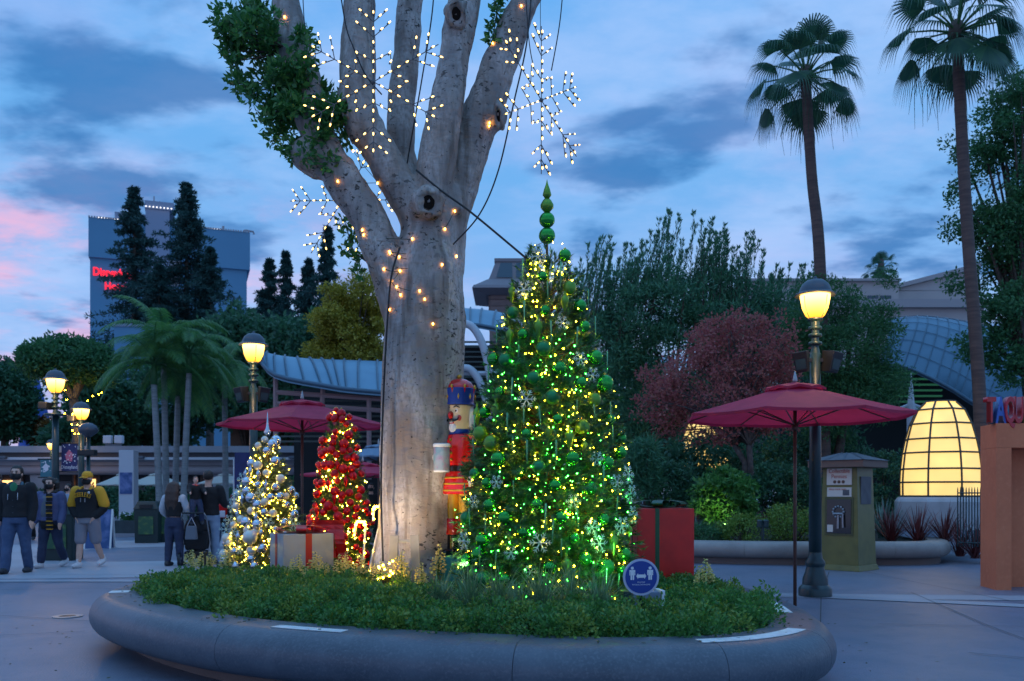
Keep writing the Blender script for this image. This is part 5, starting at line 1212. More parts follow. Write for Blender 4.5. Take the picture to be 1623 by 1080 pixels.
# ================================================================== monorail beam
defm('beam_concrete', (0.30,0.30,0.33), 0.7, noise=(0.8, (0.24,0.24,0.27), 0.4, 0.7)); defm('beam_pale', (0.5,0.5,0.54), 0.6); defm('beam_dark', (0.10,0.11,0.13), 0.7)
MD = 44.0; mo = thing('monorail_beam', 'long elevated concrete monorail beam crossing behind the palms', 'monorail beam', (X(250,MD), MD, 0)); bx0, bx1 = -26.0, 18.0
def beam(nm, y0, y1, dy, th, m): z0, z1 = Z(y1, MD), Z(y0, MD); MB().box(((bx0+bx1)/2, dy, (z0+z1)/2), (bx1-bx0, th, z1-z0)).build(nm, m, mo)
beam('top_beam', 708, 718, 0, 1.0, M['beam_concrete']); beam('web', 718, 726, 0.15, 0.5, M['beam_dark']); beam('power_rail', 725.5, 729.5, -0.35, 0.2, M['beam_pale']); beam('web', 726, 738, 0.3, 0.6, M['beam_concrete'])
z0, z1 = Z(753,MD), Z(738,MD); MB().tube([(bx0,0.1,(z0+z1)/2),(bx1,0.1,(z0+z1)/2)], (z1-z0)/2, 14).build('lower_beam', mat('beam_mauve', (0.32,0.27,0.28), 0.7), mo, True)
for px in (-60, 60, 350, 520):
    MB().taper((X(px,MD)-mo.location.x,0.6,0), (0.8,0.8), (0.9,1.0), z0).build('support', M['beam_concrete'], mo)
for px in (227, 12, 470): 
    f = MB().box((0,0,0), (0.5,0.3,0.14)).build('beam_lamp', M['beam_dark'], mo, bevel=0.03); f.location = (X(px,MD)-mo.location.x,-0.5,Z(726,MD))
fx = thing('floodlight_pair', 'small pair of pale floodlights on top of the monorail beam', 'floodlights', (X(180,MD), MD, Z(708,MD)))
for i in (-1, 1): MB().box((i*0.28,0,0.35), (0.42,0.25,0.4)).build('lamp_head', M['beam_pale'], fx, bevel=0.05)
MB().box((0,0,0.06), (0.8,0.15,0.12)).build('bracket', M['beam_dark'], fx)
# ================================================================== shops under the beam
defm('shop_dark', (0.03,0.028,0.03), 0.8, noise=(0.9, (0.05,0.04,0.04), 0.4, 0.7)); defm('shop_brown', (0.12,0.07,0.05), 0.8); defm('shop_lit', (0.5,0.35,0.15), 0.5, emit=((1.0,0.5,0.16), 1.2)); defm('shop_glass', (0.02,0.03,0.04), 0.1)
SDD = 56.0; so = thing('shop_row', 'low dark shop row under the monorail beam at the left', 'shop', (X(250,SDD), SDD, 0))
MB().box((-2,4,2.1), (36,8,4.2)).build('wall', M['shop_dark'], so); MB().box((-2,-0.6,2.9), (36,1.2,0.25)).build('awning', M['shop_brown'], so)
rr = random.Random(2)
for i in range(22):
    x = -19+i*1.62; h = rr.uniform(1.5,2.2)
    w = MB().box((0,0,0), (rr.uniform(0.9,1.3),0.1,h)).build('window', M['shop_lit'] if rr.random() < 0.16 else M['shop_glass'], so); w.location = (x,-0.06,0.4+h/2)
    MB().box((0.76,-0.02,0.0), (0.12,0.16,2.6)).build('mullion', M['shop_brown'], w)
# poster column, trash bins, planter pots, A frame
defm('poster_blue', (0.03,0.08,0.22), 0.5, noise=(3, (0.15,0.2,0.4), 0.5, 0.65))
pc = thing('poster_column', 'pale poster column with blue posters under the leftmost cream umbrella', 'poster column', (X(204,31), 31, 0))
MB().box((0,0,1.45), (0.52,0.42,2.9)).build('column', M['beam_pale'], pc, bevel=0.02); MB().box((0,-0.22,1.75), (0.42,0.02,0.75)).build('poster', M['poster_blue'], pc); MB().box((0,0,0.1), (0.7,0.6,0.2)).build('plinth', M['beam_concrete'], pc)
defm('bin_green', (0.012,0.03,0.03), 0.5)
def bin_(label, px, d, g=None):
    r = thing('trash_bin', label, 'trash bin', (X(px,d), d, 0), 0.1)
    MB().taper((0,0,0), (0.62,0.62), (0.66,0.66), 0.95).build('body', M['bin_green'], r, bevel=0.02); MB().taper((0,0,0.95), (0.7,0.7), (0.5,0.5), 0.22).build('lid', M['bin_green'], r, bevel=0.02)
    MB().box((0,-0.335,0.5), (0.4,0.012,0.5)).build('front_panel', M['leaf_panel'], r); MB().box((0,-0.30,1.03), (0.34,0.12,0.10)).build('flap', M['black_metal'], r)
defm('leaf_panel', (0.03,0.10,0.05), 0.6, noise=(6, (0.10,0.18,0.05), 0.5, 0.65))
bin_('left dark green trash bin beside the flower planter', 237, 25); bin_('right dark green trash bin nearest the woman pushing the stroller', 261, 25.4)
bin_('dark green trash bin behind the woman with the striped scarf', 99, 18.6)
aw = thing('aframe_sign', 'white edged A frame board standing behind the man in the yellow cap', 'board sign', (X(158,22.5), 22.5, 0), 0.15)
for s in (-1, 1): 
    o = MB().box((0,0,0.5), (0.6,0.03,1.0)).build('board', M['poster_blue'], aw); o.rotation_euler = (s*0.2,0,0); o.location = (0,s*0.2,0)
    for q in (-0.31,0.31): MB().box((q,0,0.5), (0.04,0.04,1.02)).build('frame', M['white_paint'], o)
# tall blue info board behind the frosted tree
ib = thing('info_board', 'tall navy information board on white posts left of the frosted tree', 'info board', (X(384,15.8), 15.8, 0), 0.0)
MB().box((0,0,Z(745,15.8)), (0.20*1.3,0.04,0.62)).build('board', M['banner_navy'], ib); 
for q in (-0.15, 0.15): MB().tube([(q,0,0),(q,0,Z(728,15.8))], 0.014, 6).build('post', M['white_paint'], ib)
# blue spire of a far pavilion
bs = thing('blue_canopy', 'slanting bright blue peaked canopy far behind the left lamp posts', 'canopy', (X(58,70), 70, 0))
defm('canopy_blue', (0.03,0.10,0.42), 0.6, noise=(0.8, (0.2,0.3,0.5), 0.55, 0.7))
MB().lathe([(1.4,0.0),(1.4,Z(720,70)),(0.9,Z(660,70)),(0.15,Z(598,70)),(0.001,Z(592,70))], 10).build('spire', M['canopy_blue'], bs, True)
# ================================================================== curved roof pavilions
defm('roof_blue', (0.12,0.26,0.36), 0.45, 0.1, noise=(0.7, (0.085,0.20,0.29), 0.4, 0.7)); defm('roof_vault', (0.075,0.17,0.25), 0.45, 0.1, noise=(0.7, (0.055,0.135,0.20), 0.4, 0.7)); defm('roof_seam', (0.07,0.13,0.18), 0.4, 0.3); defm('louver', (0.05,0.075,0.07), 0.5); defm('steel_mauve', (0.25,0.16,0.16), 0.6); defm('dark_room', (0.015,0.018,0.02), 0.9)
defm('fascia_white', (0.48,0.52,0.56), 0.5)
def curved_roof(par, top, eave, bulge, nu, nv, m, seam_every=1, th=0.12, sr=0.035):
    """top and eave: lists of world points (same length after resampling); panels between, seams proud"""
    A = catmull(top, 8); B = catmull(eave, 8)
    def rs_(P, n): idx = np.linspace(0, len(P)-1, n); return [P[int(i)].lerp(P[min(int(i)+1, len(P)-1)], i-int(i)) for i in idx]
    A = rs_(A, nu+1); B = rs_(B, nu+1); O = par.matrix_world.translation.copy() if False else Vector(par.location)
    def p(i, j): t = j/nv; q = A[i].lerp(B[i], t); return q+Vector(bulge)*math.sin(PI*t)-O
    for i in range(nu):
        vs = []; 
        for j in range(nv+1): a, b = p(i, j), p(i+1, j); vs += [a, b, a-Vector((0,0,th)), b-Vector((0,0,th))]
        fs = []
        for j in range(nv): k = 4*j; fs += [(k,k+4,k+5,k+1),(k+2,k+3,k+7,k+6),(k,k+2,k+6,k+4),(k+1,k+5,k+7,k+3)]
        fs += [(0,1,3,2),(4*nv,4*nv+2,4*nv+3,4*nv+1)]
        MB().add(vs, fs).build('roof_panel', m, par, True, angle=SA)
    for i in range(0, nu+1, seam_every):
        MB().tube([p(i, j)+Vector((0,-0.02,0.03)) for j in range(nv+1)], sr, 5).build('roof_seam', M['roof_seam'], par)
    MB().tube([p(i, nv) for i in range(nu+1)], 0.07, 6).build('eave_trim', M['roof_seam'], par, True); MB().tube([p(i, 0) for i in range(nu+1)], 0.06, 6).build('ridge_trim', M['roof_seam'], par, True)
    return A, B
LD = 27.0
pv = thing('pavilion', 'pavilion with curved blue metal roof behind the left red umbrella', 'pavilion', (X(540,LD), LD, 0))
curved_roof(pv, [W(412,571,29),W(460,573,30),W(540,574,31),W(640,576,32)], [W(414,574,27.5),W(440,596,27),W(520,612,27),W(562,618,27),W(660,626,27)], (0,-0.3,0.35), 13, 8, M['roof_blue'])
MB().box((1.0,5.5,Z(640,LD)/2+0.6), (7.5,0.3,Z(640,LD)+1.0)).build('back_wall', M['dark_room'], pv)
lv = MB()
for i in range(9):
    o = MB().box((0.7,3.0,Z(700-i*8,LD+3)), (6.6,0.12,0.06)).build('louver', M['louver'], pv)
for px0, py0, px1, py1 in ((437,596,437,622),(437,622,620,634),(512,614,510,660),(440,640,620,652),(437,622,437,760),(585,630,585,760)):
    a, b = W(px0,py0,LD+0.4)-Vector(pv.location), W(px1,py1,LD+0.4)-Vector(pv.location); MB().tube([a,b], 0.08, 6).build('steel_strut', M['steel_mauve'], pv)
p2 = thing('arched_pavilion', 'pavilion with white arched roof ribs between the trunk and the tall green tree', 'pavilion', (X(750,30), 30, 0))
curved_roof(p2, [W(700,506,36),W(740,506,36),W(800,512,36),W(900,530,36)], [W(700,512,31),W(740,514,30.5),W(790,522,30.5),W(900,560,30.5)], (0,0,0.5), 8, 6, M['roof_blue'])
for off_y, sy in ((0,0),(70,62)):
    pts = [(718,528+off_y),(735,514+off_y),(750,520+off_y),(764,544+off_y),(774,580+off_y),(780,625+off_y)]
    MB().tube(catmull([W(a,b,29.5)-Vector(p2.location) for a,b in pts], 5), 0.13, 8).build('arch_rib', M['fascia_white'], p2, True)
MB().tube([W(690,592,29.6)-Vector(p2.location), W(790,592,29.6)-Vector(p2.location)], 0.08, 6).build('tie_beam', M['fascia_white'], p2)
for i in range(12): MB().box((0,0.8,Z(540+i*8,30.5)), (4.0,0.1,0.05)).build('louver', M['louver'], p2)
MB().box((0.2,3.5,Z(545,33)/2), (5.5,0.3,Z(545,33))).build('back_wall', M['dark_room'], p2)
p3 = thing('vault_pavilion', 'large pavilion with gridded blue vaulted metal roof behind the yellow lantern', 'pavilion', (X(1520,33), 33, 0))
A3, B3 = curved_roof(p3, [W(1385,530,40),W(1440,521,40),W(1492,518,39),W(1560,528,38),W(1660,560,37)], [W(1395,575,35),W(1439,583,34),W(1500,612,33),W(1546,641,32.5),W(1660,705,32)], (0.2,-0.9,1.0), 14, 10, M['roof_vault'], 1, 0.12, 0.018)
gm = []
O3 = Vector(p3.location)
for j in range(1, 10, 1):
    t = j/10; MB().tube([A3[i].lerp(B3[i], t)+Vector((0.2,-0.9,1.0))*math.sin(PI*t)+Vector((0,-0.02,0.02))-O3 for i in range(15)], 0.010, 4).build('purlin_line', M['roof_seam'], p3)
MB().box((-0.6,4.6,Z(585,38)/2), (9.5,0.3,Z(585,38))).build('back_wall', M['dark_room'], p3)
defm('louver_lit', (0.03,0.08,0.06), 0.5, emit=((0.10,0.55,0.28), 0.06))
for i in range(9): MB().box((X(1412,36.5)-O3.x,3.5,Z(655-i*9,36.5)), (4.2,0.12,0.07)).build('louver', M['louver_lit'], p3)
mast = W(1444,640,33)-O3; MB().tube([(mast.x,0,0),(mast.x,0,Z(640,33))], 0.16, 8).build('steel_mast', M['steel_grey'] if 'steel_grey' in M else M['fascia_white'], p3)
MB().tube([(mast.x,0,Z(640,33)),(mast.x,0,Z(592,33))], [0.13,0.02], 8).build('mast_spike', M['fascia_white'], p3)
for a, b in ((1425,648),(1465,648),(1428,660),(1462,660)): MB().tube([mast+Vector((0,0,0)), W(a,b,33)-O3], 0.05, 5).build('brace', M['fascia_white'], p3)
# ================================================================== flat roofed hotel at the right and the stone lookout tower
defm('tan_wall', (0.42,0.36,0.34), 0.8, noise=(0.3, (0.37,0.32,0.31), 0.4, 0.7)); defm('tan_ledge', (0.34,0.30,0.30), 0.8)
RD = 62.0; rg = thing('flat_building', 'pale flat roofed building behind the vaulted pavilion at the right', 'building', (X(1400,RD), RD, 0))
def rbx(nm, px0, px1, py0, py1, y0, y1, m, par=rg, D=RD):
    return MB().box(((X(px0,D)+X(px1,D))/2-par.location.x, (y0+y1)/2, (Z(py0,D)+Z(py1,D))/2), (X(px1,D)-X(px0,D), y1-y0, abs(Z(py0,D)-Z(py1,D)))).build(nm, m, par)
rbx('wall', 1200, 1444, 436, 477, 2, 14, M['tan_wall']); rbx('parapet', 1197, 1446, 432, 436, 1.7, 14.2, M['tan_ledge']); rbx('wall', 1180, 1560, 489, 760, 0, 14, M['tan_wall']); rbx('ledge', 1176, 1562, 476, 489, -0.4, 14, M['tan_ledge'])
for px in (1312, 1352, 1393, 1414):
    w = rbx('window', px, px+17, 459, 474, 1.9, 2.02, M['window_dark']); 
rbx('wall', 1447, 1600, 440, 476, 4, 14, M['tan_wall'])
mb = MB(); x0, x1 = X(1445,RD)-rg.location.x, X(1600,RD)-rg.location.x
mb.add([(x0,3.7,Z(441,RD)),(x1,3.7,Z(402,RD)),(x1,14,Z(402,RD)),(x0,14,Z(441,RD)),(x0,3.7,Z(434,RD)),(x1,3.7,Z(394,RD)),(x1,14,Z(394,RD)),(x0,14,Z(434,RD))], [(3,2,1,0),(4,5,6,7),(0,1,5,4),(1,2,6,5),(2,3,7,6),(3,0,4,7)]); mb.build('sloped_parapet', M['tan_ledge'], rg)
mb = MB().add([(x0,4.0,Z(440,RD)),(x1,4.0,Z(440,RD)),(x1,4.0,Z(402.5,RD)),(x0+0.05,4.0,Z(441,RD)),(x0,13,Z(440,RD)),(x1,13,Z(440,RD)),(x1,13,Z(402.5,RD)),(x0+0.05,13,Z(441,RD))], [(0,1,2,3),(7,6,5,4),(0,4,5,1),(1,5,6,2),(2,6,7,3),(3,7,4,0)]); mb.build('gable_wall', M['tan_wall'], rg)
TD_ = 55.0; tt = thing('lookout_tower', 'stone lookout tower with flared eave and sloping lantern top behind the green tree', 'tower', (X(815,TD_), TD_+2, 0), 0.0)
defm('tower_stone', (0.26,0.18,0.16), 0.85, noise=(1.0, (0.19,0.13,0.12), 0.4, 0.65)); defm('tower_roof', (0.22,0.19,0.20), 0.7)
tz = lambda py: Z(py, TD_)
MB().box((0,0,tz(466)/2), (3.1,3.1,tz(466))).build('shaft', M['tower_stone'], tt)
bk_me = MB().box((0,0,0), (0.98,0.08,0.36)).mesh('stone_block', M['tower_stone'])
for j in range(7):
    for i in range(3): put('stone_block', bk_me, tt, (-1.0+i*1.0+(0.0 if j % 2 else 0.02), -1.57, tz(500)+j*0.42-0.4)); put('stone_block', bk_me, tt, (-1.57, -1.0+i, tz(500)+j*0.42-0.4), (0,0,PI/2))
MB().taper((0,0,tz(466)), (3.6,3.6), (5.2,5.2), 0.25).taper((0,0,tz(466)+0.25), (5.2,5.2), (5.0,5.0), 0.2).taper((0,0,tz(466)+0.45), (4.9,4.9), (3.3,3.3), 0.55).build('eave', M['tower_roof'], tt)
MB().taper((0,0,tz(441)), (3.2,3.2), (2.3,2.3), tz(408)-tz(441)).build('lantern_room', M['tower_roof'], tt); MB().box((0,0,tz(407)), (2.5,2.5,0.2)).build('roof', M['tower_roof'], tt)
for (T,) in ((Matrix(),),(Matrix.Rotation(-PI/2,4,'Z'),)):
    z0_, z1_ = tz(440), tz(409); k = MB()
    for xo in (-0.62, 0.62): k.add([T @ Vector((xo-0.5,-1.61,z0_+0.1)), T @ Vector((xo+0.5,-1.61,z0_+0.1)), T @ Vector((xo*0.8+0.36,-1.22,z1_-0.1)), T @ Vector((xo*0.8-0.36,-1.22,z1_-0.1))], [(0,1,2,3)])
    k.build('window', M['window_dark'], tt)
# small far roof seen left, behind the yellow green tree
fr_ = thing('far_roof', 'distant low pale green roofed building left of the yellow green tree', 'building', (X(470,60), 60, 0)); MB().box((0,3,Z(530,60)/2), (9,6,Z(530,60))).build('wall', M['shop_brown'], fr_); MB().taper((0,3,Z(530,60)), (9.6,7), (8.6,5), 0.4).build('roof', M['fascia_white'], fr_)
# ================================================================== background trees
defm('leaf_dark', (0.028,0.11,0.065), 0.55, island=(0.062,0.18,0.08), transl=0.38)
defm('leaf_mid', (0.036,0.14,0.06), 0.55, island=(0.08,0.22,0.07), transl=0.4)
defm('leaf_feather', (0.040,0.16,0.095), 0.55, island=(0.085,0.25,0.11), transl=0.3)
defm('leaf_conifer', (0.015,0.062,0.060), 0.6, island=(0.030,0.095,0.080), transl=0.3)
defm('leaf_autumn', (0.26,0.24,0.028), 0.55, island=(0.46,0.36,0.035), transl=0.3)
defm('leaf_red', (0.36,0.080,0.095), 0.55, island=(0.47,0.17,0.13), transl=0.45)
defm('leaf_palm', (0.05,0.18,0.06), 0.45, island=(0.12,0.27,0.06), transl=0.4)
defm('leaf_fan', (0.022,0.085,0.055), 0.45, island=(0.050,0.14,0.065), transl=0.3)
defm('frond_dead', (0.10,0.075,0.05), 0.8, island=(0.06,0.045,0.035))
defm('palm_trunk_pale', (0.27,0.28,0.28), 0.75, noise=[(2, (0.20,0.21,0.21), 0.4, 0.7), (7, (0.16,0.165,0.165), 0.55, 0.7)], bump=(9, 0.4), stretch=(0.4,0.4,4))
defm('palm_trunk_brown', (0.135,0.085,0.07), 0.85, noise=[(3, (0.085,0.055,0.05), 0.4, 0.65)], bump=(12, 0.7), stretch=(0.5,0.5,5))
defm('bark_grey', (0.12,0.105,0.10), 0.85, noise=(8, (0.07,0.06,0.058), 0.4, 0.65), bump=(14, 0.5))

def tree(name, label, px, d, pybase, blobs, ncl, per, lsize, m, bark, trunk_r=0.15, cat='tree', group=None, cr=(0.25,0.5), limbs=14, shell=0.5, thin=0.0, tsc=0.6, flat=0.75, up=0.1, fork=0.35, zb=None, wr=0.5, multi=1):
    """blobs in photo pixels (cx, cy, rx, ry, depth offset m, depth radius m) turned into world size at distance d"""
    zb = Z(pybase, d) if zb is None else zb
    base = Vector((X(px,d), d, zb)); r = thing(name, label, cat, tuple(base), 0, group); s = d/FPX
    B = [(X(cx,d+dy)-base.x, dy, Z(cy,d+dy)-zb, rx*s, ry_, ry*s) for cx, cy, rx, ry, dy, ry_ in blobs]
    C = blob_points(B, ncl, shell, thin, tsc)
    pts, out = clump_points(C, NPR.uniform(cr[0], cr[1], len(C)), per, flat); V, F = leaves(pts, lsize, lsize*wr, up, out*0.8); arr_mesh('crown', V, F, m, r)
    zc = np.mean([b[2] for b in B]); cx = np.mean([b[0] for b in B]); t = MB(); tops = []
    for q in range(multi):
        a = 2*PI*q/multi+0.4; o = Vector((math.cos(a), math.sin(a), 0))*(trunk_r*1.2 if multi > 1 else 0)
        f = Vector((cx*fork*0.8, 0, zc*fork))+o*(3 if multi > 1 else 0); tops.append((f, trunk_r*0.75))
        t.tube([o+Vector((0,0,-0.2)), o*1.1+Vector((0,0,zc*fork*0.4)), f], [trunk_r*1.25, trunk_r, trunk_r*0.75], 9)
    idx = NPR.choice(len(C), min(limbs, len(C)), replace=False)
    for i in idx:
        f, rr_ = tops[i % len(tops)]; e = Vector(C[i]); mid = f.lerp(e, 0.5)+Vector((0,0,0.12*(e-f).length)); P = catmull([f, mid, e], 4)
        t.tube(P, lerps([rr_*0.55, rr_*0.28, 0.012], len(P)), 6)
    t.build('trunk', bark, r, True); return r

def conifer(label, px, d, pytop, pybase, wpx, n_layers=26, lean=0.0, group=None, gap=0.0, m='leaf_conifer', per=26):
    zb = 0.0; s = d/FPX; base = Vector((X(px,d), d, zb)); r = thing('conifer_tree', label, 'tree', tuple(base), 0, group); h = Z(pytop,d); h0 = max(0.5, Z(pybase,d)-1.0); Rb = wpx*s*0.74
    C = []; RR = []; t = MB().tube([(0,0,0),(lean*0.5,0,h*0.5),(lean,0,h*0.99)], [0.018*h+0.05, 0.012*h, 0.02], 7)
    for i in range(n_layers):
        f = i/(n_layers-1); z = h0+(h-h0)*f; w = Rb*(1-f)**0.85*NPR.uniform(0.65, 1.15)+Rb*0.05
        for k in range(int(NPR.integers(4, 8))):
            a = NPR.uniform(0, 2*PI); l = w*NPR.uniform(0.55, 1.1); e = Vector((math.cos(a)*l, math.sin(a)*l, z-0.10*l+NPR.uniform(-0.2,0.3))); st = Vector((lean*f,0,z+0.12*l))
            t.tube([st, e], [0.06, 0.02], 4, False)
            for q in np.arange(0.25, 1.05, 0.25): 
                p = st.lerp(e+Vector((lean*f,0,0)), q); C.append(tuple(p)); RR.append((0.30+0.45*(1-q))*(0.30+0.24*w)*0.9)
    C = np.array(C); RR = np.minimum(np.array(RR), (h-h0)/n_layers*1.8+0.15)
    pts, out = clump_points(C, RR, per, 0.55); V, F = leaves(pts, 0.0105*d*0.45, 0.0105*d*0.16, 0.15, out*0.9); arr_mesh('crown', V, F, M[m], r); t.build('trunk', M['bark_dark'], r); return r

# --- conifers in front of the hotel and beyond
conifer('tall narrow dark conifer in front of the hotel, left of the pair', 213, 105, 303, 560, 112, 30)
conifer('tallest conifer in front of the hotel, right of the pair', 296, 100, 296, 560, 140, 32, 0.0)
conifer('shorter conifer leaning against the right side of the tallest one', 333, 98, 398, 540, 70, 16)
conifer('low dark conifer at the hotel foot between the tall pair', 252, 96, 425, 560, 90, 16)
conifer('pointed conifer just right of the hotel edge', 427, 85, 417, 560, 70, 18)
conifer('slim pointed conifer second to the right of the hotel edge', 453, 90, 406, 560, 50, 18)
conifer('pointed conifer left of the yellow green tree', 489, 78, 418, 560, 66, 18)
conifer('dark conifer behind the top of the yellow green tree', 519, 74, 366, 560, 76, 22)
# --- left background
tree('umbrella_tree', 'flat domed green tree with pale limbs behind the left street lamps', 125, 50, 730, [(108,575,66,34,0,2.4),(70,572,30,22,0,1.5),(150,580,34,26,0,1.5)], 420, 60, 0.26, M['leaf_mid'], M['bark_grey'], 0.35, cr=(0.4,0.7), limbs=26, fork=0.62)
ftl = thing('light_string', 'warm fairy lights in the limbs of the flat domed tree', 'fairy lights', (X(125,49), 49, 0)); mb = MB(); wm_ = []
for i in range(26):
    a = RND.choice((-1,1))*RND.uniform(0.2,1.0); t = RND.uniform(0,1); p = Vector(((a*46*t)*49/FPX, RND.uniform(-1,0.5), Z(690-85*t,49))); mb.ball(p, 0.028, 6, 4); wm_.append(p)
mb.build('bulb', M['bulb_warm'], ftl)['kind'] = 'stuff'
tree('dark_tree', 'dark drooping tree at the far left edge below the sky', 8, 60, 730, [(-10,640,40,60,0,2.5),(22,640,22,55,0,2),(10,600,16,26,0,1.5)], 420, 50, 0.34, M['leaf_dark'], M['bark_dark'], 0.3, cr=(0.5,0.9))
tree('orange_tree', 'small orange brown leaved tree behind the left lamps', 78, 62, 730, [(82,690,46,26,0,1.5)], 150, 40, 0.3, mat('leaf_orange', (0.16,0.07,0.012), 0.6, island=(0.22,0.11,0.02)), M['bark_dark'], 0.2)
for lab, px, d, bl, m_ in (('dark broad tree filling the gap behind the king palms', 255, 66, [(250,640,110,70,0,4),(340,600,70,60,0,4),(190,680,60,40,0,3)], 'leaf_dark'),
    ('dark rounded tree behind the second street lamp', 385, 60, [(380,560,56,70,0,4),(440,560,60,50,0,4),(410,620,80,60,0,4)], 'leaf_dark'),
    ('dark tree below the conifers right of the hotel', 500, 58, [(500,560,70,60,0,4),(560,600,60,60,0,4),(470,640,90,60,0,3)], 'leaf_dark'),
    ('green tree patch right of the domed tree', 165, 58, [(165,650,46,50,0,3),(140,700,60,30,0,2)], 'leaf_dark')):
    tree('dark_tree', lab, px, d, 760, bl, 480, 44, 0.42, M[m_], M['bark_dark'], 0.3, cr=(0.6,1.0), zb=0.0)
tree('autumn_tree', 'yellow green autumn tree left of the big trunk', 560, 36, 680, [(545,520,58,58,0,1.6),(585,560,50,80,0,1.6),(520,490,36,36,0,1.2),(575,470,40,40,0,1.2),(600,640,40,50,0,1.2),(520,560,40,34,0,1.2)], 560, 56, 0.15, M['leaf_autumn'], M['bark_dark'], 0.16, cr=(0.22,0.42), thin=0.35, tsc=0.9, shell=0.2)
# --- king palms
def king_palm(label, px, d, pytop, lean, fr=13, L=2.7, seed=1, tpy=None, group='king palms in the plaza'):
    rr = np.random.default_rng(seed); h = Z(pytop, d); base = (X(px,d), d, 0); r = thing('king_palm', label, 'palm tree', base, 0, group)
    top = Vector((lean, 0, h)); P = catmull([(0,0,0),(lean*0.3,0,h*0.4),(lean,0,h)], 6); MB().tube(P, lerps([0.17,0.12,0.11,0.10], len(P)), 12).build('trunk', M['palm_trunk_pale'], r, True)
    MB().tube([top, top+Vector((0,0,0.5)), top+Vector((0,0,0.8))], [0.12,0.10,0.05], 10).build('crownshaft', M['leaf_mid'], r, True)
    t0 = top+Vector((0,0,0.7))
    for i in range(fr):
        a = 2*PI*i/fr+rr.uniform(-0.25,0.25); el = rr.uniform(0.0,1.4); l = L*rr.uniform(0.8,1.1); p = t0.copy(); d_ = Vector((math.cos(a)*math.cos(el), math.sin(a)*math.cos(el), math.sin(el))); pts = [p.copy()]; n = 14
        for k in range(n): p = p+d_*l/n; d_ = (d_+Vector((0,0,-0.15))).normalized(); pts.append(p.copy())
        V = []; F = []
        for k in range(2, n+1):
            for f in (0.0, 0.33, 0.66):
                q = pts[k].lerp(pts[min(k+1,n)], f); tg = (pts[min(k+1,n)]-pts[k-1]).normalized(); sd = tg.cross(Vector((0,0,1))); sd = sd.normalized() if sd.length > 0.01 else Vector((1,0,0)); ll = 0.62*math.sin(PI*(0.12+0.82*k/n))**0.7*rr.uniform(0.85,1.1)
                for s in (-1, 1):
                    dr = (sd*s*0.85+tg*0.55+Vector((0,0,-0.12))).normalized(); m1 = q+dr*ll*0.5; e = m1+(dr+Vector((0,0,-0.75))).normalized()*ll*0.5; w = tg*0.022; b = len(V)
                    V += [q-w*0.6, q+w*0.6, m1+w, m1-w, e]; F += [(b,b+1,b+2,b+3),(b+3,b+2,b+4,b+4)]
        fo = link(bpy.data.objects.new('frond', None or bpy.data.meshes.new('frond')), r); me = fo.data; me.from_pydata([tuple(v) for v in V], [], [f if f[2] != f[3] else f[:3] for f in F]); me.materials.append(M['leaf_palm']); me.update()
        MB().tube(pts, lerps([0.03,0.015,0.005], len(pts)), 4, False).build('rachis', M['leaf_mid'], fo)
    return r
for i, (lab, px, d, py, ln, L) in enumerate((('leftmost king palm of the plaza cluster, leaning left', 254, 31, 610, -0.22, 2.3),('second king palm of the cluster, close beside the leftmost', 264, 32, 575, -0.1, 2.3),('third king palm of the cluster', 277, 33, 628, 0.12, 2.3),('fourth king palm of the cluster, leaning right', 290, 31.5, 592, 0.22, 2.4),('separate king palm right of the cluster, by the left red umbrella', 358, 34, 610, -0.05, 2.2))):
    king_palm(lab, px, d, py, ln, 15, L*1.12, 40+i)
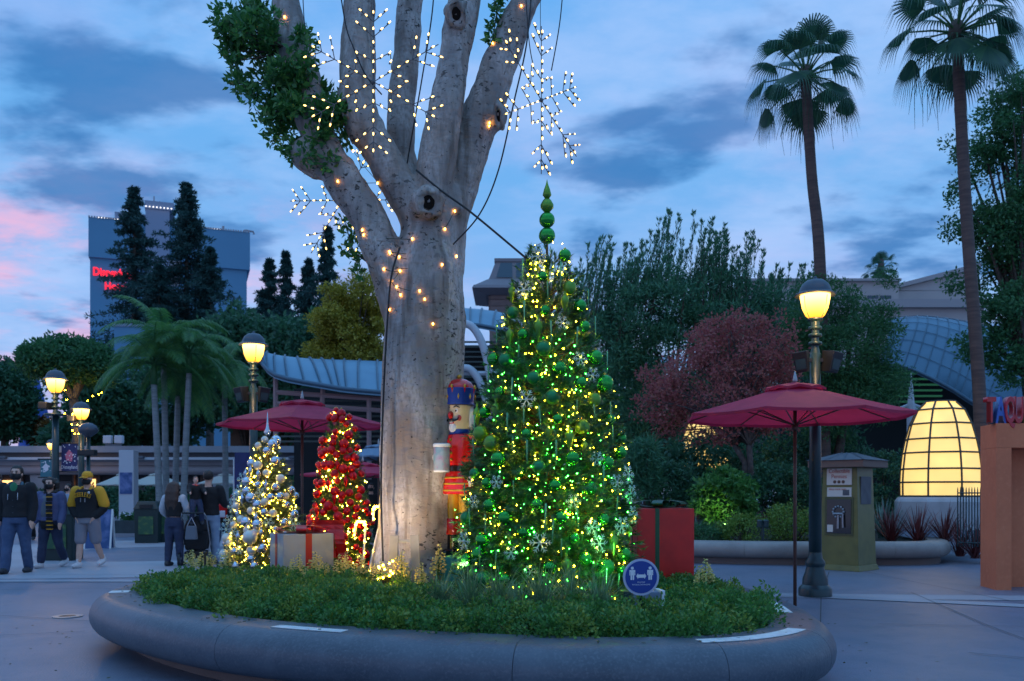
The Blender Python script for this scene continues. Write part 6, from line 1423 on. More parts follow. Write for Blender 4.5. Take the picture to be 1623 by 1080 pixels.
# --- fan palms
def fan_palm(label, px0, py0, px1, py1, d, nf, fl, seed, trunk_r=0.2, zb=None):
    rr = np.random.default_rng(seed); zb = 0.0 if zb is None else zb; b0 = W(px0,py0,d); tp = W(px1,py1,d); bx = b0.x-(tp.x-b0.x)*(b0.z-zb)/max(0.1,(tp.z-b0.z))*0.25
    base = Vector((bx, d, zb)); r = thing('fan_palm', label, 'palm tree', tuple(base)); top = tp-base; mid = b0-base
    P = catmull([(0,0,0), tuple(mid), tuple(mid.lerp(top,0.5)+Vector((-0.04,0,0))), tuple(top)], 8); MB().tube(P, lerps([trunk_r*1.25, trunk_r, trunk_r*0.9, trunk_r*0.85], len(P)), 12).build('trunk', M['palm_trunk_brown'], r, True)
    for i in range(nf):
        dead = i >= nf
        a = 2.399*i+rr.uniform(-0.3,0.3); el = 1.50-2.25*(i/nf)+rr.uniform(-0.2,0.2) if not dead else rr.uniform(-1.25,-0.8)
        pd = Vector((math.cos(a)*math.cos(el), math.sin(a)*math.cos(el), math.sin(el))); pl = fl*rr.uniform(0.65,1.05)*(0.85 if not dead else 0.35); c = top+pd*pl+Vector((0,0,-0.10*pl))
        pd = (pd+Vector((0,0,-0.6*rr.uniform(0.4,1.3)*max(0.0,1.0-max(0.0,el-0.3)*1.3)))).normalized(); V = []; F = []; sd = pd.cross(Vector((0,0,1))).normalized(); nn = sd.cross(pd).normalized(); ns = 26; bl_ = fl*0.66*rr.uniform(0.85,1.1)
        for k in range(ns):
            th = -1.35+2.7*k/(ns-1); dr = pd*math.cos(th)+sd*math.sin(th)-nn*0.10; l = bl_*(0.72+0.28*math.cos(th*0.7)); w = l*0.032; sdir = (sd*math.cos(th)-pd*math.sin(th)); b = len(V)
            p1 = c+dr*l*0.30; p2 = p1+(dr+Vector((0,0,-0.10))).normalized()*l*0.30; p3 = p2+(dr+Vector((0,0,-0.45-rr.uniform(0,0.3)))).normalized()*l*0.24; p4 = p3+(dr*0.45+Vector((0,0,-1))).normalized()*l*rr.uniform(0.25,0.75)
            V += [c, p1-sdir*w*0.55, p1+sdir*w*0.55, p2-sdir*w, p2+sdir*w, p3-sdir*w*0.5, p3+sdir*w*0.5, p4]; F += [(b,b+1,b+2),(b+1,b+3,b+4,b+2),(b+3,b+5,b+6,b+4),(b+5,b+7,b+6)]
        me = bpy.data.meshes.new('frond'); me.from_pydata([tuple(v) for v in V], [], F); me.materials.append(M['frond_dead'] if dead else M['leaf_fan']); me.update(); fo = link(bpy.data.objects.new('frond', me), r)
        MB().tube([top, top.lerp(c, 0.5)+Vector((0,0,0.04*pl)), c], [0.035,0.025,0.018], 5).build('petiole', M['leaf_mid'] if not dead else M['frond_dead'], fo)
    MB().ball(top, trunk_r*1.3, 10, 8, (1,1,1.7)).build('crown_base', M['frond_dead'], r)
    dm = MB()
    for i in range(44):   # dead thread skirt
        a = rr.uniform(0, 2*PI); q = top+Vector((math.cos(a)*fl*rr.uniform(0.1,1.0), math.sin(a)*fl*0.6, -fl*rr.uniform(0.2,0.6))); e = q+Vector((rr.uniform(-0.3,0.3),0,-fl*rr.uniform(0.5,1.2))); dm.tube([top+(q-top)*0.3, q, q.lerp(e,0.5)+Vector((rr.uniform(-.15,.15),0,0)), e], [0.012,0.012,0.010,0.004], 3)
    dm.build('dead_threads', M['leaf_fan'], r)
    return r
fan_palm('tall fan palm with shaggy crown above the right street lamp', 1300, 432, 1277, 122, 26, 25, 1.38, 3, 0.17)
fan_palm('tall fan palm cut by the top of the picture, above the orange gateway', 1553, 640, 1516, 52, 22, 25, 1.38, 9, 0.155)
fan_palm('small distant fan palm behind the flat roofed building', 1397, 440, 1396, 428, 90, 22, 1.5, 5, 0.3)
# --- right background
def wisp_blobs(): return None
tree('feathery_tree', 'large feathery dark green tree behind the red leaved tree', 1060, 31, 740, [(1010,500,70,70,0,2.2),(1090,480,75,60,0,2.2),(1160,505,80,64,0,2.2),(1235,520,60,60,0,2),(960,570,60,90,0,2),(1080,560,130,110,0,2),(1190,580,90,90,0,2),(965,680,60,70,0,1.6),(1050,700,80,50,0,1.6)], 1150, 52, 0.20, M['leaf_feather'], M['bark_dark'], 0.25, cr=(0.30,0.6), wr=0.22, up=0.6, shell=0.35, thin=0.30, tsc=0.6, limbs=30)
sw = thing('feathery_sprays', 'tall wispy shoots rising over the top of the feathery dark green tree', 'shoots', (X(1060,31), 31, 1.0)); st = MB(); Cc = []; Dd = []
for i in range(210):
    px = RND.uniform(905,1300); pk = 455-95*math.exp(-((px-1075)/75)**2)-40*math.exp(-((px-940)/30)**2)-35*math.exp(-((px-1190)/50)**2)
    e = W(px+RND.uniform(-8,22), pk+RND.uniform(-38,45), 31+RND.uniform(-1.2,1.2)); b = W(px-RND.uniform(0,24), pk+125, 31)
    b.y = e.y; P = catmull([b, b.lerp(e,0.5)+Vector((-0.05,0,0)), e], 5); st.tube([p-Vector(sw.location) for p in P], lerps([0.02,0.006], len(P)), 3)
    for p, q in zip(P[3:], P[4:]+[e]):
        for _ in range(12): Cc.append(tuple(p.lerp(q, RND.random())-Vector(sw.location)+Vector((RND.uniform(-.05,.05),RND.uniform(-.05,.05),0)))); Dd.append(((e-b).normalized()*0.8))
V, F = leaves(np.array(Cc), 0.17, 0.04, 0.5, np.array([tuple(q) for q in Dd]), 0.7); arr_mesh('spray_leaves', V, F, M['leaf_feather'], sw); st.build('shoot', M['bark_dark'], sw)
sw.parent = bpy.data.objects['feathery_tree']; sw.matrix_parent_inverse = Matrix.Translation(-Vector(bpy.data.objects['feathery_tree'].location)); 
for k_ in ('label','category'): del sw[k_]
tree('red_leaf_tree', 'rounded purple red leaved tree with many thin grey stems', 1185, 22.5, 752, [(1140,610,125,100,0,1.7),(1190,560,75,70,0,1.4),(1060,640,52,50,0,1.2),(1215,640,62,60,0,1.2),(1130,540,50,40,0,1.0)], 430, 38, 0.10, M['leaf_red'], M['bark_grey'], 0.07, cr=(0.15,0.34), shell=0.45, limbs=110, multi=4, fork=0.30, thin=0.30, tsc=1.0)
tree('green_tree', 'mid green tree right of the street lamp in front of the vaulted roof', 1330, 26, 740, [(1340,560,85,80,0,1.6),(1300,500,60,60,0,1.4),(1385,600,50,50,0,1.4),(1340,650,70,60,0,1.4),(1400,480,18,50,0,0.6)], 620, 50, 0.13, M['leaf_mid'], M['bark_dark'], 0.14, cr=(0.22,0.42), thin=0.3, tsc=0.7, wr=0.3)
tree('leafy_tree', 'tall loose leaved tree at the right edge behind the second fan palm', 1640, 27, 740, [(1600,200,50,80,0,1.5),(1560,215,60,40,0,1.0),(1570,330,60,80,0,1.5),(1620,400,70,160,0,1.6),(1560,470,50,110,0,1.4),(1650,180,70,70,0,1.5),(1590,560,44,60,0,1.2)], 620, 44, 0.14, M['leaf_mid'], M['bark_dark'], 0.22, cr=(0.20,0.46), thin=0.42, tsc=0.75, limbs=44, shell=0.2)
for lab, px, d, bl in (('dark far tree in the gap between the tall green tree and the red leaved tree', 1000, 60, [(1000,690,80,80,0,4),(985,620,70,60,0,3)]), ('dark far tree behind the red leaved tree', 1180, 64, [(1180,700,110,70,0,4)]), ('dark far tree behind the street lamp and kiosk', 1340, 62, [(1340,710,110,60,0,4)]), ('dark far tree behind the large lantern', 1520, 58, [(1520,720,110,60,0,4)])):
    tree('dark_tree', lab, px, d, 760, bl, 300, 44, 0.42, M['leaf_dark'], M['bark_dark'], 0.3, cr=(0.6,1.0), zb=0.0)
# --- shrubs behind the low wall
def shrub(label, px, d, py, rx, ry, m, n=90, ls=0.07, name='shrub', per=34, wr=0.5, cr=(0.10,0.2), cat='shrub'):
    s = d/FPX; base = (X(px,d), d, 0.30); r = thing(name, label, cat, base); zc = Z(py,d)-0.30
    C = blob_points([(0,0,zc,rx*s,rx*s*0.8,ry*s)], n, 0.5); C = C[C[:,2] > 0.0]; pts, out = clump_points(C, NPR.uniform(*cr, len(C)), per, 0.85); V, F = leaves(pts, ls, ls*wr, 0.3, out*0.8); arr_mesh('foliage', V, F, m, r)
    st = MB()
    for i in range(0, len(C), 6): st.tube([(0,0,-0.05), tuple(C[i]*0.5), tuple(C[i])], [0.02,0.012,0.005], 4)
    st.build('stems', M['bark_dark'], r); return r
shrub('bright leafy shrub lit from below in front of the small lantern', 1150, 20.0, 790, 52, 44, M['leaf_cover'], 150, 0.13)
shrub('dark shrub left of the lit shrub, beside the red gift', 1060, 21.5, 780, 50, 44, M['leaf_dark'], 120, 0.11)
shrub('dark shrub between the lit shrub and the lamp post', 1235, 21.0, 775, 56, 40, M['leaf_dark'], 130, 0.10)
shrub('clipped olive green shrub just left of the lamp post', 1255, 18.6, 832, 46, 34, M['leaf_cover_yellow'], 110, 0.055)
shrub('small clipped shrub beside the bollard light', 1175, 18.4, 842, 36, 26, M['leaf_cover_yellow'], 80, 0.055)
shrub('low bright ground shrub behind the planter wall right of the red gift', 1118, 18.6, 850, 42, 18, M['leaf_mid'], 90, 0.05)
shrub('dark hedge shrub behind the kiosk', 1330, 21.5, 800, 60, 46, M['leaf_dark'], 130, 0.09)
shrub('dark hedge shrub between the kiosk and the large lantern', 1410, 22.5, 780, 50, 60, M['leaf_dark'], 130, 0.10)
shrub('hanging grassy green shrub behind the right side of the tall green tree', 1018, 21.0, 745, 30, 52, M['leaf_feather'], 90, 0.22, wr=0.12)
shrub('tall dark shrub under the red leaved tree', 1120, 26, 740, 90, 50, M['leaf_dark'], 170, 0.16, cr=(0.2,0.35))
shrub('dark tall shrub behind the iron fence', 1290, 28, 730, 90, 60, M['leaf_dark'], 170, 0.16, cr=(0.2,0.35))
shrub('dark shrub beneath the vaulted roof', 1480, 28, 745, 60, 40, M['leaf_dark'], 120, 0.16, cr=(0.2,0.35))
for i, (lab, px, d, py) in enumerate((('spiky blue green agave behind the kiosk corner', 1398, 19.3, 800),('spiky pale agave beside the red gift', 1098, 18.8, 832))):
    V, F = blades(60, 0.9 if i == 0 else 0.5, 0.05, 1.0, 90+i, 0.15); o = arr_mesh('agave', V, F, mat('agave_leaf', (0.07,0.15,0.12), 0.5, island=(0.12,0.2,0.16))); o.location = (X(px,d), d, 0.42); tag(o, lab, 'agave')
defm('leaf_cordyline', (0.13,0.025,0.030), 0.5, island=(0.20,0.06,0.05))
for i, (px, d, lab) in enumerate(((1308,18.2,'red spiky cordyline left of the kiosk'),(1412,18.6,'red spiky cordyline just right of the kiosk'),(1455,18.3,'red spiky cordyline in front of the lantern pedestal, left one'),(1498,18.5,'red spiky cordyline in front of the lantern pedestal, middle one'),(1522,18.2,'large red spiky cordyline by the end of the planter wall'),(1545,17.6,'red spiky cordyline against the orange gateway'),(1578,17.5,'red spiky cordyline behind the orange gateway'))):
    V, F = blades(70, 0.85, 0.035, 1.0, 60+i, 0.35); o = arr_mesh('cordyline', V, F, M['leaf_cordyline']); o.location = (X(px,d), d, 0.36 if i < 4 else 0.1); o.scale = (1,1,1.0); tag(o, lab, 'cordyline', 'red cordylines along the planter wall')
# --- planting under the beam on the left
for i, (lab, px, d, py, rx, ry) in enumerate((('dark hedge behind the trash bins', 255, 40, 800, 70, 28),('dark shrubs left of the poster column', 165, 42, 800, 50, 26),('dark shrub behind the man carrying the child', 345, 40, 805, 60, 28),('dark shrub between the trees left of the trunk', 470, 38, 800, 60, 40),('green hedge at the far left behind the man in black', 60, 44, 800, 60, 24))):
    shrub(lab, px, d, py, rx, ry, M['leaf_dark'], 120, 0.20, cr=(0.2,0.4))
fp = thing('flower_planter', 'square dark planter box of white flowers under the cream umbrella', 'flower planter', (X(208,28.5), 28.5, 0))
MB().box((0,0,0.28), (0.82,0.6,0.5)).build('box_body', M['dark_green_paint'], fp, bevel=0.02); MB().box((0,0,0.06), (0.92,0.7,0.12)).build('plinth', M['beam_concrete'], fp)
C = np.stack([NPR.uniform(-0.38,0.38,70), NPR.uniform(-0.26,0.26,70), NPR.uniform(0.52,0.72,70)], 1); pts, o_ = clump_points(C, np.full(70,0.08), 14); V, F = leaves(pts, 0.08, 0.04, 0.3); arr_mesh('foliage', V, F, M['leaf_mid'], fp)
mb = MB()
for _ in range(36): mb.ball((RND.uniform(-0.38,0.38), RND.uniform(-0.3,0.2), RND.uniform(0.66,0.78)), 0.032, 6, 4, (1,1,0.6))
mb.build('white_flowers', M['print_white'], fp)['kind'] = 'stuff'
# ================================================================== people
defm('skin', (0.66,0.39,0.29), 0.55); defm('hair_dark', (0.018,0.012,0.010), 0.6, noise=(40, (0.04,0.028,0.022), 0.45, 0.7), bump=(60, 0.5)); defm('hair_brown', (0.05,0.026,0.018), 0.6, noise=(40, (0.08,0.045,0.03), 0.45, 0.7), bump=(60, 0.5))
defm('cloth_black', (0.011,0.011,0.013), 0.85, bump=(120, 0.2)); defm('denim', (0.045,0.075,0.15), 0.85, noise=[(5, (0.075,0.11,0.20), 0.45, 0.7)], bump=(160, 0.2)); defm('denim_dark', (0.025,0.035,0.075), 0.85, noise=[(5, (0.04,0.055,0.11), 0.45, 0.7)]); defm('denim_light', (0.24,0.33,0.45), 0.85, noise=[(5, (0.18,0.26,0.38), 0.45, 0.7)])
defm('cloth_green', (0.02,0.16,0.07), 0.8); defm('cloth_grey', (0.13,0.15,0.18), 0.85); defm('cloth_shorts', (0.25,0.23,0.26), 0.85, bump=(90, 0.15)); defm('cloth_violet', (0.10,0.11,0.22), 0.85); defm('cloth_gold', (0.70,0.33,0.015), 0.75); defm('cloth_white', (0.55,0.55,0.58), 0.85); defm('shoe_white', (0.6,0.6,0.62), 0.6); defm('shoe_dark', (0.03,0.035,0.045), 0.6); defm('cloth_maroon', (0.14,0.025,0.04), 0.85); defm('cloth_teal', (0.05,0.11,0.15), 0.85); defm('mask_black', (0.012,0.012,0.014), 0.8); defm('eye_dark', (0.02,0.015,0.012), 0.3)
def skeleton(H, legL, legR, armL, armR, build=1.0, lean=0.0):
    """joints for a figure facing -Y; +x is the viewer's right. leg=(fwd, lift, splay) arm=(shoulder swing, elbow bend, splay)"""
    J = {}; b = build
    J['pelvis'] = Vector((0,0,0.53)); J['waist'] = Vector((0,-lean*0.3,0.61)); J['chest'] = Vector((0,-lean*0.8,0.73)); J['neck'] = Vector((0,-lean,0.835)); J['head'] = Vector((0,-lean-0.012,0.925))
    for s, leg, arm, n in ((-1,legL,armL,'L'),(1,legR,armR,'R')):
        hip = Vector((s*0.052*b,0,0.51)); a = leg[0]; kn = hip+Vector((s*leg[2]*0.5, -math.sin(a)*0.245, -math.cos(a)*0.245)); a2 = a-leg[1]; an = kn+Vector((s*leg[2]*0.5, -math.sin(a2)*0.235, -math.cos(a2)*0.235)); J['hip'+n], J['knee'+n], J['ankle'+n] = hip, kn, an; J['ftilt'+n] = leg[1]*0.9-max(0, a)*0.5 if leg[1] > 0.2 else -max(0,a)*0.5
        sh = Vector((s*0.108*b,-lean*0.95,0.805)); u = arm[0]; sp = arm[2]; el = sh+Vector((s*math.sin(sp)*0.165, -math.sin(u)*0.165*math.cos(sp), -math.cos(u)*math.cos(sp)*0.165)); f = u+arm[1]; inn = arm[3] if len(arm) > 3 else 0.0
        wr = el+Vector((-s*inn*0.14, -math.sin(f)*0.145, -math.cos(f)*0.145*(1-0.3*abs(inn)))); J['sh'+n], J['el'+n], J['wr'+n] = sh, el, wr
    lo = min(J['ankleL'].z, J['ankleR'].z)-0.042
    for k, v in J.items():
        if isinstance(v, Vector): v.z -= lo; v *= H
    return J
def torso(mb, J, H, k, z0=0.50, z1=0.83, b=1.0):
    prof = [(0.46,0.092,0.070),(0.52,0.098,0.074),(0.58,0.090,0.066),(0.64,0.088,0.064),(0.70,0.096,0.070),(0.76,0.104,0.070),(0.80,0.098,0.058),(0.825,0.070,0.048),(0.84,0.042,0.040)]
    pel, nk = J['pelvis'], J['neck']; P = []; rx = []; ry = []
    for z, a, c in prof:
        if z < z0-1e-6 or z > z1+1e-6: continue
        t = (z-0.53)/(0.835-0.53); q = pel.lerp(nk, t) if t > 0 else pel+Vector((0,0,(z-0.53)*H)); P.append(tuple(q)); rx.append(a*H*b+k); ry.append(c*H*b+k)
    mb.etube(P, rx, ry, 16)
def limb_(mb, pts, rs, k, n=10):
    P = catmull(pts, 4) if len(pts) > 2 else pts; mb.tube(P, [r+k for r in lerps(rs, len(P))], n)
def foot(mb, an, H, tilt, k, L=0.15):
    T = Matrix.Translation(an) @ Matrix.Rotation(tilt, 4, 'X')
    mb.ellipsoid(T @ Matrix.Translation((0,-0.036*H,-0.018*H)), (0.029*H+k, 0.078*H+k, 0.025*H+k))
    mb.ellipsoid(T @ Matrix.Translation((0,0.008*H,-0.006*H)), (0.026*H+k, 0.032*H+k, 0.036*H+k))
def person(label, px, d, H, face, legL, legR, armL, armR, wear, build=1.0, lean=0.0, z0=0.0, group=None, vox=0.013, held=False):
    r = thing('person', label, 'person', (X(px,d), d, z0), face, group); J = skeleton(H, legL, legR, armL, armR, build, lean); b = build
    mb = SD(0.010); torso(mb, J, H, -0.004, b=b); hd = J['head']
    mb.tube([J['neck']-Vector((0,0,0.02*H)), hd], [0.036*H,0.034*H], 12)
    mb.ball(hd+Vector((0,0.006*H,0.012*H)), 0.058*H, 16, 12, (0.80,1.0,1.08)); mb.ball(hd+Vector((0,-0.014*H,-0.028*H)), 0.042*H, 14, 10, (0.88,0.95,1.05)); mb.ball(hd+Vector((0,-0.058*H,-0.008*H)), 0.012*H, 8, 6, (0.8,1.1,1.4))
    for s in (-1, 1): mb.ball(hd+Vector((s*0.049*H,0.004*H,-0.004*H)), 0.014*H, 8, 6, (0.4,0.8,1.25))
    for n, s in (('L',-1),('R',1)):
        limb_(mb, [J['hip'+n]+Vector((0,0,0.02*H)), J['knee'+n], J['ankle'+n]], [0.052*H*b,0.050*H,0.034*H,0.031*H,0.021*H], 0)
        foot(mb, J['ankle'+n], H, J['ftilt'+n], -0.004)
        limb_(mb, [J['sh'+n], J['el'+n], J['wr'+n]], [0.033*H,0.029*H,0.024*H,0.022*H,0.016*H], 0)
        w = J['wr'+n]; dv = (w-J['el'+n]).normalized(); _, u, v = basis(dv); fw = Vector((0,-1,0)); fw = (fw-dv*fw.dot(dv)); fw = fw.normalized() if fw.length > 0.05 else u; side = dv.cross(fw)
        mb.tube([w-dv*0.01*H, w+dv*0.02*H, w+dv*0.048*H], [0.015*H,0.021*H,0.019*H], 10)
        for q, ln in enumerate((0.040,0.046,0.043,0.034)):
            o = fw*(0.016-0.0105*q)*H; c = side*(0.010*s)*H; mb.tube([w+dv*0.042*H+o, w+dv*(0.048+ln*0.55)*H+o*1.1-c*0.3, w+dv*(0.046+ln)*H+o*1.1-c], [0.0060*H,0.0056*H,0.0045*H], 6)
        mb.tube([w+dv*0.012*H+fw*0.014*H, w+dv*0.032*H+fw*0.030*H, w+dv*0.058*H+fw*0.032*H], [0.0075*H,0.0065*H,0.005*H], 6)
    body = mb.build('body', M['skin'], r); bake_remesh(body, vox*0.75, 2)
    W_ = lambda nm, m: M[m]
    def garment(nm, mbx, m, wob=0.006, vx=vox, sm=3):
        o = mbx.build(nm, M[m], r); bake_remesh(o, vx, sm, wob, 9.0, H*7+px); return o
    k = 0.014
    tr = wear.get('legs')
    if tr:
        m, end = tr[0], tr[1]; g = SD(); torso(g, J, H, k*0.6, 0.46, 0.58, b); 
        for n in 'LR':
            hp, kn, an = J['hip'+n], J['knee'+n], J['ankle'+n]
            if end >= 1: e = kn.lerp(an, min(1.0, end-1+0.02)); pts = [hp+Vector((0,0,0.01*H)), kn, e]; rs = tr[2] if len(tr) > 2 else [0.054,0.052,0.042,0.040,0.036]
            else: e = hp.lerp(kn, end); pts = [hp+Vector((0,0,0.01*H)), hp.lerp(e,0.5), e]; rs = [0.055,0.054,0.054,0.052]
            limb_(g, pts, [q*H*(b if i < 2 else 1) for i, q in enumerate(rs)], k*0.6, 12)
        garment(tr[2] if False else ('shorts' if end < 1.2 else 'trousers'), g, m)
    tp = wear.get('top')
    if tp:
        m, zlo, kk = tp[0], tp[1], tp[2] if len(tp) > 2 else k*1.5; g = SD(); torso(g, J, H, kk, zlo, 0.83, b)
        slv = SD() if wear.get('sleeve') else g
        for n in 'LR':
            limb_(slv, [J['sh'+n]-Vector((0,0,0.004*H)), J['el'+n], J['wr'+n].lerp(J['el'+n], wear.get('short',0.04))], [0.042*H,0.038*H,0.033*H,0.031*H,0.027*H], kk*0.5, 12)
        garment('jacket' if wear.get('open') else 'top', g, m, 0.009)
        if slv is not g: garment('sleeves', slv, wear['sleeve'], 0.006)
    hr = wear.get('hair')
    if hr:
        g = SD(); c = hd+Vector((0,0.014*H,0.024*H)); g.ball(c, 0.062*H, 16, 12, (0.86,1.0,1.0))
        if hr[1] == 'long':
            for xo in (-0.03,0.0,0.03): g.tube([c+Vector((xo*H,0.02*H,0.0)), c+Vector((xo*1.3*H,0.045*H,-0.08*H)), c+Vector((xo*1.4*H,0.055*H,-0.17*H)), c+Vector((xo*0.9*H,0.05*H,-hr[2]*H))], [0.045*H,0.045*H,0.042*H,0.022*H], 10)
        if hr[1] == 'curly':
            for i in range(64): a = RND.uniform(0.15,PI-0.15) if i % 3 else RND.uniform(-0.5,PI+0.5); z = RND.uniform(-0.12,0.03); g.ball(c+Vector((math.cos(a)*0.072*H, math.sin(a)*0.050*H, z*H)), RND.uniform(0.018,0.027)*H, 8, 6)
        o = garment('hair', g, hr[0], 0.006 if hr[1] != 'curly' else 0.010, 0.010, 1)
        # keep the face clear: cut away hair in front of the face
        me = o.data; bm2 = bmesh.new(); bm2.from_mesh(me); kill = [v for v in bm2.verts if v.co.y < hd.y-0.022*H and v.co.z < hd.z+0.050*H and abs(v.co.x-hd.x) < 0.046*H]
        bmesh.ops.delete(bm2, geom=kill, context='VERTS'); bm2.to_mesh(me); bm2.free()
    if wear.get('mask'):
        g = MB(); T = Matrix.Translation(hd+Vector((0,-0.014*H,-0.024*H))); g.lathe([(1e-4,-1),(0.6,-0.85),(0.95,-0.35),(1.0,0.2),(0.92,0.75)], 20, T @ Matrix.Diagonal((0.049*H,0.054*H,0.036*H,1)), PI*1.02, PI*1.98); g.ball((0,-0.055*H,0.014*H), 0.014*H, 8, 6, (0.9,1,1.2), T)
        o = g.build('face_mask', M[wear['mask']], r, True)
        sm_ = o.modifiers.new('solid', 'SOLIDIFY'); sm_.thickness = 0.006
    if not wear.get('back'):
        for s in (-1, 1):
            MB().ball(hd+Vector((s*0.020*H,-0.049*H,0.012*H)), 0.0065*H, 8, 6).build('eye', M['eye_dark'], r); MB().tube([hd+Vector((s*0.010*H,-0.053*H,0.026*H)), hd+Vector((s*0.032*H,-0.047*H,0.027*H))], 0.0035*H, 5).build('eyebrow', M['hair_dark'], r)
    if not wear.get('mask') and not wear.get('back'): MB().box(tuple(hd+Vector((0,-0.053*H,-0.036*H))), (0.026*H,0.008*H,0.006*H)).build('mouth', mat('lips', (0.3,0.08,0.07), 0.5), r)
    if wear.get('shoes'):
        for n in 'LR':
            g = SD(); foot(g, J['ankle'+n], H, J['ftilt'+n], 0.010); o = g.build('shoe', M[wear['shoes']], r); bake_remesh(o, 0.010, 2)
    return r, J
def extra(r, nm, mbx, m, **k): return mbx.build(nm, M[m], r, True, **k)

# man in black jacket, walking toward the camera
p1, J = person('man in black jacket, green shirt, black mask and jeans walking at the left edge', 27, 15.5, 1.87, 0.12, (0.22,0.05,0.01), (-0.12,0.15,0.01), (-0.05,0.25,0.16), (0.0,0.25,0.14), dict(legs=('denim',1.97), top=('cloth_black',0.50,0.030), hair=('hair_dark','short'), mask='mask_black', shoes='shoe_dark', open=1), 1.12)
H = 1.87; nk = J['neck']
extra(p1, 'shirt_front', MB().ball(nk+Vector((0,-0.130,-0.11)), 0.105, 12, 8, (0.72,0.42,1.3)), 'cloth_green')
extra(p1, 'hood', MB().tube(catmull([nk+Vector((-0.07,-0.125,-0.14)), nk+Vector((-0.105,-0.05,-0.005)), nk+Vector((0,0.085,0.02)), nk+Vector((0.105,-0.05,-0.005)), nk+Vector((0.07,-0.125,-0.14))], 5), 0.028, 8), 'cloth_teal')
for s in (-1, 1): extra(p1, 'drawstring', MB().tube([nk+Vector((s*0.075,-0.145,-0.10)), nk+Vector((s*0.08,-0.172,-0.2)), nk+Vector((s*0.082,-0.178,-0.28))], 0.006, 5), 'cloth_white')
for q in range(4): extra(p1, 'jacket_button', MB().ball(J['chest']+Vector((0.0,-0.170,0.02-0.11*q)), 0.011, 8, 6, (1,0.5,1)), 'shoe_dark')
# woman with the striped scarf
p2, J = person('woman with dark curly hair, open violet jacket and black and gold striped scarf', 80, 16.6, 1.68, -0.08, (0.18,0.05,0.01), (-0.20,0.35,0.01), (0.05,0.35,0.15), (0.0,0.35,0.16), dict(legs=('denim_dark',1.78,[0.052,0.050,0.042,0.040,0.038]), top=('cloth_violet',0.50,0.030), hair=('hair_dark','curly'), mask='mask_black', shoes='shoe_white', open=1), 1.12)
nk = J['neck']; ch = J['chest']
extra(p2, 'shirt_front', MB().etube([tuple(ch+Vector((-0.01,-0.10,z))) for z in (-0.36,-0.2,0.0,0.12)], [0.115,0.11,0.105,0.075], [0.06,0.062,0.066,0.05], 14), 'cloth_grey')
extra(p2, 'dark_tunic', MB().etube([tuple(ch+Vector((0,-0.02,z))) for z in (-0.50,-0.42,-0.35)], [0.185,0.18,0.17], [0.135,0.135,0.13], 16), 'cloth_black')
scf = MB().tube(catmull([nk+Vector((-0.03,-0.10,-0.03)), nk+Vector((-0.075,-0.02,0.01)), nk+Vector((0,0.07,0.02)), nk+Vector((0.08,-0.02,0.0)), nk+Vector((0.05,-0.11,-0.05))], 4), 0.034, 8); extra(p2, 'scarf_loop', scf, 'cloth_black')
for i in range(9):
    z = -0.05-0.075*i; MB().box((0.085,-0.195+0.004*i,0), (0.115-0.002*(i%2),0.022,0.058)).build('scarf_band', M['cloth_black'], p2, bevel=0.004).location = nk+Vector((0,0.02 if i < 2 else 0.0,z)) if True else None
    if i % 2 == 0 or i > 5:
        for dz in (-0.032,): MB().box((0.085,-0.195+0.004*i,0), (0.117,0.024,0.016)).build('scarf_stripe', M['cloth_gold'], p2).location = nk+Vector((0,0.02 if i < 2 else 0,z+dz))
# man in yellow cap and black hoodie
p3, J = person('man in yellow cap and black hoodie with gold upper sleeves, hands in grey shorts pockets', 139, 16.6, 1.77, -0.05, (0.10,0.0,0.015), (-0.20,0.35,0.015), (-0.10,0.45,0.34,0.55), (-0.10,0.45,0.34,0.55), dict(legs=('cloth_shorts',0.92), top=('cloth_black',0.52,0.034), mask='mask_black', shoes='shoe_white'), 1.14)
hd = J['head']; H = 1.77
g = MB().lathe([(0.060*H,0.0),(0.063*H,0.02*H),(0.058*H,0.045*H),(0.035*H,0.066*H),(0.001,0.070*H)], 18, Matrix.Translation(hd+Vector((0,0.006*H,0.022*H))) @ Matrix.Diagonal((0.84,1.02,1,1))); extra(p3, 'cap', g, 'cloth_gold')
g = MB().add([hd+Vector((x*H,y*H,z*H)) for x, y, z in ((-0.045,-0.045,0.03),(-0.04,-0.095,0.018),(0,-0.108,0.024),(0.04,-0.095,0.018),(0.045,-0.045,0.03),(0,-0.05,0.034))], [(0,1,2,5),(5,2,3,4)]); o = extra(p3, 'cap_brim', g, 'cap_shade' if 'cap_shade' in M else 'cloth_gold'); o.modifiers.new('s','SOLIDIFY').thickness = 0.008
for s, n in ((-1,'L'),(1,'R')):
    g = SD(); limb_(g, [J['sh'+n]-Vector((0,0,0.004*H)), J['sh'+n].lerp(J['el'+n],0.5), J['sh'+n].lerp(J['el'+n],0.92)], [0.044*H,0.041*H,0.039*H], 0.024, 12); o = g.build('gold_sleeve', M['cloth_gold'], p3); bake_remesh(o, 0.013, 2, 0.006)
    extra(p3, 'sock', MB().tube([J['ankle'+n]+Vector((0,0,0.09)), J['ankle'+n]], [0.042,0.038], 12), 'shoe_white')
nk = J['neck']; extra(p3, 'hood', MB().tube(catmull([nk+Vector((-0.03,-0.135,-0.13)), nk+Vector((-0.10,-0.06,0.0)), nk+Vector((0,0.08,0.02)), nk+Vector((0.10,-0.06,0.0)), nk+Vector((0.03,-0.135,-0.13))], 5), 0.026, 8), 'cloth_gold')
for s in (-1, 1): extra(p3, 'drawstring', MB().tube([nk+Vector((s*0.035,-0.150,-0.12)), nk+Vector((s*0.04,-0.172,-0.19)), nk+Vector((s*0.042,-0.178,-0.26))], 0.006, 5), 'cloth_white')
ch = J['chest']; word = 'STEELERS'
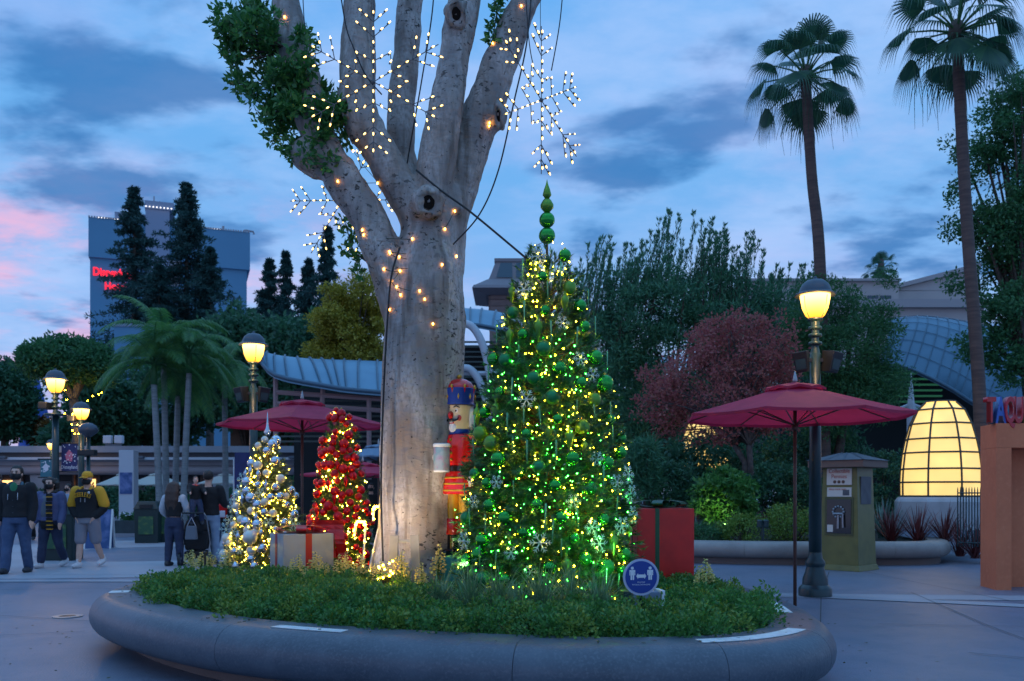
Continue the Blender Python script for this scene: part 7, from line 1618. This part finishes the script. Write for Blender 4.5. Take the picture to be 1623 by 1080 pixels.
for i, c in enumerate(word):
    a = (i-3.5)*0.160; q = ch+Vector((math.sin(a)*0.255, -0.218+0.10*math.sin(abs(a))**2*0.7, 0.0+math.cos(a)*0.20-0.17)); o = put('letter', text_mesh(c, M['cloth_gold'], 0.08, 0.014, 0.50, 0.010), p3, tuple(q)); o.rotation_euler = (PI/2, -a*0.5 if False else a*0.6, a*0.8)
put('lettering', text_mesh('FOOTBALL', M['cloth_gold'], 0.02, 0.008, 1.0), p3, tuple(ch+Vector((0,-0.176,-0.045))), (PI/2,0,0)) if False else None
extra(p3, 'chest_patch', MB().ball(ch+Vector((0.105,-0.158,0.10)), 0.026, 12, 8, (1,0.4,1)), 'cloth_white')
# sliver of another walker at the left edge
person('walker in blue jeans cut by the left edge, behind the man in black', -6, 16.2, 1.75, 0.1, (0.1,0.1,0.01), (0.18,0.0,0.01), (0,0.2,0.15), (0,0.2,0.15), dict(legs=('denim',1.97), top=('cloth_teal',0.50), hair=('hair_brown','short'), mask='mask_black', shoes='shoe_dark'))
# woman from behind, pushing the stroller
p5, J = person('woman seen from behind with long dark hair, white and black top and blue jeans', 276, 17.0, 1.60, PI-0.15, (0.06,0.0,0.012), (-0.05,0.05,0.012), (0.35,0.75,0.25), (0.30,0.75,0.42), dict(legs=('denim_dark',1.97,[0.056,0.053,0.042,0.038,0.028]), top=('cloth_black',0.54,0.022), hair=('hair_brown','long',0.30), shoes='shoe_dark', back=1, sleeve='cloth_white'), 1.0)
nk = J['neck']; g = SD(); torso(g, J, 1.6, 0.030, 0.75, 0.83, 1.0); o = g.build('white_yoke', M['cloth_white'], p5); bake_remesh(o, 0.013, 2)
# man from behind carrying a child
p6, J = person('man seen from behind in black sweater and light jeans, carrying a child', 330, 17.4, 1.82, PI+0.05, (0.05,0.0,0.018), (-0.04,0.04,0.018), (0.2,1.3,0.25), (0.3,1.5,0.30), dict(legs=('denim_light',1.97), top=('cloth_black',0.52,0.026), hair=('hair_dark','short'), shoes='shoe_dark', back=1), 1.12)
p7, J7 = person('small child in a red collared jacket held against the shoulder of the man in black', 310, 17.15, 0.95, 0.5, (0.7,0.9,0.05), (0.7,0.9,0.05), (0.9,0.4,0.2), (0.9,0.4,0.2), dict(legs=('denim_dark',1.97), top=('cloth_black',0.50,0.02), hair=('hair_brown','short'), shoes='shoe_dark', back=1), 1.05, 0.0, Z(750,17.2)-0.97, None, 0.012)
nk = J7['neck']; extra(p7, 'red_collar', MB().tube(catmull([nk+Vector((-0.06,0.0,-0.02)), nk+Vector((0,0.055,-0.01)), nk+Vector((0.06,0,-0.02)), nk+Vector((0,-0.055,-0.02))], 4, True), 0.024, 8), 'nc_red')
p8, _ = person('long haired child with a red and white backpack beyond the man in light jeans', 352, 21.5, 1.30, PI, (0.2,0.1,0.012), (-0.15,0.3,0.012), (0.1,0.2,0.12), (0.0,0.2,0.12), dict(legs=('denim_dark',1.97), top=('cloth_black',0.52), hair=('hair_dark','long',0.25), shoes='shoe_dark', back=1))
bpk = thing('backpack', 'red and white backpack worn by the child beyond the man in light jeans', 'backpack', (X(352,21.3), 21.28, 0.80))
MB().box((0,0,0.17), (0.24,0.12,0.34)).build('bag_body', M['nc_red'], bpk, bevel=0.03); MB().box((0,-0.065,0.10), (0.20,0.05,0.16)).build('pocket', M['cloth_white'], bpk, bevel=0.02)
person('person with maroon sleeves partly hidden behind the frosted tree', 378, 20.0, 1.62, PI-0.6, (0.1,0.0,0.012), (-0.1,0.1,0.012), (-0.3,0.3,0.35), (0.2,0.3,0.12), dict(legs=('denim_dark',1.97), top=('cloth_maroon',0.50), hair=('hair_dark','short'), shoes='shoe_dark', back=1))
for lab, px, d, H, tp, lg in (('distant person in pale blue walking behind the woman with the scarf', 108, 27, 1.66, 'denim_light', 'denim'), ('distant person in dark clothes behind the man in black', 44, 26, 1.70, 'cloth_black', 'cloth_black'), ('distant person in dark clothes right of the trash bins', 283, 34, 1.68, 'cloth_black', 'denim_dark'), ('distant person in a grey top near the shops left of the red tree', 470, 36, 1.68, 'cloth_grey', 'denim_dark'), ('distant dark haired person left of the trunk under the umbrella', 588, 24, 1.65, 'cloth_black', 'cloth_black')):
    person(lab, px, d, H, RND.uniform(-0.4,0.4), (0.2,0.1,0.012), (-0.2,0.3,0.012), (0.1,0.2,0.14), (-0.1,0.2,0.14), dict(legs=(lg,1.97), top=(tp,0.50), hair=('hair_dark','short'), mask='mask_black', shoes='shoe_dark'), vox=0.018)
# stroller
sr_ = thing('stroller', 'black stroller hung with bags between the woman and the man seen from behind', 'stroller', (X(308,17.1), 17.25, 0), 0.15)
for x, y, q in ((-0.27,-0.25,0.13),(0.27,-0.25,0.13),(-0.22,0.45,0.10),(0.22,0.45,0.10)):
    T = Matrix.Translation((x,y,q)) @ Matrix.Rotation(PI/2, 4, 'Y'); MB().lathe([(q-0.03,-0.02),(q,-0.02),(q,0.02),(q-0.03,0.02),(q-0.03,-0.02)], 18, T).build('wheel', M['black_metal'], sr_, True, angle=SA).location = (0,0,0)
    MB().lathe([(0.001,-0.012),(q-0.03,-0.008),(q-0.03,0.008),(0.001,0.012)], 14, T).build('hub', M['grey_metal'], sr_)
for s in (-1, 1): MB().tube([(s*0.25,-0.25,0.13),(s*0.24,0.0,0.45),(s*0.23,-0.30,0.95),(s*0.2,-0.38,1.02)], 0.013, 8).tube([(s*0.24,0.0,0.45),(s*0.22,0.45,0.10)], 0.013, 8).build('frame', M['grey_metal'], sr_, True)
MB().tube([(-0.2,-0.38,1.02),(0.2,-0.38,1.02)], 0.016, 8).build('handlebar', M['black_metal'], sr_)
o = MB().lathe([(0.30,0.0),(0.29,0.12),(0.24,0.22),(0.13,0.29),(0.001,0.31)], 18, Matrix.Translation((0,0.05,0.62)) @ Matrix.Diagonal((0.85,1,1.1,1))).build('canopy', M['cloth_black'], sr_, True)
MB().taper((0,0.05,0.30), (0.38,0.42), (0.48,0.5), 0.36).build('seat', M['cloth_black'], sr_, bevel=0.03); MB().box((0,0.0,0.2), (0.4,0.45,0.16)).build('basket', M['cloth_black'], sr_, bevel=0.03)
bg = thing('hanging_bag', 'pale bag hanging from the stroller handle', 'bag', (X(304,16.8), 16.78, 0.52)); MB().taper((0,0,0), (0.22,0.12), (0.18,0.08), 0.26).build('bag_body', M['cloth_grey'], bg, bevel=0.02); MB().tube([(-0.08,0,0.26),(0,0,0.42),(0.08,0,0.26)], 0.008, 6).build('strap', M['cloth_white'], bg, True)
bpy.context.view_layer.update()
